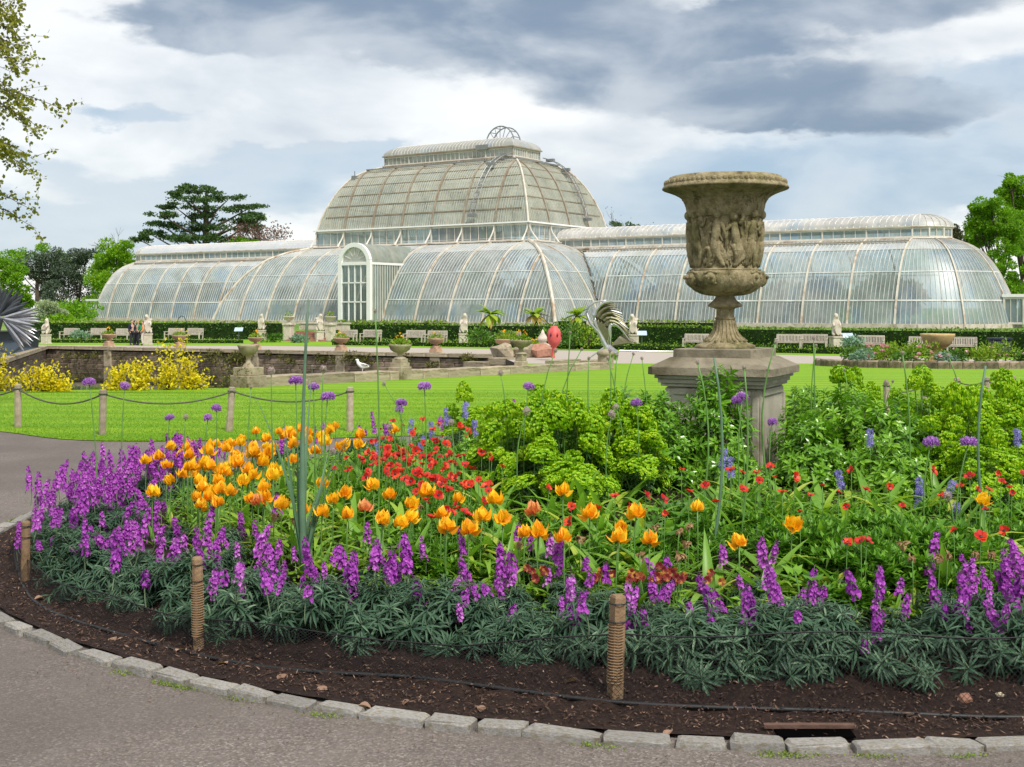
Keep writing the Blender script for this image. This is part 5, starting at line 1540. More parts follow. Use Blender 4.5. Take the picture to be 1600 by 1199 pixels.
# ------------------------------------------------------------------ trees
M['springleaf'] = leafmat('spring tree leaves', [(0, (.08, .20, .010)), (.5, (.17, .36, .012)), (.85, (.26, .46, .015)), (1, (.34, .50, .02))], .5, .4)
M['midleaf'] = leafmat('summer tree leaves', [(0, (.08, .21, .010)), (.5, (.17, .37, .012)), (1, (.28, .48, .02))], .5, .35)
M['pineleaf'] = leafmat('dark pine needles', [(0, (.035, .058, .036)), (.5, (.065, .10, .06)), (1, (.13, .17, .10))], .6, .1)
M['cedarleaf'] = leafmat('cedar needles', [(0, (.03, .065, .022)), (.5, (.055, .115, .03)), (1, (.11, .19, .05))], .6, .15)
M['paleleaf'] = leafmat('pale silvery leaves', [(0, (.26, .34, .19)), (1, (.50, .57, .38))], .6, .3)
M['copper'] = leafmat('copper buds', [(0, (.14, .075, .065)), (1, (.30, .19, .16))], .6, .2)
M['olive'] = leafmat('olive evergreen leaves', [(0, (.04, .05, .02)), (1, (.12, .13, .055))], .6, .15)
M['budleaf'] = leafmat('young plane leaves', [(0, (.14, .15, .02)), (.5, (.26, .27, .03)), (.85, (.34, .33, .05)), (1, (.34, .20, .05))], .5, .45)


def tree(label, px, Y, zb, lobes, mat, leaf=.45, n=900, trunkr=.4, name='tree', group=None, shell=.45, depth=.8, limbs=True, fork=None, up=.25, flat=False):
    """lobes: (px, py, rx, ry) of the clumps of the crown as they stand at distance Y"""
    x = (px - CX) / F * Y; k = Y / F
    o = thing(name, label, 'tree', (x, Y, zb), group)
    cr = MB(); tr = MB()
    C = []
    for (lx, ly, rx, ry) in lobes:
        p = P(lx, ly, Y); dy = rng.uniform(-1, 1) * depth * rx * k
        C.append((p + [0, dy, 0], rx * k, ry * k))
    top = np.mean([c[0] for c in C], 0)
    fk = np.array([x, Y, zb + (top[2] - zb) * .35]) if fork is None else P(*fork, Y)
    tube(tr, [(x, Y, zb - .2), (x * .7 + fk[0] * .3, Y, zb + (fk[2] - zb) * .5), fk], [trunkr, trunkr * .8, trunkr * .62], 8)
    for c, rx, rz in C:
        if limbs:
            m_ = (fk + c) / 2 + rng.normal(0, .12, 3) * rx
            tube(tr, [fk, m_, c], [trunkr * .42, trunkr * .28, trunkr * .08], 5)
            for _ in range(4):
                e = c + rng.normal(0, .45, 3) * np.array([rx, rx, rz]); tube(tr, [m_ * .4 + c * .6, (c + e) / 2 + [0, 0, .05 * rz], e], [trunkr * .12, trunkr * .07, trunkr * .02], 3)
        # sub-clumps give light and dark masses with gaps between them
        ns = 1 if flat else max(5, int(n / 110))
        per = int(n * 1.9) // ns; lf = leaf * .68
        for _ in range(ns):
            d = sph(1)[0]; q = c + d * np.array([rx, rx * .9, rz]) * rng.uniform(.25, .95)
            sr = rx * rng.uniform(.30, .52) if not flat else rx
            blob(cr, q if not flat else c, (sr, sr, sr * .7 if not flat else rz), per, lf, 0, shell=shell if not flat else 0., up=up)
    cr.build('crown', mat, o, kind='stuff', origin=(x, Y, zb)); tr.build('trunk', M['bark'], o, True, origin=(x, Y, zb))
    return o


tree('bright lime green tree behind the left end of the glasshouse', 172, 190, 0, [(165, 400, 30, 24), (190, 395, 26, 22), (150, 440, 28, 30), (180, 440, 36, 32), (205, 420, 22, 26), (140, 478, 24, 22), (175, 480, 34, 24), (160, 415, 40, 30)], M['springleaf'], .6, 1000, .5)
tree('bright green tree beyond the silver fan at the far left edge', -2, 150, -.3, [(5, 420, 30, 26), (-15, 440, 30, 30), (25, 450, 24, 24), (5, 470, 34, 22), (-30, 410, 26, 26), (38, 470, 16, 18)], M['springleaf'], .5, 900, .4)
tree('flat topped dark pine with a bare pale trunk at left', 58, 205, 0, [(45, 412, 32, 18), (75, 402, 30, 14), (90, 416, 24, 16), (55, 432, 34, 18), (30, 420, 22, 16), (70, 445, 34, 18), (95, 440, 22, 20)], M['pineleaf'], .5, 900, .45, name='pine_tree', fork=(58, 440))
tree('dark pine with a rounded grey green crown beside the lime green tree', 122, 200, 0, [(120, 408, 30, 16), (140, 400, 24, 12), (105, 425, 26, 20), (130, 430, 30, 22), (120, 455, 36, 24), (95, 460, 26, 22), (130, 485, 34, 20), (70, 480, 30, 22)], M['pineleaf'], .5, 900, .45, name='pine_tree')
tree('bright green tree tops behind the flat topped pine', 62, 260, 0, [(40, 398, 24, 14), (66, 394, 20, 12), (90, 402, 22, 14), (105, 412, 16, 12), (20, 410, 20, 16)], M['springleaf'], .6, 500, .4)
tree('green tree between the pines and the left edge', 15, 230, 0, [(8, 408, 24, 18), (20, 425, 24, 20), (-10, 420, 24, 20)], M['midleaf'], .6, 600, .4)
tree('pale weeping silver leaved tree before the dark pines', 78, 118, -.4, [(70, 478, 16, 10), (84, 484, 14, 10), (95, 490, 10, 8), (60, 482, 14, 10), (74, 490, 24, 10)], M['paleleaf'], .32, 500, .2, limbs=True)
shrub('low green bushes under the lime green tree', 118, 500, -.2, 3.0, M['midleaf'], n=900, leaf=.45, Y=140, zs=.6)
shrub('low light green bush behind the hedge next to the pale weeping tree', 92, 500, -.3, 2.0, M['springleaf'], n=600, leaf=.35, Y=118, zs=.45)
# the cedar: layered plates of foliage on spreading limbs
Yc = 205; ce = thing('cedar_tree', 'wide dark cedar with layered spreading branches behind the left wing', 'tree', ((322 - CX) / F * Yc, Yc, 0))
cr = MB(); tr = MB(); xb = ce.location[0]
plates = [(300, 293, 24, 4), (330, 300, 30, 5), (285, 305, 20, 4), (355, 310, 32, 5), (308, 316, 36, 5), (385, 321, 30, 4), (272, 322, 24, 4), (340, 328, 40, 5), (395, 334, 24, 4), (262, 337, 24, 5), (300, 338, 34, 6), (405, 346, 18, 4),
          (360, 344, 36, 5), (255, 352, 26, 6), (290, 358, 34, 8), (330, 356, 34, 6), (240, 366, 22, 6), (270, 374, 34, 8), (385, 358, 26, 4), (305, 374, 34, 8), (228, 376, 16, 6), (345, 374, 30, 8), (385, 374, 26, 6)]
pt0 = [P(322, y, Yc) for y in (480, 400, 360, 325, 296)]
tube(tr, pt0, [.9, .75, .55, .35, .12], 8)
for (lx, ly, rx, ry) in plates:
    c = P(lx, ly, Yc) + [0, rng.uniform(-4, 4), 0]; k = Yc / F
    s = P(322, min(470, ly + 22 + abs(lx - 322) * .28), Yc)
    tube(tr, [s, (s + c) / 2 + [0, 0, -.3], c + [0, 0, -.2]], [.26, .18, .06], 5)
    for q in range(7):
        cc = c + np.array([rng.uniform(-1, 1) * rx * k * .8, rng.uniform(-1, 1) * rx * k * .6, rng.normal(0, .25)])
        blob(cr, cc, (rx * k * .42, rx * k * .42, ry * k * .55), 130, .42, shell=.0, up=.6)
cr.build('crown', M['cedarleaf'], ce, kind='stuff'); tr.build('trunk', M['bark'], ce, True)
tree('leafy green tree top under the right side of the cedar', 385, 200, 0, [(380, 378, 16, 8), (395, 380, 14, 7), (365, 382, 14, 6)], M['springleaf'], .5, 400, .3)


def bare(label, px, Y, top, spread, mat, n=140, leafn=900, leaf=.3, zb=0, levels=4, group=None):
    x = (px - CX) / F * Y; o = thing('bare_tree', label, 'tree', (x, Y, zb), group); tr = MB(); cr = MB()
    H = EYE + (HY - top) / F * Y - zb; w = spread / F * Y
    ends = []
    def grow(p, d, L, r, lv):
        q = p + d * L + rng.normal(0, .06, 3) * L
        tube(tr, [p, (p + q) / 2 + rng.normal(0, .03, 3) * L, q], [r, r * .8, r * .55], 4 if lv else 3, cap=False)
        if lv == 0: ends.append(q); return
        for _ in range(3 if lv > 1 else 4):
            nd = d + rng.normal(0, .48, 3); nd[2] = abs(nd[2]) * .9 + .1; nd /= np.linalg.norm(nd)
            grow(q, nd, L * rng.uniform(.55, .8), r * .55, lv - 1)
    grow(np.array([x, Y, zb]), np.array([0, 0, 1.]), H * .38, .3, levels)
    E = np.array(ends)
    if leafn:
        i = rng.integers(0, len(E), leafn); pos = E[i] + rng.normal(0, .5, (leafn, 3))
        cr.inst(KITE, frames(rng.normal(0, 1, (leafn, 3)), rng.uniform(0, 6, leafn)), pos, np.stack([np.full(leafn, leaf * .6), np.full(leafn, leaf), np.full(leafn, leaf)], 1)); cr.build('crown', mat, o, kind='stuff')
    tr.build('trunk', M['bark'], o)
bare('coppery budding tree behind the left wing right of the cedar', 424, 205, 352, 60, M['copper'], leafn=1500, leaf=.4)
bare('bare grey tree between the lime green tree and the cedar', 207, 230, 366, 40, M['copper'], leafn=0)
bare('bare brown tree top just right of the dome', 962, 210, 352, 30, M['copper'], leafn=150)
bare('budding brown tree top behind the right wing, left of the urn', 1030, 215, 366, 30, M['copper'], leafn=260, leaf=.35)
bare('budding reddish tree top behind the right wing, touching the urn', 1053, 215, 362, 30, M['copper'], leafn=320, leaf=.35)
tree('low dark evergreen tops just behind the dome at right', 975, 230, 0, [(965, 352, 14, 6), (985, 354, 12, 5), (1000, 356, 10, 4)], M['cedarleaf'], .5, 250, .3)
# right edge
tree('tall bright green tree behind the right end of the glasshouse, nearer the centre', 1562, 140, 0, [(1540, 318, 22, 16), (1560, 335, 30, 20), (1530, 345, 22, 16), (1518, 360, 16, 12), (1550, 365, 32, 20), (1575, 360, 24, 22), (1535, 380, 22, 14), (1548, 350, 30, 24), (1570, 345, 26, 24), (1540, 335, 26, 20), (1585, 360, 22, 24), (1560, 395, 28, 18), (1580, 385, 20, 18), (1525, 330, 14, 12)], M['midleaf'], .42, 900, .35, up=.35)
tree('tall airy bright green tree cut by the right edge of the view', 1597, 150, 0, [(1582, 278, 18, 12), (1600, 290, 24, 18), (1572, 300, 16, 12), (1590, 315, 20, 14), (1610, 320, 24, 20), (1600, 350, 22, 16), (1620, 360, 24, 24), (1615, 290, 20, 18), (1606, 385, 20, 16), (1592, 330, 26, 26), (1585, 350, 20, 20), (1595, 300, 26, 22)], M['midleaf'], .42, 900, .4, up=.35)
tree('bushy green undergrowth tree at the right edge below the tall trees', 1585, 130, 0, [(1565, 425, 20, 18), (1585, 430, 26, 20), (1605, 420, 24, 22), (1590, 455, 34, 18), (1560, 448, 18, 14)], M['midleaf'], .42, 700, .3)
tree('dark olive evergreen behind the top of the right wing', 1500, 170, 0, [(1492, 362, 14, 10), (1505, 372, 18, 12), (1520, 384, 16, 12), (1488, 372, 14, 10)], M['olive'], .4, 700, .3)

# overhanging boughs of a young-leaved tree that stands out of view at the left
Yo = 21.0; ot = thing('overhanging_tree', 'airy tree with small young leaves hanging into the top left corner', 'tree', ((-260 - CX) / F * Yo, Yo, 0))
tr = MB(); cr = MB(); k = Yo / F
tube(tr, [P(-260, 640, Yo), P(-250, 350, Yo), P(-235, 60, Yo), P(-215, -200, Yo)], [.32, .27, .22, .14], 10)
LF = leaf_t(.75, 3, .5, .2, .85)
def curve3(a, b, c, d):
    t = np.linspace(0, 1, 12)[:, None]
    return (1 - t) ** 3 * a + 3 * t * (1 - t) ** 2 * b + 3 * t * t * (1 - t) * c + t ** 3 * d + rng.normal(0, .025, (12, 3))
ends = [(60, 8), (42, 35), (66, 52), (20, 60), (58, 82), (90, 106), (60, 120), (95, 132), (30, 140), (118, 166), (75, 172), (45, 186), (70, 204), (20, 200), (64, 232), (78, 248), (40, 262), (68, 276), (20, 285), (45, 318), (12, 322), (46, 352), (22, 368), (10, 300), (-10, 120), (-10, 200), (-20, 40), (10, 20), (35, 95), (0, 250), (25, 232), (5, 160), (50, 150), (28, 10), (50, 60)]
for (ex, ey) in ends:
    ex -= 26
    hub = P(-120 + rng.uniform(-40, 60), ey - rng.uniform(40, 130), Yo) + [0, rng.uniform(-1.2, 1.2), 0]
    root = P(-225, ey - 160 + rng.uniform(-40, 40), Yo)
    e = P(ex, ey, Yo) + [0, rng.uniform(-1.3, 1.3), 0]
    mid = hub * .45 + e * .55 + np.array([0, 0, rng.uniform(.05, .3)])
    tube(tr, curve3(root, hub, mid, e), np.linspace(.030, .003, 12), 5)
    for t in np.linspace(.40, 1, 17):
        b = (1 - t) ** 3 * root + 3 * t * (1 - t) ** 2 * hub + 3 * t * t * (1 - t) * mid + t ** 3 * e
        tip = b + np.array([rng.normal(.06, .17), rng.normal(0, .17), rng.normal(-.07, .15)])
        tube(tr, [b, (b + tip) / 2 + [0, 0, .02], tip], [.004, .003, .002], 3)
        nn = rng.integers(11, 21)
        u = rng.random(nn)[:, None]
        pos = b * (1 - u) + tip * u + rng.normal(0, .035, (nn, 3))
        L = rng.uniform(.045, .09, nn)
        cr.inst(LF, frames(rng.normal(0, 1, (nn, 3)) + [.2, 0, -.3], rng.uniform(0, 6, nn)), pos, L)
cr.build('leaves', M['budleaf'], ot, kind='stuff'); tr.build('trunk', M['bark'], ot, True)
# ------------------------------------------------------------------ the big stone urn on its plinth
def mat_urn():
    m, g = new_mat('lichened urn stone')
    co = coords(g)
    n1, _ = g.noise(co, 15, 9, .75); n2, _ = g.noise(co, 3.2, 5, .65); n3, _ = g.noise(co, 60, 5, .75); n4, _ = g.noise(co, 6.5, 8, .78)
    c = g.ramp(n1, [(.30, (.165, .13, .065)), (.5, (.33, .275, .155)), (.68, (.48, .42, .27))])
    c = g.mix(g.range(n2, .46, .66, 0, .75), c, (.15, .145, .045, 1))
    c = g.mix(g.range(n4, .50, .64, 0, .85), c, (.085, .068, .036, 1))
    c = g.mix(g.range(n3, .58, .70, 0, .7), c, (.52, .46, .31, 1))
    h = g.math('ADD', n1, g.math('MULTIPLY', n3, .7))
    return finish(m, g, bsdf(g, c, .9, .25, bump(g, h, .9, .016)))
M['urn'] = mat_urn()
M['plinth'] = roughmat('plinth limestone', (.31, .285, .225), (.45, .42, .34), 4, .85, .4, 40, c3=(.22, .19, .14), scale3=2.6, dist=.008)
M['plinthcap'] = roughmat('mossy cap stone', (.15, .13, .09), (.32, .28, .205), 6, .9, .6, 40, c3=(.10, .085, .05), scale3=3, dist=.01)
Yu = 9.9; ux = (1133 - CX) / F * Yu; kk = Yu / F
def zy(py): return EYE + (HY - py) * kk
pl = thing('plinth', 'square moulded limestone plinth half hidden by shrubs in the middle of the bed', 'plinth', (ux, Yu, .3), rz=0)
rp = R_(-26 + 0)
def slab(m, w, z0, z1, b=.03, seed=0, rough=0.):
    m.inst(cbox_t(b, seed, rough), np.array(Matrix.Rotation(rp, 3, 'Z'))[None], np.array([[ux, Yu, (z0 + z1) / 2]]), np.array([[w, w, z1 - z0]]))
S0 = .97
m = MB(); slab(m, S0 * .80, .25, zy(601)); m.build('shaft', M['plinth'], pl)
for w, a, b in ((.86, 601, 596), (.90, 596, 589), (.945, 589, 583.5)):
    m = MB(); slab(m, S0 * w, zy(a), zy(b) - .002, .04); m.build('moulding', M['plinth'], pl)
m = MB(); slab(m, S0 * 1.03, zy(583.5), zy(571), .05, 3, .004); m.build('cap', M['plinthcap'], pl)
# weathered top of the cap, slightly pitched
m = MB(); c0 = S0 * 1.0 / 2; c1 = .70 / 2
Rz = np.array(Matrix.Rotation(rp, 3, 'Z'))
V = [np.array([sx * c0, sy * c0, zy(571) - .002]) for sx, sy in ((-1, -1), (1, -1), (1, 1), (-1, 1))] + [np.array([sx * c1, sy * c1, zy(557)]) for sx, sy in ((-1, -1), (1, -1), (1, 1), (-1, 1))]
V = [Rz @ v + [ux, Yu, 0] for v in V]
m.add(V, [np.array([(0, 1, 5, 4), (1, 2, 6, 5), (2, 3, 7, 6), (3, 0, 4, 7), (4, 5, 6, 7)])]); m.build('cap_top', M['plinthcap'], pl)
# recessed panel frames on the faces of the shaft
m = MB(); w = S0 * .80 / 2
for f in range(4):
    Rf = np.array(Matrix.Rotation(rp + f * math.pi / 2, 3, 'Z'))
    for (cx_, cz_, sx, sz) in ((-w + .035, .62, .05, .76), (w - .035, .62, .05, .76), (0, 1.03, 2 * w - .14, .05)):
        m.inst(cbox_t(.1), Rf[None], (Rf @ np.array([cx_, -w - .004, cz_]) + [ux, Yu, 0])[None], np.array([[sx, .022, sz]]))
m.build('panel_moulding', M['plinth'], pl)

urn = thing('stone_urn', 'big weathered stone urn with figures in relief standing on the plinth in the bed', 'urn', (ux, Yu, zy(557)))
m = MB(); slab(m, .675, zy(557) - .005, zy(544), .06, 7, .01); m.build('base_block', M['plinthcap'], urn)
def pr(lst): return [(r * kk, zy(y)) for r, y in lst]
m = MB(); lathe(m, pr([(46, 545), (47, 542), (46, 539.5), (42, 538), (36, 536), (31, 533), (25, 528), (20.5, 522), (17.5, 515), (16, 507), (15.2, 500), (15.2, 499)]), 40, c=(ux, Yu, 0)); 
m.build('foot', M['urn'], urn, True)
m = MB()   # flutes of the stem
for a in np.arange(0, 360, 18):
    a = R_(a); pts = [((r + .3) * kk * math.cos(a) + ux, (r + .3) * kk * math.sin(a) + Yu, zy(y)) for r, y in ((33, 534), (25, 528), (20.5, 522), (17.5, 515), (16, 507), (15.2, 501))]
    tube(m, pts, [.016, .014, .011, .009, .008, .008], 5)
m.build('fluting', M['urn'], urn, True, kind='stuff')
m = MB(); lathe(m, pr([(15.2, 499), (17.2, 498.5), (17.2, 496.5), (15, 496), (14.6, 490), (14.6, 484), (17, 482), (27.5, 479.5), (28.5, 477.5), (27, 475.5), (19, 469), (16, 465), (15.5, 462)]), 8, c=(ux, Yu, 0), phase=.2); m.build('knop', M['urn'], urn)
# bowl, body and lip
bodyP = [(15.5, 463), (27, 462), (38, 459.5), (47, 455), (54, 448.5), (58, 441), (59.5, 434), (58.5, 428), (56, 424.5), (52.5, 422.5), (51, 420), (51, 410), (51.5, 395), (52.3, 380), (53.5, 365), (54.8, 350), (56.3, 338), (58.5, 328), (60.5, 321), (63, 316), (66.5, 311.5), (71.5, 307.5), (79, 303.5), (88, 300), (95.5, 297.5)]
m = MB(); lathe(m, pr(bodyP), 96, c=(ux, Yu, 0))
V = m.v[0]; dx, dy = V[:, 0] - ux, V[:, 1] - Yu; th = np.arctan2(dy, dx); zz = (V[:, 2] - zy(443)) / kk
lob = np.exp(-(zz / 13) ** 2) * (.5 + .5 * np.cos(th * 20)) * 2.4 * kk     # gadroons round the bowl
rr = np.hypot(dx, dy); V[:, 0] += dx / rr * (lob - .8 * kk * np.exp(-(zz / 13) ** 2)); V[:, 1] += dy / rr * (lob - .8 * kk * np.exp(-(zz / 13) ** 2))
m.build('body', M['urn'], urn, True)
m = MB(); lathe(m, pr([(95.5, 297.5), (97.4, 296.5), (98, 295), (96.8, 293), (94.4, 289.5), (91.5, 285), (90, 281.5), (87.5, 281), (86.5, 278), (84, 277), (80, 279), (70, 300), (62, 320), (58, 340)]), 72, c=(ux, Yu, 0)); m.build('lip', M['urn'], urn, True)
m = MB()   # egg moulding on the lip
for a in np.arange(0, 360, 5):
    a = R_(a); m.inst(cbox_t(.3), np.array([[[-math.sin(a), math.cos(a), 0], [math.cos(a), math.sin(a), 0], [0, 0, 1]]]).transpose(0, 2, 1), np.array([[ux + 93.3 * kk * math.cos(a), Yu + 93.3 * kk * math.sin(a), zy(287)]]), np.array([[.034, .020, .042]]))
m.build('egg_moulding', M['urn'], urn, True, kind='stuff')
m = MB(); lathe(m, pr([(53.5, 424.5), (55.5, 423.5), (55.5, 421.5), (52, 420.5)]), 64, c=(ux, Yu, 0)); m.build('bead', M['urn'], urn, True)


def wall_r(py): return np.interp(-py, [-q[1] for q in bodyP], [q[0] for q in bodyP])
def at(az, py, out=0.):
    """a point on the wall of the urn: degrees round from the side that faces the view, height as py"""
    a = R_(az - 90 + math.degrees(math.atan2(ux, Yu)) * -1); r = (wall_r(py) + out) * kk
    return np.array([ux + r * math.cos(a), Yu + r * math.sin(a), zy(py)])
def limb(m, pts, rad, k=8):
    """a rounded relief member lying on the wall"""
    P_ = np.array([at(a, y, o * .85 - .35) for a, y, o in pts]); n = 10
    t = np.linspace(0, 1, len(P_)); tt = np.linspace(0, 1, n)
    Q_ = np.stack([np.interp(tt, t, P_[:, i]) for i in range(3)], 1)
    tube(m, Q_, np.interp(tt, t, np.array(rad)) * kk, k)
def ball(m, az, py, r, out=1.): 
    c = at(az, py, out); lathe(m, [(math.cos(e) * r * kk, math.sin(e) * r * 1.2 * kk) for e in np.linspace(-1.5, 1.5, 7)], 10, c=c)
# draped figures in relief, all round the body; each its own stance
for i, (az, s, lean, arm) in enumerate(((-78, 1, 5, 1), (-52, 1, -3, 0), (-14, 1, 6, 1), (16, .95, -8, 2), (47, 1, 4, 0), (76, 1, -4, 1), (110, 1, 3, 0), (145, 1, -3, 2), (180, 1, 3, 1), (215, 1, -4, 0), (250, 1, 5, 2))):
    m = MB(); f = 418; top = 418 - 84 * s
    ball(m, az + lean * .4, top + 4, 6.0, 2.5); limb(m, [(az + lean * .4, top + 8, 1.5), (az + lean * .3, top + 16, 1.5)], [3.2, 3.4])
    limb(m, [(az + lean * .3, top + 14, 1.5), (az, top + 32, 2.5), (az - lean * .4, top + 46, 2)], [5.6, 7.2, 6.2])
    limb(m, [(az - lean * .4, top + 40, 1.6), (az - lean * .6, top + 56, 2.6), (az - lean * .8, top + 74, .6)], [6.4, 7.6, 3.2])
    limb(m, [(az - 3, top + 46, 2.5), (az - 4 - lean, top + 64, 3.5), (az - 6 - lean, f, 1)], [5, 5.4, 3.0])
    limb(m, [(az + 4, top + 46, 2.5), (az + 7 - lean, top + 64, 3), (az + 6 + lean, f, 1)], [5, 5.2, 3.0])
    if arm == 1: limb(m, [(az - 7, top + 17, 2), (az - 15, top + 30, 2.5), (az - 4, top + 34, 4)], [3.6, 3, 2.6]); limb(m, [(az + 7, top + 17, 2), (az + 13, top + 30, 2), (az + 16, top + 44, 1.5)], [3.6, 3, 2.4])
    elif arm == 2: limb(m, [(az - 7, top + 17, 2), (az - 16, top + 26, 2), (az - 24, top + 16, 2)], [3.6, 3, 2.6]); limb(m, [(az + 7, top + 17, 2), (az + 12, top + 6, 2.5), (az + 9, top - 2, 2.5)], [3.6, 3, 2.4])
    else: limb(m, [(az - 7, top + 17, 2), (az - 14, top + 32, 2), (az - 13, top + 48, 2)], [3.6, 3, 2.4]); limb(m, [(az + 7, top + 17, 2), (az + 15, top + 22, 2), (az + 21, top + 10, 2)], [3.6, 3, 2.4])
    # folds of drapery
    for j in range(9):
        u = -11 + 2.8 * j; limb(m, [(az + u * .5, top + 38 + (j % 3) * 5, 2.4), (az + u * .9 + lean * .3, top + 60, 3.2), (az + u * 1.35, f - 2 - (j % 2) * 6, 1.0)], [1.0, 1.7, 1.1], 6)
    limb(m, [(az - 8, top + 16, 2.5), (az + 2, top + 30, 4.4), (az + 10, top + 46, 2.6)], [1.7, 2.2, 1.7], 6)
    limb(m, [(az + 9, top + 20, 1.4), (az + 16, top + 45, 1.4), (az + 13, top + 72, .6)], [1.6, 2.6, 1.6], 6)
    # a swept cloak beside each figure
    sd = 1 if i % 2 else -1
    for j in range(6):
        limb(m, [(az + sd * (6 + j * 1.2), top + 16 + 2 * j, 1.6), (az + sd * (13 + 2.2 * j), top + 36 + 3 * j, 2.6), (az + sd * (11 + 3.0 * j + rng.normal(0, 1.5)), min(f - 2, top + 58 + 5 * j), .8)], [1.4, 2.5, 1.0], 6)
    for j in range(5):
        limb(m, [(az - sd * (4 + rng.random() * 8), top + 46 + rng.random() * 14, 1.4), (az - sd * (8 + rng.random() * 10), top + 60 + rng.random() * 10, 2.4), (az - sd * (6 + rng.random() * 14), f - rng.random() * 8, .6)], [1.2, 2.3, 1.2], 6)
    m.build('relief_figure', M['urn'], urn, True)
# a staff, a fallen drape, vine sprigs under the lip, masks on the bowl
m = MB(); limb(m, [(3, 352, 2), (4, 420, 1.2)], [1.3, 1.3], 6); limb(m, [(32, 350, 2), (36, 418, 1)], [1.3, 1.3], 6); limb(m, [(-66, 350, 2), (-63, 418, 1)], [1.3, 1.3], 6); m.build('staff', M['urn'], urn, True, kind='stuff')
m = MB(); limb(m, [(-40, 402, 1), (-34, 392, 4), (-24, 390, 4.5), (-20, 402, 4), (-26, 414, 2)], [3.2, 4.2, 4.6, 3.8, 3]); limb(m, [(-36, 414, 2), (-31, 404, 3), (-30, 418, 1)], [2.5, 3, 2]); m.build('drapery', M['urn'], urn, True)
m = MB()
for az in (-44, 14, 40, -80, 75, 110, 150, 190, 230):
    for _ in range(9): ball(m, az + rng.normal(0, 3.2), 310 + 9 * rng.random() + 3, 1.9, .4)
    limb(m, [(az - 12, 309 + rng.random() * 4, .2), (az - 4, 313, .6), (az + 2, 318, .4)], [1.2, 1.5, 1], 6)
m.build('vine_relief', M['urn'], urn, True, kind='stuff')
m = MB()
for az in (-58, -22, 52, 90, 130, 170, 210, 250, 290):
    ball(m, az, 437, 9.5, -3); ball(m, az - 4, 434, 2.6, 5.2); ball(m, az + 4, 434, 2.6, 5.2); limb(m, [(az - 9, 443, 1), (az, 447.5, 3), (az + 9, 443, 1)], [1.8, 2.4, 1.8], 6)
    limb(m, [(az - 11, 428, .5), (az, 425.5, 2.5), (az + 11, 428, .5)], [2.2, 2.6, 2.2], 6)
m.build('mask_relief', M['urn'], urn, True, kind='stuff')
# ------------------------------------------------------------------ flowers and shrubs of the round bed
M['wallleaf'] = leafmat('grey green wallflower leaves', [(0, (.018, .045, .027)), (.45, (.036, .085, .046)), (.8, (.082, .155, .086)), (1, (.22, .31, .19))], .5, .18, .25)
M['wallstem'] = plain('wallflower stems', (.12, .17, .09), .6)
M['purple'] = leafmat('purple petals', [(0, (.17, .016, .24)), (.4, (.37, .045, .44)), (.8, (.53, .12, .57)), (1, (.68, .34, .70))], .5, .3, ttint=(1, .8, 1))
M['bud'] = leafmat('dark purple buds', [(0, (.05, .02, .055)), (1, (.14, .05, .11))], .6, .1)
M['tulipleaf'] = leafmat('tulip leaves', [(0, (.08, .22, .03)), (.45, (.20, .40, .045)), (.8, (.34, .52, .05)), (1, (.60, .60, .12))], .4, .42, .45)
M['stem'] = plain('green stems', (.11, .24, .05), .5, amount=.25)
M['bluestem'] = plain('blue green stems', (.10, .19, .11), .5, amount=.2)
M['redpetal'] = leafmat('scarlet petals', [(0, (.38, .008, .010)), (.5, (.66, .026, .014)), (1, (.82, .11, .03))], .45, .3, ttint=(1.1, .7, .6))
M['eye'] = plain('dark flower centre', (.05, .02, .02), .6)
M['ferny'] = leafmat('ferny leaves', [(0, (.04, .13, .012)), (.5, (.11, .28, .018)), (1, (.22, .43, .03))], .5, .3)
M['allium'] = leafmat('allium florets', [(0, (.22, .07, .36)), (.5, (.38, .14, .52)), (1, (.58, .34, .68))], .5, .25, ttint=(1, .8, 1))
M['camassia'] = leafmat('blue violet petals', [(0, (.16, .14, .46)), (.6, (.30, .27, .66)), (1, (.48, .46, .78))], .5, .3, ttint=(.9, .9, 1))
M['euph'] = leafmat('euphorbia bracts', [(0, (.13, .32, .006)), (.5, (.26, .50, .008)), (1, (.48, .62, .012))], .5, .3)
M['euphleaf'] = leafmat('euphorbia leaves', [(0, (.022, .065, .016)), (.6, (.05, .13, .025)), (1, (.10, .21, .04))], .5, .25)
M['glossy'] = leafmat('glossy shrub leaves', [(0, (.045, .13, .010)), (.5, (.125, .31, .016)), (.85, (.24, .46, .028)), (1, (.40, .56, .05))], .28, .28, .55)
M['withered'] = leafmat('withered flowers', [(0, (.24, .13, .06)), (1, (.52, .36, .19))], .7, .25)
M['undergrowth'] = leafmat('low leaves between the flowers', [(0, (.035, .10, .01)), (.5, (.12, .27, .016)), (.85, (.22, .41, .025)), (1, (.38, .52, .04))], .5, .25)
M['pansy'] = leafmat('dark red pansy petals', [(0, (.12, .01, .015)), (.6, (.25, .03, .02)), (1, (.62, .35, .05))], .6, .1)


def curve(p0, p1, bend, n=5):
    p0, p1 = np.asarray(p0, float), np.asarray(p1, float); t = np.linspace(0, 1, n)[:, None]
    return p0 + (p1 - p0) * t + np.asarray(bend, float) * (4 * t * (1 - t))


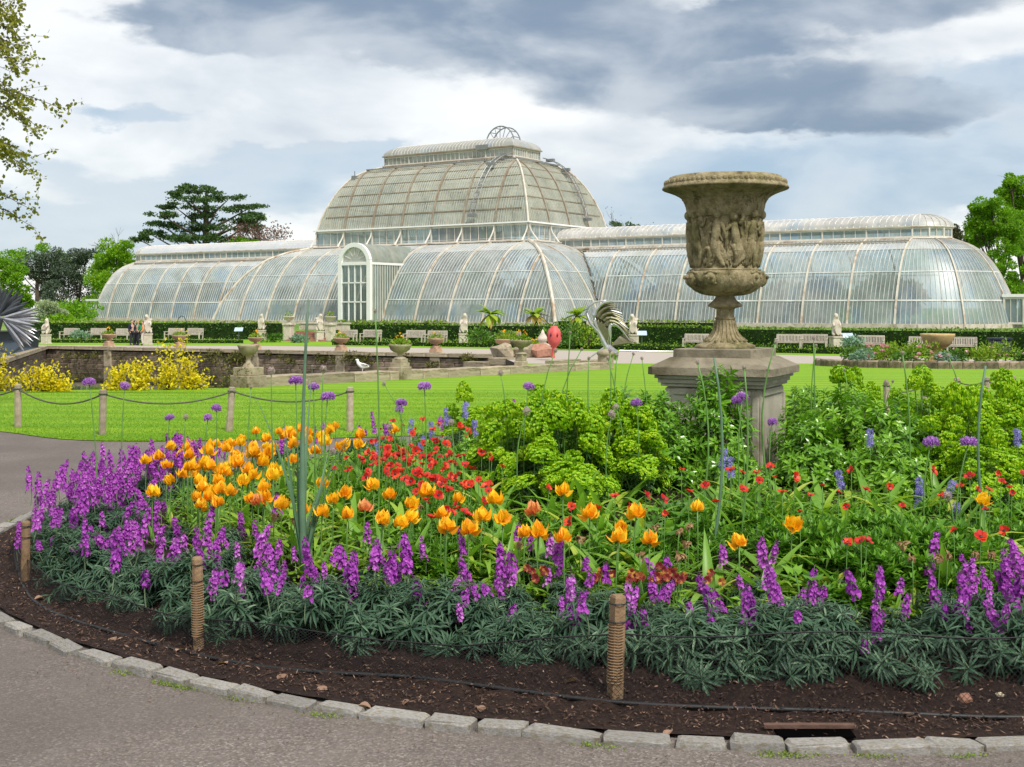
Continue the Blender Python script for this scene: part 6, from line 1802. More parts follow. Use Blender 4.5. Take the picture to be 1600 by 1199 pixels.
# ---- wallflower: a mound of narrow leaves in whorls, mauve spikes above
WL = leaf_t(.125, 3, 1.0, .35, .9)
def wall_foliage(seed, R=.27, H=.25):
    m = MB(); st = MB()
    for k in range(38):
        el = rng.uniform(2, 88); az = rng.uniform(0, 2 * np.pi)
        d = np.array([math.cos(az) * math.cos(R_(el)) * R, math.sin(az) * math.cos(R_(el)) * R, math.sin(R_(el)) * H]) * rng.uniform(.75, 1.1)
        tube(st, curve((0, 0, -.02), d, (0, 0, .04), 4), [.004, .004, .003, .002], 3)
        ax = d / np.linalg.norm(d); ax = ax * .75 + np.array([0, 0, .35]); ax /= np.linalg.norm(ax)
        n = 22; t = rng.random(n)
        base = d - ax * (t * .08)[:, None]
        ang = np.arange(n) * 2.4
        u = np.cross(ax, [.3, .2, .9]); u /= np.linalg.norm(u); v = np.cross(ax, u)
        ld = ax[None] * (.75 - .9 * t)[:, None] + u * np.cos(ang)[:, None] + v * np.sin(ang)[:, None]
        L = .05 + .055 * np.minimum(1, t + .35) * rng.uniform(.8, 1.2, n)
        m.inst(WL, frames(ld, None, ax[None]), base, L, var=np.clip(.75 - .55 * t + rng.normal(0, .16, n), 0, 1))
    return m.mesh('foliage', M['wallleaf']), st.mesh('stems', M['wallstem'])
FOL = [wall_foliage(i) for i in range(6)]


def spike_mesh(seed, L=.17, age=.5):
    m = MB(); H = L + .10
    tube(m, curve((0, 0, -.10), (0, 0, H - .10), (rng.normal(0, .01), rng.normal(0, .01), 0)), [.0035, .0035, .003, .003, .002], 4, mat=0)
    n = int(42 * L / .17); t = np.sort(rng.random(n)); ang = np.arange(n) * 2.4 + rng.normal(0, .3, n)
    rad = .023 * (1.1 - .6 * t) * rng.uniform(.45, 1.3, n)
    for i in range(n):
        d = np.array([math.cos(ang[i]), math.sin(ang[i]), .35 + .3 * t[i]]); c = np.array([rad[i] * math.cos(ang[i]), rad[i] * math.sin(ang[i]), t[i] * L])
        s = (.0145 if t[i] < .85 else .010) * rng.uniform(.85, 1.15)
        R = frames(d[None])[0]; q = R_(rng.uniform(0, 90))
        for k in range(4):
            a = q + k * math.pi / 2; pd = R[:, 0] * math.cos(a) + R[:, 2] * math.sin(a) + R[:, 1] * .25
            m.inst(PETAL, frames(pd[None], None, R[:, 1][None]), c[None], np.array([[s * .95, s, s]]), 1, var=np.array([np.clip(rng.normal(age + .2 * (.5 - t[i]), .22), 0, 1)]))
    k = 9; dd = sph(k, 10, 90); m.inst(KITE, frames(dd), np.array([0, 0, L - .004]) + dd * .006, np.array([[.007, .014, .007]]), 2)
    return m.mesh('flower_spike', [M['wallstem'], M['purple'], M['bud']])
SPK = [spike_mesh(i, L, a) for i, (L, a) in enumerate(((.10, .4), (.12, .5), (.14, .45), (.16, .6), (.18, .5), (.13, .7), (.09, .3), (.15, .35), (.11, .75), (.17, .42), (.20, .55), (.08, .5)))]


def wallflower(x, y, r, label, group, ns, lift=0., spread=.13, tall=(.20, .30), scale=None):
    z = gz(x, y) - .01
    f = FOL[rng.integers(0, 6)]
    o = thing('wallflower', label, 'plant', (x, y, z), group, rng.uniform(0, 6.28))
    s = scale or rng.uniform(.76, 1.12)
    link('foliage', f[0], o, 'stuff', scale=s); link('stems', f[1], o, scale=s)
    for k in range(ns):
        q = rng.normal(0, spread, 2)
        sv = rng.uniform(.6, 1.05); link('flower_spike', SPK[rng.integers(0, 12)], o, loc=(q[0], q[1], rng.uniform(*tall)), rot=(rng.normal(0, .2), rng.normal(0, .2), rng.uniform(0, 6)), scale=(sv, sv, sv * rng.uniform(.9, 1.25)))
    return o


def ring_pos(ang, r): return BC[0] + r * math.cos(R_(ang)), BC[1] + r * math.sin(R_(ang))
# front edge row, counted between the stakes
edge = {}
ang = 176.0
while ang < 330:
    x, y = ring_pos(ang + rng.normal(0, .6), edge_r(ang) - .19 + rng.normal(0, .04))
    px = pxof((x, y))
    if px < 2100:
        key = 0 if px < 55 else 1 if px < 310 else 2 if px < 958 else 3
        left = ang < 215
        o = wallflower(x, y, 0, '', 'wallflowers along the front edge of the bed', 4 if ang < 200 else 3 if left else int(rng.integers(0, 4)), spread=.13, tall=(.24, .38) if ang < 200 else (.12, .24))
        edge.setdefault(key, []).append(o)
    ang += 3.5
for k, t in ((0, 'wallflower with grey green leaves and purple spikes left of the first stake, {} from the left'), (1, 'wallflower at the front edge between the left and middle stakes, {} from the left'),
             (2, 'wallflower at the front edge between the middle and right stakes, {} from the left'), (3, 'wallflower at the front edge right of the squared stake, {} from it')):
    if k in edge: number(edge[k], t)
second = []
ang = 172.0
while ang < 325:
    x, y = ring_pos(ang + rng.normal(0, 1), edge_r(ang) - (.55 if ang < 186 else .44) + rng.normal(0, .07))
    if pxof((x, y)) < 2000:
        left = ang < 186
        second.append(wallflower(x, y, 0, '', 'wallflowers in the second row of the bed', 5 if left else int(rng.integers(5, 10)), spread=.19, tall=(.20, .36) if left else (.05, .24), scale=None if left else rng.uniform(.6, .8)))
    ang += 4.4
number(second, 'purple wallflower in the row behind the front edge, {} from the left')
third = []
ang = 208.0
while ang < 312:
    x, y = ring_pos(ang + rng.normal(0, 1), edge_r(ang) - .78 + rng.normal(0, .12))
    if pxof((x, y)) < 1800: third.append(wallflower(x, y, 0, '', 'wallflowers in the third row of the bed', int(rng.integers(2, 6)), spread=.18, tall=(.06, .22), scale=rng.uniform(.5, .65)))
    ang += 6.5
number(third, 'small purple wallflower in the third row from the front edge, {} from the left')
left_ = []
for i in range(15):
    a = rng.uniform(170, 204); x, y = ring_pos(a, edge_r(a) - rng.uniform(.3, .72)); left_.append(wallflower(x, y, 0, 'purple wallflower in the dense patch at the left end of the bed', 'wallflowers in the patch at the left end of the bed', 7, spread=.17, tall=(.22, .42)))
number(left_, 'purple wallflower in the dense patch at the left end, {} from the left')
backr = []
for a in np.arange(104, 160, 5.2):
    x, y = ring_pos(a + rng.normal(0, 1), 4.2 + rng.normal(0, .15))
    backr.append(wallflower(x, y, 0, '', 'wallflowers along the far side of the bed', int(rng.integers(2, 4)), spread=.18, tall=(.16, .30), scale=.8))
number(backr, 'purple wallflower on the far side of the bed by the lawn, {} from the left')

# ---- tulips
def tulip_head(seed, col, open_=.4):
    m = MB()
    pl_ = leaf_t(.72, 4, -.9, -.45, .62)
    n = 16
    ring_ = np.repeat([0, 1, 2], [5, 6, 5]); a = np.arange(n) * 2.4 + rng.normal(0, .15, n)
    tilt = np.radians(np.array([72, 58, 40])[ring_] - open_ * 22 * np.array([.4, .9, 1.3])[ring_] + rng.normal(0, 7, n))
    d = np.stack([np.cos(a) * np.cos(tilt), np.sin(a) * np.cos(tilt), np.sin(tilt)], 1)
    out = np.stack([np.cos(a), np.sin(a), np.full(n, -.6)], 1)
    m.inst(pl_, frames(d, rng.normal(0, .2, n), -out * [1, 1, .2] + [0, 0, .7]), np.zeros((n, 3)) + d * .004, rng.uniform(.056, .078, n), var=np.clip(.52 + .2 * (ring_ - 1) * -1 + rng.normal(0, .24, n), 0, 1))
    return m.mesh('flower_head', col)
TH = [tulip_head(i, M['orangeflower'], o) for i, o in enumerate((.1, .4, .8, 1.1, .6, 1.4, .25, .95, 1.25))]
M['paleor'] = leafmat('peach orange petals', [(0, (.70, .20, .05)), (.5, (.80, .36, .14)), (1, (.84, .56, .20))], .5, .3, ttint=(1.1, .9, .6))
M['yellowpetal'] = leafmat('golden yellow petals', [(0, (.86, .40, .010)), (.5, (.92, .60, .014)), (1, (.92, .76, .05))], .5, .3, ttint=(1.1, .95, .5))
TH += [tulip_head(20 + i, M['yellowpetal'], o) for i, o in enumerate((.5, .9, 1.2, .3))]
TP = [tulip_head(i, M['paleor'], o) for i, o in enumerate((.5, 1.1))]
TW = []
for i in range(2):
    m = MB(); n = 12; a = rng.uniform(0, 6.28, n); t = np.radians(rng.uniform(-55, 50, n)); d = np.stack([np.cos(a) * np.cos(t), np.sin(a) * np.cos(t), np.sin(t)], 1)
    m.inst(leaf_t(.5, 4, 1.6, .5, .7), frames(d, rng.normal(0, .8, n)), np.zeros((n, 3)), rng.uniform(.03, .05, n)); TW.append(m.mesh('withered_head', M['withered']))
LEAFT = [MB().inst(leaf_t(w, 7, dr, .45, .62, .1), np.eye(3)[None], np.zeros((1, 3)), 1.0, var=np.array([v])).mesh('leaf', M['tulipleaf'], True) for w, dr, v in ((.12, .8, .3), (.13, 1.4, .5), (.11, 2.0, .6), (.14, .6, .4), (.10, 2.6, .8), (.12, 1.3, .95))]
STEMT = []
for i in range(4):
    m = MB(); tube(m, curve((0, 0, 0), (rng.normal(0, .05), rng.normal(0, .05), 1), (rng.normal(0, .03), rng.normal(0, .03), 0), 6), [.012, .012, .011, .011, .012, .014], 5); STEMT.append((m.mesh('stem', M['stem'], True), m.v[0][-5:].mean(0)))


def leaves_at(o, n, L=(.22, .34)):
    a0 = rng.uniform(0, 6.28)
    for k in range(n):
        a = a0 + k * 2.4 + rng.normal(0, .3); el = rng.uniform(38, 76)
        # rotate the leaf (+Y) to azimuth a and elevation el
        link('leaf', LEAFT[rng.integers(0, 6)], o, loc=(0, 0, .0), rot=(R_(el), 0, a), scale=rng.uniform(*L))


def tulip(x, y, h, label, group, head=None, nl=3, L=(.17, .28)):
    z = gz(x, y); o = thing('tulip', label, 'flower', (x, y, z), group)
    st, tip = STEMT[rng.integers(0, 4)]
    link('stem', st, o, scale=h, rot=(0, 0, 0))
    H = head or TH[rng.integers(0, 13)]
    link(H.name.split('.')[0], H, o, loc=tuple(tip * h), rot=(rng.normal(0, .22), rng.normal(0, .22), rng.uniform(0, 6)), scale=rng.uniform(.85, 1.15))
    leaves_at(o, nl, L)
    return o


RMAX = 3.85
def on_bed(px, py, h):
    """where a flower of height h above the soil, seen at px, py, is rooted"""
    best = None
    for Y in np.arange(4.9, 14.9, .02):
        p = P(px, py, Y); d = p[2] - gz(p[0], p[1]) - h
        r = math.hypot(p[0] - BC[0], p[1] - BC[1])
        e = abs(d) + 3 * max(0, r - RMAX)
        if best is None or e < best[0]: best = (e, p[0], Y)
    return (best[1], best[2]) if best else None


front = [(786, 820), (843, 830), (882, 853), (822, 873), (965, 829), (995, 812), (962, 853), (1155, 856), (623, 858), (544, 849), (700, 891), (750, 807), (404, 835), (594, 815), (637, 817), (567, 800), (608, 775), (522, 787), (880, 765), (836, 806), (474, 848), (505, 760), (540, 778), (585, 762), (642, 790), (690, 810), (735, 842), (668, 770), (712, 785), (440, 800), (395, 795), (360, 810), (770, 790), (920, 812), (1015, 845), (1090, 800), (1240, 815), (1535, 790), (600, 838), (505, 825)]
fl = []
for px, py in front:
    q = on_bed(px, py, .34 + rng.uniform(-.03, .03))
    fl.append(tulip(q[0], q[1], .34, '', 'orange tulips scattered at the front of the bed', head=TP[1] if (px, py) in ((404, 835), (567, 800), (836, 806)) else None))
number(fl, 'ruffled orange tulip among strap leaves at the front of the bed, {} from the left')
lt_ = [(285, 753), (300, 757), (325, 772), (320, 747), (365, 728), (352, 745), (382, 758), (412, 748), (418, 770), (425, 723), (390, 708), (352, 700), (330, 692), (238, 702), (222, 718), (265, 718), (250, 727), (181, 755), (180, 733), (212, 783), (150, 790), (128, 775), (268, 690), (290, 690), (405, 690), (450, 695), (470, 690), (435, 700), (442, 690), (523, 683), (488, 712), (300, 735), (312, 762), (340, 765), (296, 745), (370, 722), (378, 705), (415, 700), (300, 712), (207, 757), (316, 780), (338, 795), (393, 740), (232, 735), (270, 742), (345, 725), (322, 712), (400, 760), (462, 705), (500, 700), (570, 690), (540, 700), (620, 690), (455, 720), (432, 735), (310, 735), (255, 700), (425, 752)]
drift = []
RMAX = 4.3
for px, py in lt_ + [(a_ + rng.normal(0, 22), b_ + rng.normal(0, 14)) for a_, b_ in lt_[:52]]:
    q = on_bed(px + rng.normal(0, 3), py + rng.normal(0, 3), .35 + rng.uniform(-.05, .05))
    if F * q[0] / q[1] + CX < 160 or math.hypot(q[0] - BC[0], q[1] - BC[1]) > 4.25: continue
    drift.append(tulip(q[0], q[1], .38 + rng.uniform(-.05, .05), 'orange yellow ruffled tulip in the thick drift at the left of the bed', 'orange tulips in the drift at the left of the bed'))
number_rows(drift, 5, 'orange tulip in the left drift, {} row from the front, {} from the left')
RMAX = 3.85
wt = []
for px, py in ((905, 842), (812, 850), (1025, 822), (1070, 850), (1062, 830), (1075, 822), (1060, 868), (1412, 850), (1478, 888), (1525, 880), (640, 800), (655, 790), (490, 815), (1000, 870), (430, 812), (458, 830), (1465, 905), (1545, 900), (1425, 890)):
    q = on_bed(px, py, .28); wt.append(tulip(q[0], q[1], .28, '', 'withered tulips', TW[rng.integers(0, 2)], 2))
number(wt, 'withered brown tulip head drooping among the strap leaves, {} from the left')
# strap-leaved clumps with no flower
straps = []
for i in range(260):
    a = rng.uniform(188, 312); r = rng.uniform(2.0, 3.8); x, y = ring_pos(a, r)
    if pxof((x, y)) > 1900 or y < 4.5: continue
    o = thing('strap_leaf_clump', 'flowerless clump of arching strap leaves in the front half of the bed', 'plant', (x, y, gz(x, y)), 'strap leaf clumps in the front half of the bed')
    leaves_at(o, int(rng.integers(4, 8)), (.22, .46)); straps.append(o)

number_rows(straps, 7, 'strap leaf clump among the tulips, {} row from the front, {} from the left')
# ---- scarlet anemones
def red_head(n, c):
    m = MB(); a = np.arange(n) * 2 * np.pi / n + rng.normal(0, .1, n); t = np.radians(rng.uniform(8, 38, n))
    d = np.stack([np.cos(a) * np.cos(t), np.sin(a) * np.cos(t), np.sin(t)], 1)
    m.inst(PETAL, frames(d), d * .004, np.stack([rng.uniform(.024, .03, n), rng.uniform(.026, .032, n), np.full(n, .03)], 1), 0)
    lathe(m, [(.009, 0), (.008, .006), (.001, .009)], 8, 1, (0, 0, .002))
    return m.mesh('flower_head', [M['redpetal'], M['eye']])
RH = [red_head(n, 0) for n in (6, 7, 9, 8)]
def fern_mesh(seed, R=.14, n=26):
    m = MB()
    for k in range(n):
        a = rng.uniform(0, 6.28); el = rng.uniform(15, 80); d = np.array([math.cos(a) * math.cos(R_(el)), math.sin(a) * math.cos(R_(el)), math.sin(R_(el))]) * R * rng.uniform(.6, 1.1)
        pts = curve((0, 0, 0), d, (0, 0, .03), 4); tube(m, pts, .0015, 3, cap=False)
        for t in np.linspace(.4, 1, 5):
            p = d * t + np.array([0, 0, .12 * t * (1 - t)]); q = rng.normal(0, 1, (3, 3)) * [1, 1, .5] + d / R
            m.inst(KITE, frames(q), np.repeat(p[None], 3, 0), np.array([[.014, .038, .02]]))
    return m.mesh('foliage', M['ferny'])
FN = [fern_mesh(i) for i in range(4)]
def anemone(x, y, h, label, group):
    o = thing('anemone', label, 'flower', (x, y, gz(x, y)), group)
    st, tip = STEMT[rng.integers(0, 4)]
    link('stem', st, o, scale=(h * .6, h * .6, h)); link('flower_head', RH[rng.integers(0, 4)], o, loc=(tip[0] * h * .6, tip[1] * h * .6, h), rot=(rng.uniform(-.2, 1.2), rng.normal(0, .5), rng.normal(0, .4)), scale=rng.uniform(.6, 1.15))
    link('foliage', FN[rng.integers(0, 4)], o, 'stuff', scale=rng.uniform(.9, 1.3), rot=(0, 0, rng.uniform(0, 6)))
    return o
lst = []
tries = 0
while len(lst) < 160 and tries < 6000:
    tries += 1
    px, py = rng.normal(650, 85), rng.normal(728, 42)
    if not (515 < px < 790 and 655 < py < 815): continue
    if py > 745 and px < 640: continue
    if px > 785 - max(0, 690 - py) * .8: continue
    lst.append((px, py))
reds = []
for px, py in lst:
    q = on_bed(px, py, .33 + rng.uniform(-.04, .05)); reds.append(anemone(q[0], q[1], .33, '', 'scarlet anemones in the drift left of the euphorbia'))
number_rows(reds, 7, 'scarlet anemone in the dense red drift, {} row from the front, {} from the left')
rr_ = [(1265, 775), (1187, 750), (1210, 745), (1350, 765), (1323, 792), (1330, 735), (1309, 770), (1565, 753), (1535, 778), (1595, 740), (1530, 862), (1065, 735), (1034, 780), (1040, 803), (1140, 735), (892, 790), (932, 793), (858, 763), (1205, 730), (1222, 770), (1545, 765), (1525, 765), (1575, 762), (1540, 797), (1470, 775), (1325, 880), (1355, 880), (1180, 740), (1158, 738), (890, 815), (1560, 740), (1582, 770), (1345, 872), (1100, 760), (1120, 785), (985, 790), (1010, 775), (1075, 770), (1160, 765), (1240, 745), (1285, 760), (1390, 760), (1410, 790), (1455, 735), (1500, 760), (1515, 745), (1250, 800), (1490, 830), (1570, 830), (960, 775)]
ra = []
for px, py in rr_:
    q = on_bed(px, py, .36); ra.append(anemone(q[0], q[1], .36, '', 'scarlet anemones in the middle and right of the bed'))
number(ra, 'single scarlet anemone right of the red drift, {} from the left')

# ---- alliums
def allium_head(flat, sz, bud=False):
    m = MB(); n = 150
    d = sph(n, -40 if flat < 1 else -75, 90); c = d * np.array([1, 1, flat]) * sz
    for k in range(3):
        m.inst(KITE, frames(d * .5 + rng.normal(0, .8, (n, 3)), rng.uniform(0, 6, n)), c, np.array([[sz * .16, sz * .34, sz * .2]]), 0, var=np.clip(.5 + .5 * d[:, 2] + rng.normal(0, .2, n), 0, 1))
    lathe(m, [(sz * .3, -sz * flat * .6), (sz * .78, -sz * .1), (sz * .72, sz * flat * .5), (.001, sz * flat * .85)], 10, 0, var=.1)
    return m.mesh('flower_head', M['allium'] if not bud else M['allbud'])
M['allbud'] = leafmat('opening allium buds', [(0, (.30, .32, .16)), (.6, (.48, .38, .40)), (1, (.60, .42, .58))], .5, .2)
AH = [allium_head(.72, .034), allium_head(.62, .04), allium_head(.95, .027)]
AB = [allium_head(1.1, .018, True), allium_head(1.2, .022, True)]
def tall(name, label, cat, group, px, py, pxb, Y, head=None, rad=.0055, mat='stem', hs=1., leaves=0, bend=0., hname='flower_head'):
    xb = (pxb - CX) / F * Y; z0 = gz(xb, Y); e = P(px, py, Y) - np.array([xb, Y, z0])
    o = thing(name, label, cat, (xb, Y, z0), group)
    m = MB(); tube(m, curve((0, 0, -.02), e, (bend, 0, 0), 8), np.linspace(rad * 1.05, rad * .68, 8), 6); link('stem', m.mesh('stem', M[mat], True), o)
    if head is not None: link(hname, head, o, loc=tuple(e), rot=(rng.normal(0, .12), rng.normal(0, .12), rng.uniform(0, 6)), scale=hs)
    if leaves: leaves_at(o, leaves, (.3, .5))
    return o
al = []
for px, py, pb, Y in ((139, 597, 153, 8.9), (195, 603, 193, 9.3), (325, 653, 325, 8.6), (338, 638, 332, 9.3), (265, 653, 262, 10.2), (462, 595, 470, 8.0), (490, 605, 496, 8.3), (512, 620, 512, 7.6), (627, 630, 622, 8.2), (663, 604, 663, 8.0), (826, 604, 822, 8.4), (994, 630, 992, 8.2), (1455, 691, 1452, 7.0),
                      (1514, 691, 1500, 6.9), (1160, 620, 1160, 7.8), (1152, 626, 1163, 7.9), (1207, 660, 1212, 7.9), (624, 640, 640, 8.6)):
    big = 1 if px in (1455, 1514) else 0
    al.append(tall('allium', '', 'flower', 'purple alliums on tall stems', px, py, pb, Y, AH[1 if big else int(rng.integers(0, 3))], hs=1.0, leaves=2, bend=rng.normal(0, .03)))
number(al, 'round purple allium head on a tall bare stem, {} from the left')
ab = []
for px, py, pb, Y in ((424, 580, 430, 8.4), (505, 577, 505, 8.6), (705, 660, 708, 8.2), (782, 583, 785, 8.6), (823, 643, 823, 7.9), (956, 648, 955, 8.0), (962, 636, 962, 8.2), (290, 652, 290, 9.0), (609, 668, 612, 8.7), (1480, 775, 1480, 7.2), (1385, 598, 1384, 9.8), (520, 705, 520, 8.8)):
    ab.append(tall('allium_bud', '', 'flower', 'opening allium buds on tall stems', px, py, pb, Y, AB[int(rng.integers(0, 2))], leaves=1, hname='bud', bend=rng.normal(0, .03)))
number(ab, 'small pale opening allium bud on a tall stem, {} from the left')
ts = []
for px, py, pb, Y, r in ((586, 486, 590, 7.6, .0065), (868, 548, 866, 8.6, .0055), (891, 520, 880, 8.8, .006), (909, 546, 908, 8.6, .0055), (920, 560, 930, 8.5, .0055), (953, 548, 942, 8.4, .006), (964, 555, 958, 8.6, .0065), (950, 560, 957, 8.4, .006), (990, 553, 990, 8.5, .005), (1003, 560, 1020, 8.6, .005),
                        (1090, 566, 1088, 7.6, .007), (1116, 560, 1112, 7.0, .010), (1163, 575, 1156, 7.2, .007), (1212, 535, 1213, 8.0, .007), (1271, 528, 1272, 9.2, .006), (1275, 540, 1276, 9.3, .006), (1410, 552, 1418, 8.4, .007), (1482, 556, 1483, 8.8, .006), (1540, 572, 1548, 7.2, .010), (1319, 578, 1321, 9.2, .005), (600, 600, 590, 7.9, .004), (392, 605, 388, 8.0, .005), (1395, 596, 1392, 9.4, .005)):
    ts.append(tall('tall_stem', '', 'stem', 'tall bare green flower stems', px, py, pb, Y, AB[int(rng.integers(0, 2))] if r < .009 else None, r, 'stem' if r < .009 else 'bluestem', leaves=1, bend=rng.normal(0, .07), hs=.55, hname='bud'))
number(ts, 'tall green flower stem with hardly any bud above the bed, {} from the left')
# the stout blue green plant with a spear, left of centre
o = thing('foxtail_lily', 'stout blue green flower spear with upright strap leaves left of centre', 'plant', ((475 - CX) / F * 6.9, 6.9, gz((475 - CX) / F * 6.9, 6.9)))
e = P(482, 468, 6.9) - np.array(o.location)
m = MB(); tube(m, curve((0, 0, 0), e, (-.02, 0, 0), 10), [.022, .022, .020, .018, .014, .011, .009, .008, .009, .003], 8); link('stem', m.mesh('stem', M['bluestem'], True), o)
M['foxleaf'] = leafmat('blue green strap leaves', [(0, (.06, .14, .07)), (1, (.14, .25, .14))], .4, .2)
for k, (px, py, s) in enumerate(((450, 592, .05), (472, 560, .045), (524, 640, .045), (436, 640, .04), (490, 600, .045), (508, 700, .06), (456, 690, .06), (470, 750, .085), (492, 770, .08))):
    q = P(px, py, 6.9 + .05 * (k % 3 - 1)) - np.array(o.location); L = np.linalg.norm(q)
    m = MB(); m.inst(leaf_t(s / L * .55, 8, rng.uniform(.2, .9), .5, .55, .25), frames(q[None], np.array([rng.uniform(-1.2, 1.2)]), (0, -1, .2)), np.zeros((1, 3)), L); link('leaf', m.mesh('leaf', M['foxleaf'], True), o)
# ---- camassia spikes
def cam_mesh(seed):
    m = MB(); n = 34; t = rng.random(n); a = rng.uniform(0, 6.28, n)
    c = np.stack([.014 * np.cos(a), .014 * np.sin(a), t * .12], 1); 
    for i in range(n):
        d = np.array([math.cos(a[i]), math.sin(a[i]), .3]); b = frames(d[None])[0]
        for k in range(6):
            q = k * math.pi / 3; pd = b[:, 0] * math.cos(q) + b[:, 2] * math.sin(q) + b[:, 1] * .35
            m.inst(KITE, frames(pd[None], None, b[:, 1][None]), c[i][None], np.array([[.006, .022, .01]]))
    return m.mesh('flower_spike', M['camassia'])
CM = [cam_mesh(i) for i in range(3)]
ca = []
for px, py, pb, Y in ((700, 650, 702, 9.2), (727, 640, 728, 9.2), (745, 668, 745, 9.3), (862, 630, 862, 9.4), (904, 636, 904, 9.4), (1128, 718, 1130, 7.8), (1142, 732, 1145, 7.7), (1315, 750, 1316, 7.9), (1360, 684, 1360, 8.4), (1440, 762, 1441, 7.8), (1434, 780, 1434, 7.7), (1480, 765, 1480, 7.8), (1590, 684, 1590, 8.2), (590, 702, 590, 9.6), (640, 664, 642, 10.4), (675, 668, 676, 10.2), (655, 690, 655, 10.0), (1400, 640, 1400, 9.4), (1493, 800, 1493, 7.5)):
    ca.append(tall('camassia', '', 'flower', 'blue violet camassia spikes', px, py + 14, pb, Y, CM[int(rng.integers(0, 3))], .004, hname='flower_spike', leaves=2))
number(ca, 'starry blue violet camassia spike, {} from the left')

# ---- euphorbia: lime domes on leafy stems
def euph_stem(seed, h):
    m = MB(); 
    tube(m, curve((0, 0, 0), (0, 0, h), (.02, 0, 0), 5), [.006, .006, .005, .005, .004], 4, 0)
    n = 34; t = rng.uniform(.15, .95, n); a = np.arange(n) * 2.4; d = np.stack([np.cos(a), np.sin(a), .25 - .5 * (1 - t)], 1)
    m.inst(leaf_t(.2, 2, .6, .2), frames(d), np.stack([np.zeros(n), np.zeros(n), t * h], 1), rng.uniform(.055, .085, n), 1)
    k = 92; dd = sph(k, -25, 90); c = np.array([0, 0, h]) + dd * np.array([.066, .066, .064]) * rng.uniform(.75, 1.05, (k, 1))
    # round cupped bracts, two to a floret
    for s in (-1, 1):
        m.inst(PETAL, frames(np.stack([s * np.sin(np.arange(k)), s * np.cos(np.arange(k)), np.full(k, .25)], 1) + dd * .5, None, dd), c, rng.uniform(.014, .022, k), 2)
        m.inst(PETAL, frames(np.stack([s * np.cos(np.arange(k)), -s * np.sin(np.arange(k)), np.full(k, .25)], 1) + dd * .5, None, dd), c + dd * .004, rng.uniform(.012, .017, k), 2)
    return m.mesh('flower_stem', [M['stem'], M['euphleaf'], M['euph']])
ES = [euph_stem(i, h) for i, h in enumerate((.34, .42, .5, .56, .46))]
def euphorbia(x, y, r, h, n, label, group='lime green euphorbias'):
    o = thing('euphorbia', label, 'plant', (x, y, gz(x, y)), group)
    n = int(n * 1.45)
    for k in range(n):
        q = sph(1, -4, 88)[0]; rr = rng.uniform(.72, 1.06)
        e = np.array([q[0] * r, q[1] * r, q[2] * h * rr + .12]); b = e * [.45, .45, 0]
        d = e - b; L = np.linalg.norm(d); i = int(rng.integers(0, 5)); R = frames(d[None])[0]
        rot = Matrix(((R[0, 0], R[0, 2], R[0, 1]), (R[1, 0], R[1, 2], R[1, 1]), (R[2, 0], R[2, 2], R[2, 1])))
        rot = Vector(d).to_track_quat('Z', 'Y').to_euler()
        hh = (.34, .42, .5, .56, .46)[i]
        link('flower_stem', ES[i], o, loc=tuple(b), rot=rot, scale=(rng.uniform(.9, 1.1), rng.uniform(.9, 1.1), max(.5, L / hh)))
    return o
def X(px, Y): return (px - CX) / F * Y
for px, Y, r, h, n, lb in ((800, 8.7, .30, .50, 30, 'lime green euphorbia dome at the left of the big clump'), (875, 8.4, .40, .50, 46, 'big lime green euphorbia dome in the middle of the clump'), (955, 8.6, .34, .52, 36, 'lime green euphorbia dome at the right of the big clump'), (860, 9.1, .34, .50, 30, 'lime green euphorbia behind the big middle dome'),
                           (930, 9.15, .32, .46, 26, 'lime green euphorbia behind the right dome of the clump'), (845, 8.0, .17, .32, 14, 'small low euphorbia at the front of the big clump'), (900, 7.85, .15, .26, 12, 'smallest euphorbia head cluster in front of the big middle dome'), (1000, 8.3, .2, .35, 14, 'low euphorbia at the right foot of the big clump'),
                           (728, 10.6, .15, .50, 6, 'euphorbia at the far left of the back row with one tall head'), (755, 10.2, .20, .40, 11, 'leafy euphorbia in the back row left of the big clump'), (805, 9.9, .22, .36, 12, 'yellowish euphorbia between the back row and the big clump'), (850, 10.6, .13, .48, 5, 'tall euphorbia in the back row behind the big clump'),
                           (1500, 8.7, .34, .55, 36, 'lime green euphorbia under the two right alliums'), (1560, 9.2, .36, .62, 34, 'lime green euphorbia behind at the right edge'), (1450, 9.6, .34, .62, 26, 'lime green euphorbia behind the glossy shrub at right'), (1385, 10.4, .30, .60, 22, 'euphorbia by the rope posts right of the plinth'), (1330, 10.6, .26, .62, 16, 'euphorbia nearest the plinth in the far right row'), (1545, 8.1, .25, .40, 18, 'low euphorbia at the right edge above the scarlet anemones'), (1590, 10.2, .3, .72, 20, 'tall euphorbia at the right edge by the rope posts'), (1690, 8.9, .36, .55, 30, 'euphorbia just cut off by the right edge of the view')):
    euphorbia(X(px, Y), Y, r, h, n, lb)
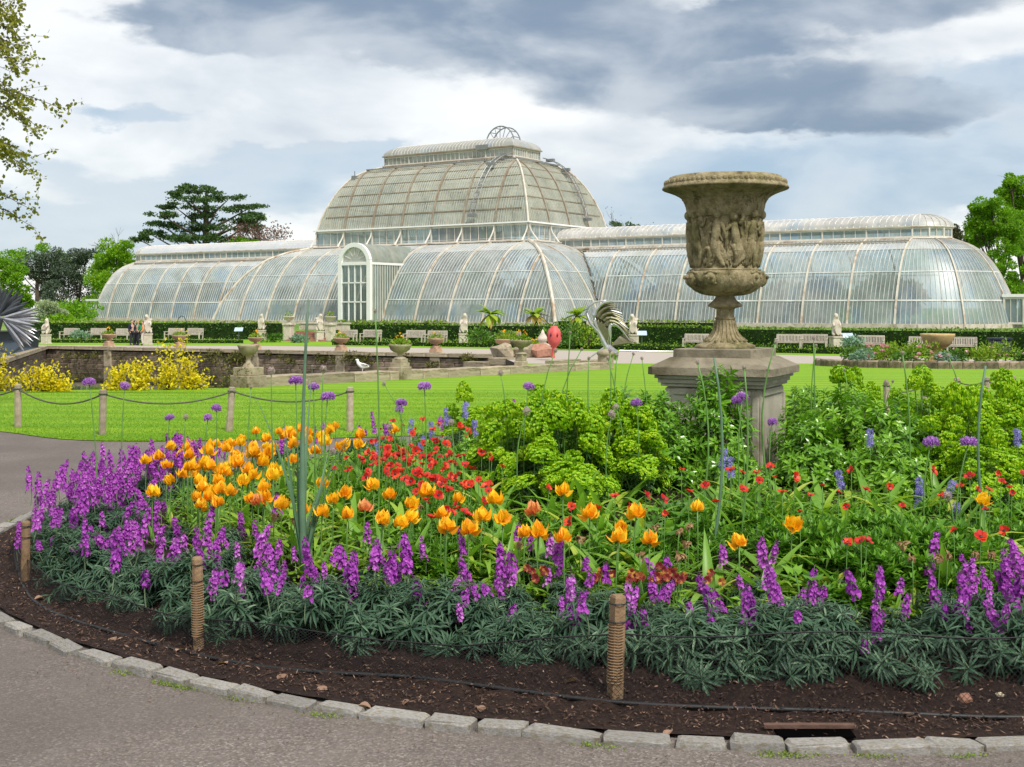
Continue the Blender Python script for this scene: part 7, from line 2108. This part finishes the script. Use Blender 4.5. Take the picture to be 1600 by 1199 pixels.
# ---- glossy shrubs
GL = leaf_t(.36, 3, .5, .3, .8)
def rosette(seed):
    m = MB(); n = 15; a = np.arange(n) * 2.4; t = np.linspace(.95, -.25, n); d = np.stack([np.cos(a), np.sin(a), t * 1.1], 1)
    m.inst(GL, frames(d, rng.normal(0, .2, n)), np.stack([np.zeros(n), np.zeros(n), -.05 + .05 * t], 1), np.linspace(.045, .085, n), var=np.clip(np.linspace(.95, .15, n) + rng.normal(0, .12, n), 0, 1))
    V = np.concatenate(m.v); return V, [np.concatenate([q.reshape(-1, c[0]) for q, c in zip(m.l, m.c) if c[0] == kk_]) for kk_ in (3, 4)]
RO = [rosette(i) for i in range(3)]
def glossy(px, Y, r, h, n, label, dark=False):
    x = X(px, Y); z = gz(x, Y); o = thing('glossy_shrub', label, 'shrub', (x, Y, z), 'glossy leaved shrubs in the bed')
    m = MB(); st = MB()
    d = sph(n, -8, 88); rr = rng.uniform(.62, 1.06, n)
    tip = d * np.array([r, r, h]) * rr[:, None] + [0, 0, .06]
    dirs = d * [1, 1, .6] + [0, 0, .5] + rng.normal(0, .25, (n, 3))
    for k in range(3):
        s = np.arange(k, n, 3)
        R = frames(dirs[s]); R = R[:, :, [0, 2, 1]] * np.array([1, -1, 1])   # rosette axis Z along the shoot
        m.inst(RO[k], R, tip[s], rng.uniform(.65, 1.45, len(s)), var=np.clip(.25 + .55 * rng.random(len(s)), 0, 1))
    # per-leaf shades inside each rosette
    tot = sum(len(q) for q in m.a); m.a = [np.clip(np.concatenate(m.a) * .6 + rng.random(tot) * .5, 0, 1)]
    for i in range(0, n, 3): tube(st, curve((0, 0, -.02), tip[i] * .97, (0, 0, .03), 4), [.008, .006, .004, .003], 3)
    link('foliage', m.mesh('foliage', M['glossy']), o, 'stuff'); link('branches', st.mesh('branches', M['bark']), o)
    return o
for a in ((985, 9.7, .33, .60, 110, 'glossy dark leaved shrub left of the plinth'), (1046, 9.25, .32, .60, 120, 'glossy shrub hiding the left corner of the plinth'), (1122, 8.95, .27, .82, 150, 'tall glossy shrub standing right in front of the plinth'), (1035, 8.7, .28, .42, 80, 'low glossy shrub below the left corner of the plinth'), (1150, 8.5, .22, .34, 60, 'low leafy shrub at the foot of the plinth'),
          (1290, 9.5, .40, .66, 150, 'glossy bright leaved shrub just right of the plinth'), (1340, 9.0, .46, .66, 190, 'big glossy shrub in the middle of the right group'), (1265, 8.8, .30, .48, 100, 'glossy shrub at the front left of the right group'), (1420, 8.9, .36, .58, 130, 'glossy shrub at the right of the right group'), (1390, 8.5, .36, .36, 120, 'low glossy shrub spreading in front of the right group'),
          (1260, 10.3, .3, .62, 80, 'leafy shrub right beside the plinth with pale upright shoots'), (1440, 10.4, .28, .5, 70, 'dark leafy shrub by the rope posts at right'), (760, 9.4, .24, .34, 60, 'low leafy shrub left of the big euphorbia clump')):
    glossy(*a)
# ---- lobed-leaved plant, low fern-leaved mass, undergrowth
def lobed(px, py, label, n=9, s=.15):
    q = on_bed(px, py, .25); o = thing('lobed_plant', label, 'plant', (q[0], q[1], gz(*q)))
    for k in range(n):
        a = k * 2.4; el = R_(rng.uniform(25, 65)); d = np.array([math.cos(a) * math.cos(el), math.sin(a) * math.cos(el), math.sin(el)]) * rng.uniform(.14, .26)
        m = MB(); tube(m, curve((0, 0, 0), d, (0, 0, .03), 4), .004, 4, 1)
        pts = [(0, 0, 0)]; L = []
        for i, t in enumerate(np.linspace(-150, 150, 15)):
            r = s * (.55 if i % 2 else .36) * (1.15 - abs(t) / 300); L.append((r * math.sin(R_(t)), r * math.cos(R_(t)), .02 * (i % 2) - .03 * (abs(t) > 90)))
        V = np.array(pts + L); R = frames((d * [1, 1, 0] / np.linalg.norm(d[:2]) + [0, 0, -.15])[None])[0]
        m.add((R @ V.T).T + d, np.array([(0, i, i + 1) for i in range(1, 15)]), 0); link('leaf', m.mesh('leaf', [M['ferny'], M['stem']]), o)
lobed(1060, 775, 'plant with large lobed leaves below the euphorbia clump'); lobed(1035, 800, 'dark lobed leaved plant in front of the larger one', 7, .13); lobed(1255, 885, 'pale green lobed leaved plant behind the purple spikes at right', 8, .12)
fern_ = []
for i, (px, py, h) in enumerate([(1370, 850, .2), (1410, 830, .22), (1340, 870, .18), (1450, 840, .2), (1300, 850, .18), (1390, 880, .16), (1430, 810, .24), (1360, 800, .24), (1290, 820, .2), (1500, 830, .2), (1240, 830, .2), (1475, 860, .16)]):
    q = on_bed(px, py, h); o = thing('fern_leaved_plant', 'feathery bright green leafy clump in the low mass at the right of the bed', 'plant', (*q, gz(*q)), 'feathery clumps at the right of the bed'); fern_.append(o)
    for k in range(4): link('foliage', FN[k], o, 'stuff', loc=(rng.normal(0, .07), rng.normal(0, .07), .02), scale=rng.uniform(1.2, 1.7), rot=(0, 0, rng.uniform(0, 6)))
number(fern_, 'feathery bright green clump right of the red flowers, {} from the left')
# low heuchera-like leaves and pansies along the inner front
prim = []
for i in range(95):
    a = rng.uniform(215, 298); x, y = ring_pos(a, rng.uniform(3.5, 3.95))
    if pxof((x, y)) > 1640: continue
    o = thing('primrose_clump', 'low clump of rounded bright green leaves behind the front wallflowers', 'plant', (x, y, gz(x, y)), 'low bright leaf clumps behind the front wallflowers'); prim.append(o)
    m = MB(); n = 16; a = rng.uniform(0, 6.28, n); el = np.radians(rng.uniform(15, 70, n)); d = np.stack([np.cos(a) * np.cos(el), np.sin(a) * np.cos(el), np.sin(el)], 1)
    m.inst(leaf_t(.62, 3, .9, .25, .55), frames(d), d * .02, rng.uniform(.07, .13, n)); link('leaves', m.mesh('leaves', M['lime']), o, 'stuff')
number_rows(prim, 3, 'rounded lime leaf clump behind the wallflowers, {} row, {} from the left')
ps = []
for px, py in ((1010, 925), (1036, 935), (1050, 918), (1025, 945), (985, 915), (940, 900), (848, 890), (1060, 940), (835, 915), (1110, 915), (1000, 900), (1046, 890)):
    q = on_bed(px, py, .17); o = thing('pansy', '', 'flower', (*q, gz(*q)), 'dark red pansies')
    m = MB()
    for k in range(4):
        c = np.array([rng.normal(0, .03), rng.normal(0, .03), .17 + rng.normal(0, .015)]); tube(m, [(0, 0, 0), c], .002, 3, 1)
        aa = np.arange(5) * 1.257; dd = np.stack([np.cos(aa), np.full(5, -.25), np.sin(aa)], 1); m.inst(PETAL, frames(dd, None, (0, -1, .2)), np.repeat(c[None], 5, 0), .021, 0)
    link('flowers', m.mesh('flowers', [M['pansy'], M['stem']]), o, 'stuff'); ps.append(o)
number(ps, 'cluster of dark red pansies behind the wallflowers by the squared stake, {} from the left')
N = 40000
a = rng.uniform(0, 2 * np.pi, N); r = 4.05 * np.sqrt(rng.random(N)); x = BC[0] + r * np.cos(a); y = BC[1] + r * np.sin(a)
keep = (np.hypot(x - ux, y - Yu) > .6) & (y < 12.5); x, y = x[keep], y[keep]; N = len(x)
z = np.array([gz(p, q) for p, q in zip(x, y)]) + rng.random(N) ** 1.5 * .11
um = MB(); um.inst(leaf_t(.4, 2, .8, .3), frames(sph(N, -10, 80), rng.normal(0, .5, N)), np.stack([x, y, z], 1), rng.uniform(.03, .065, N))
um.build('undergrowth', M['undergrowth'], kind='stuff')
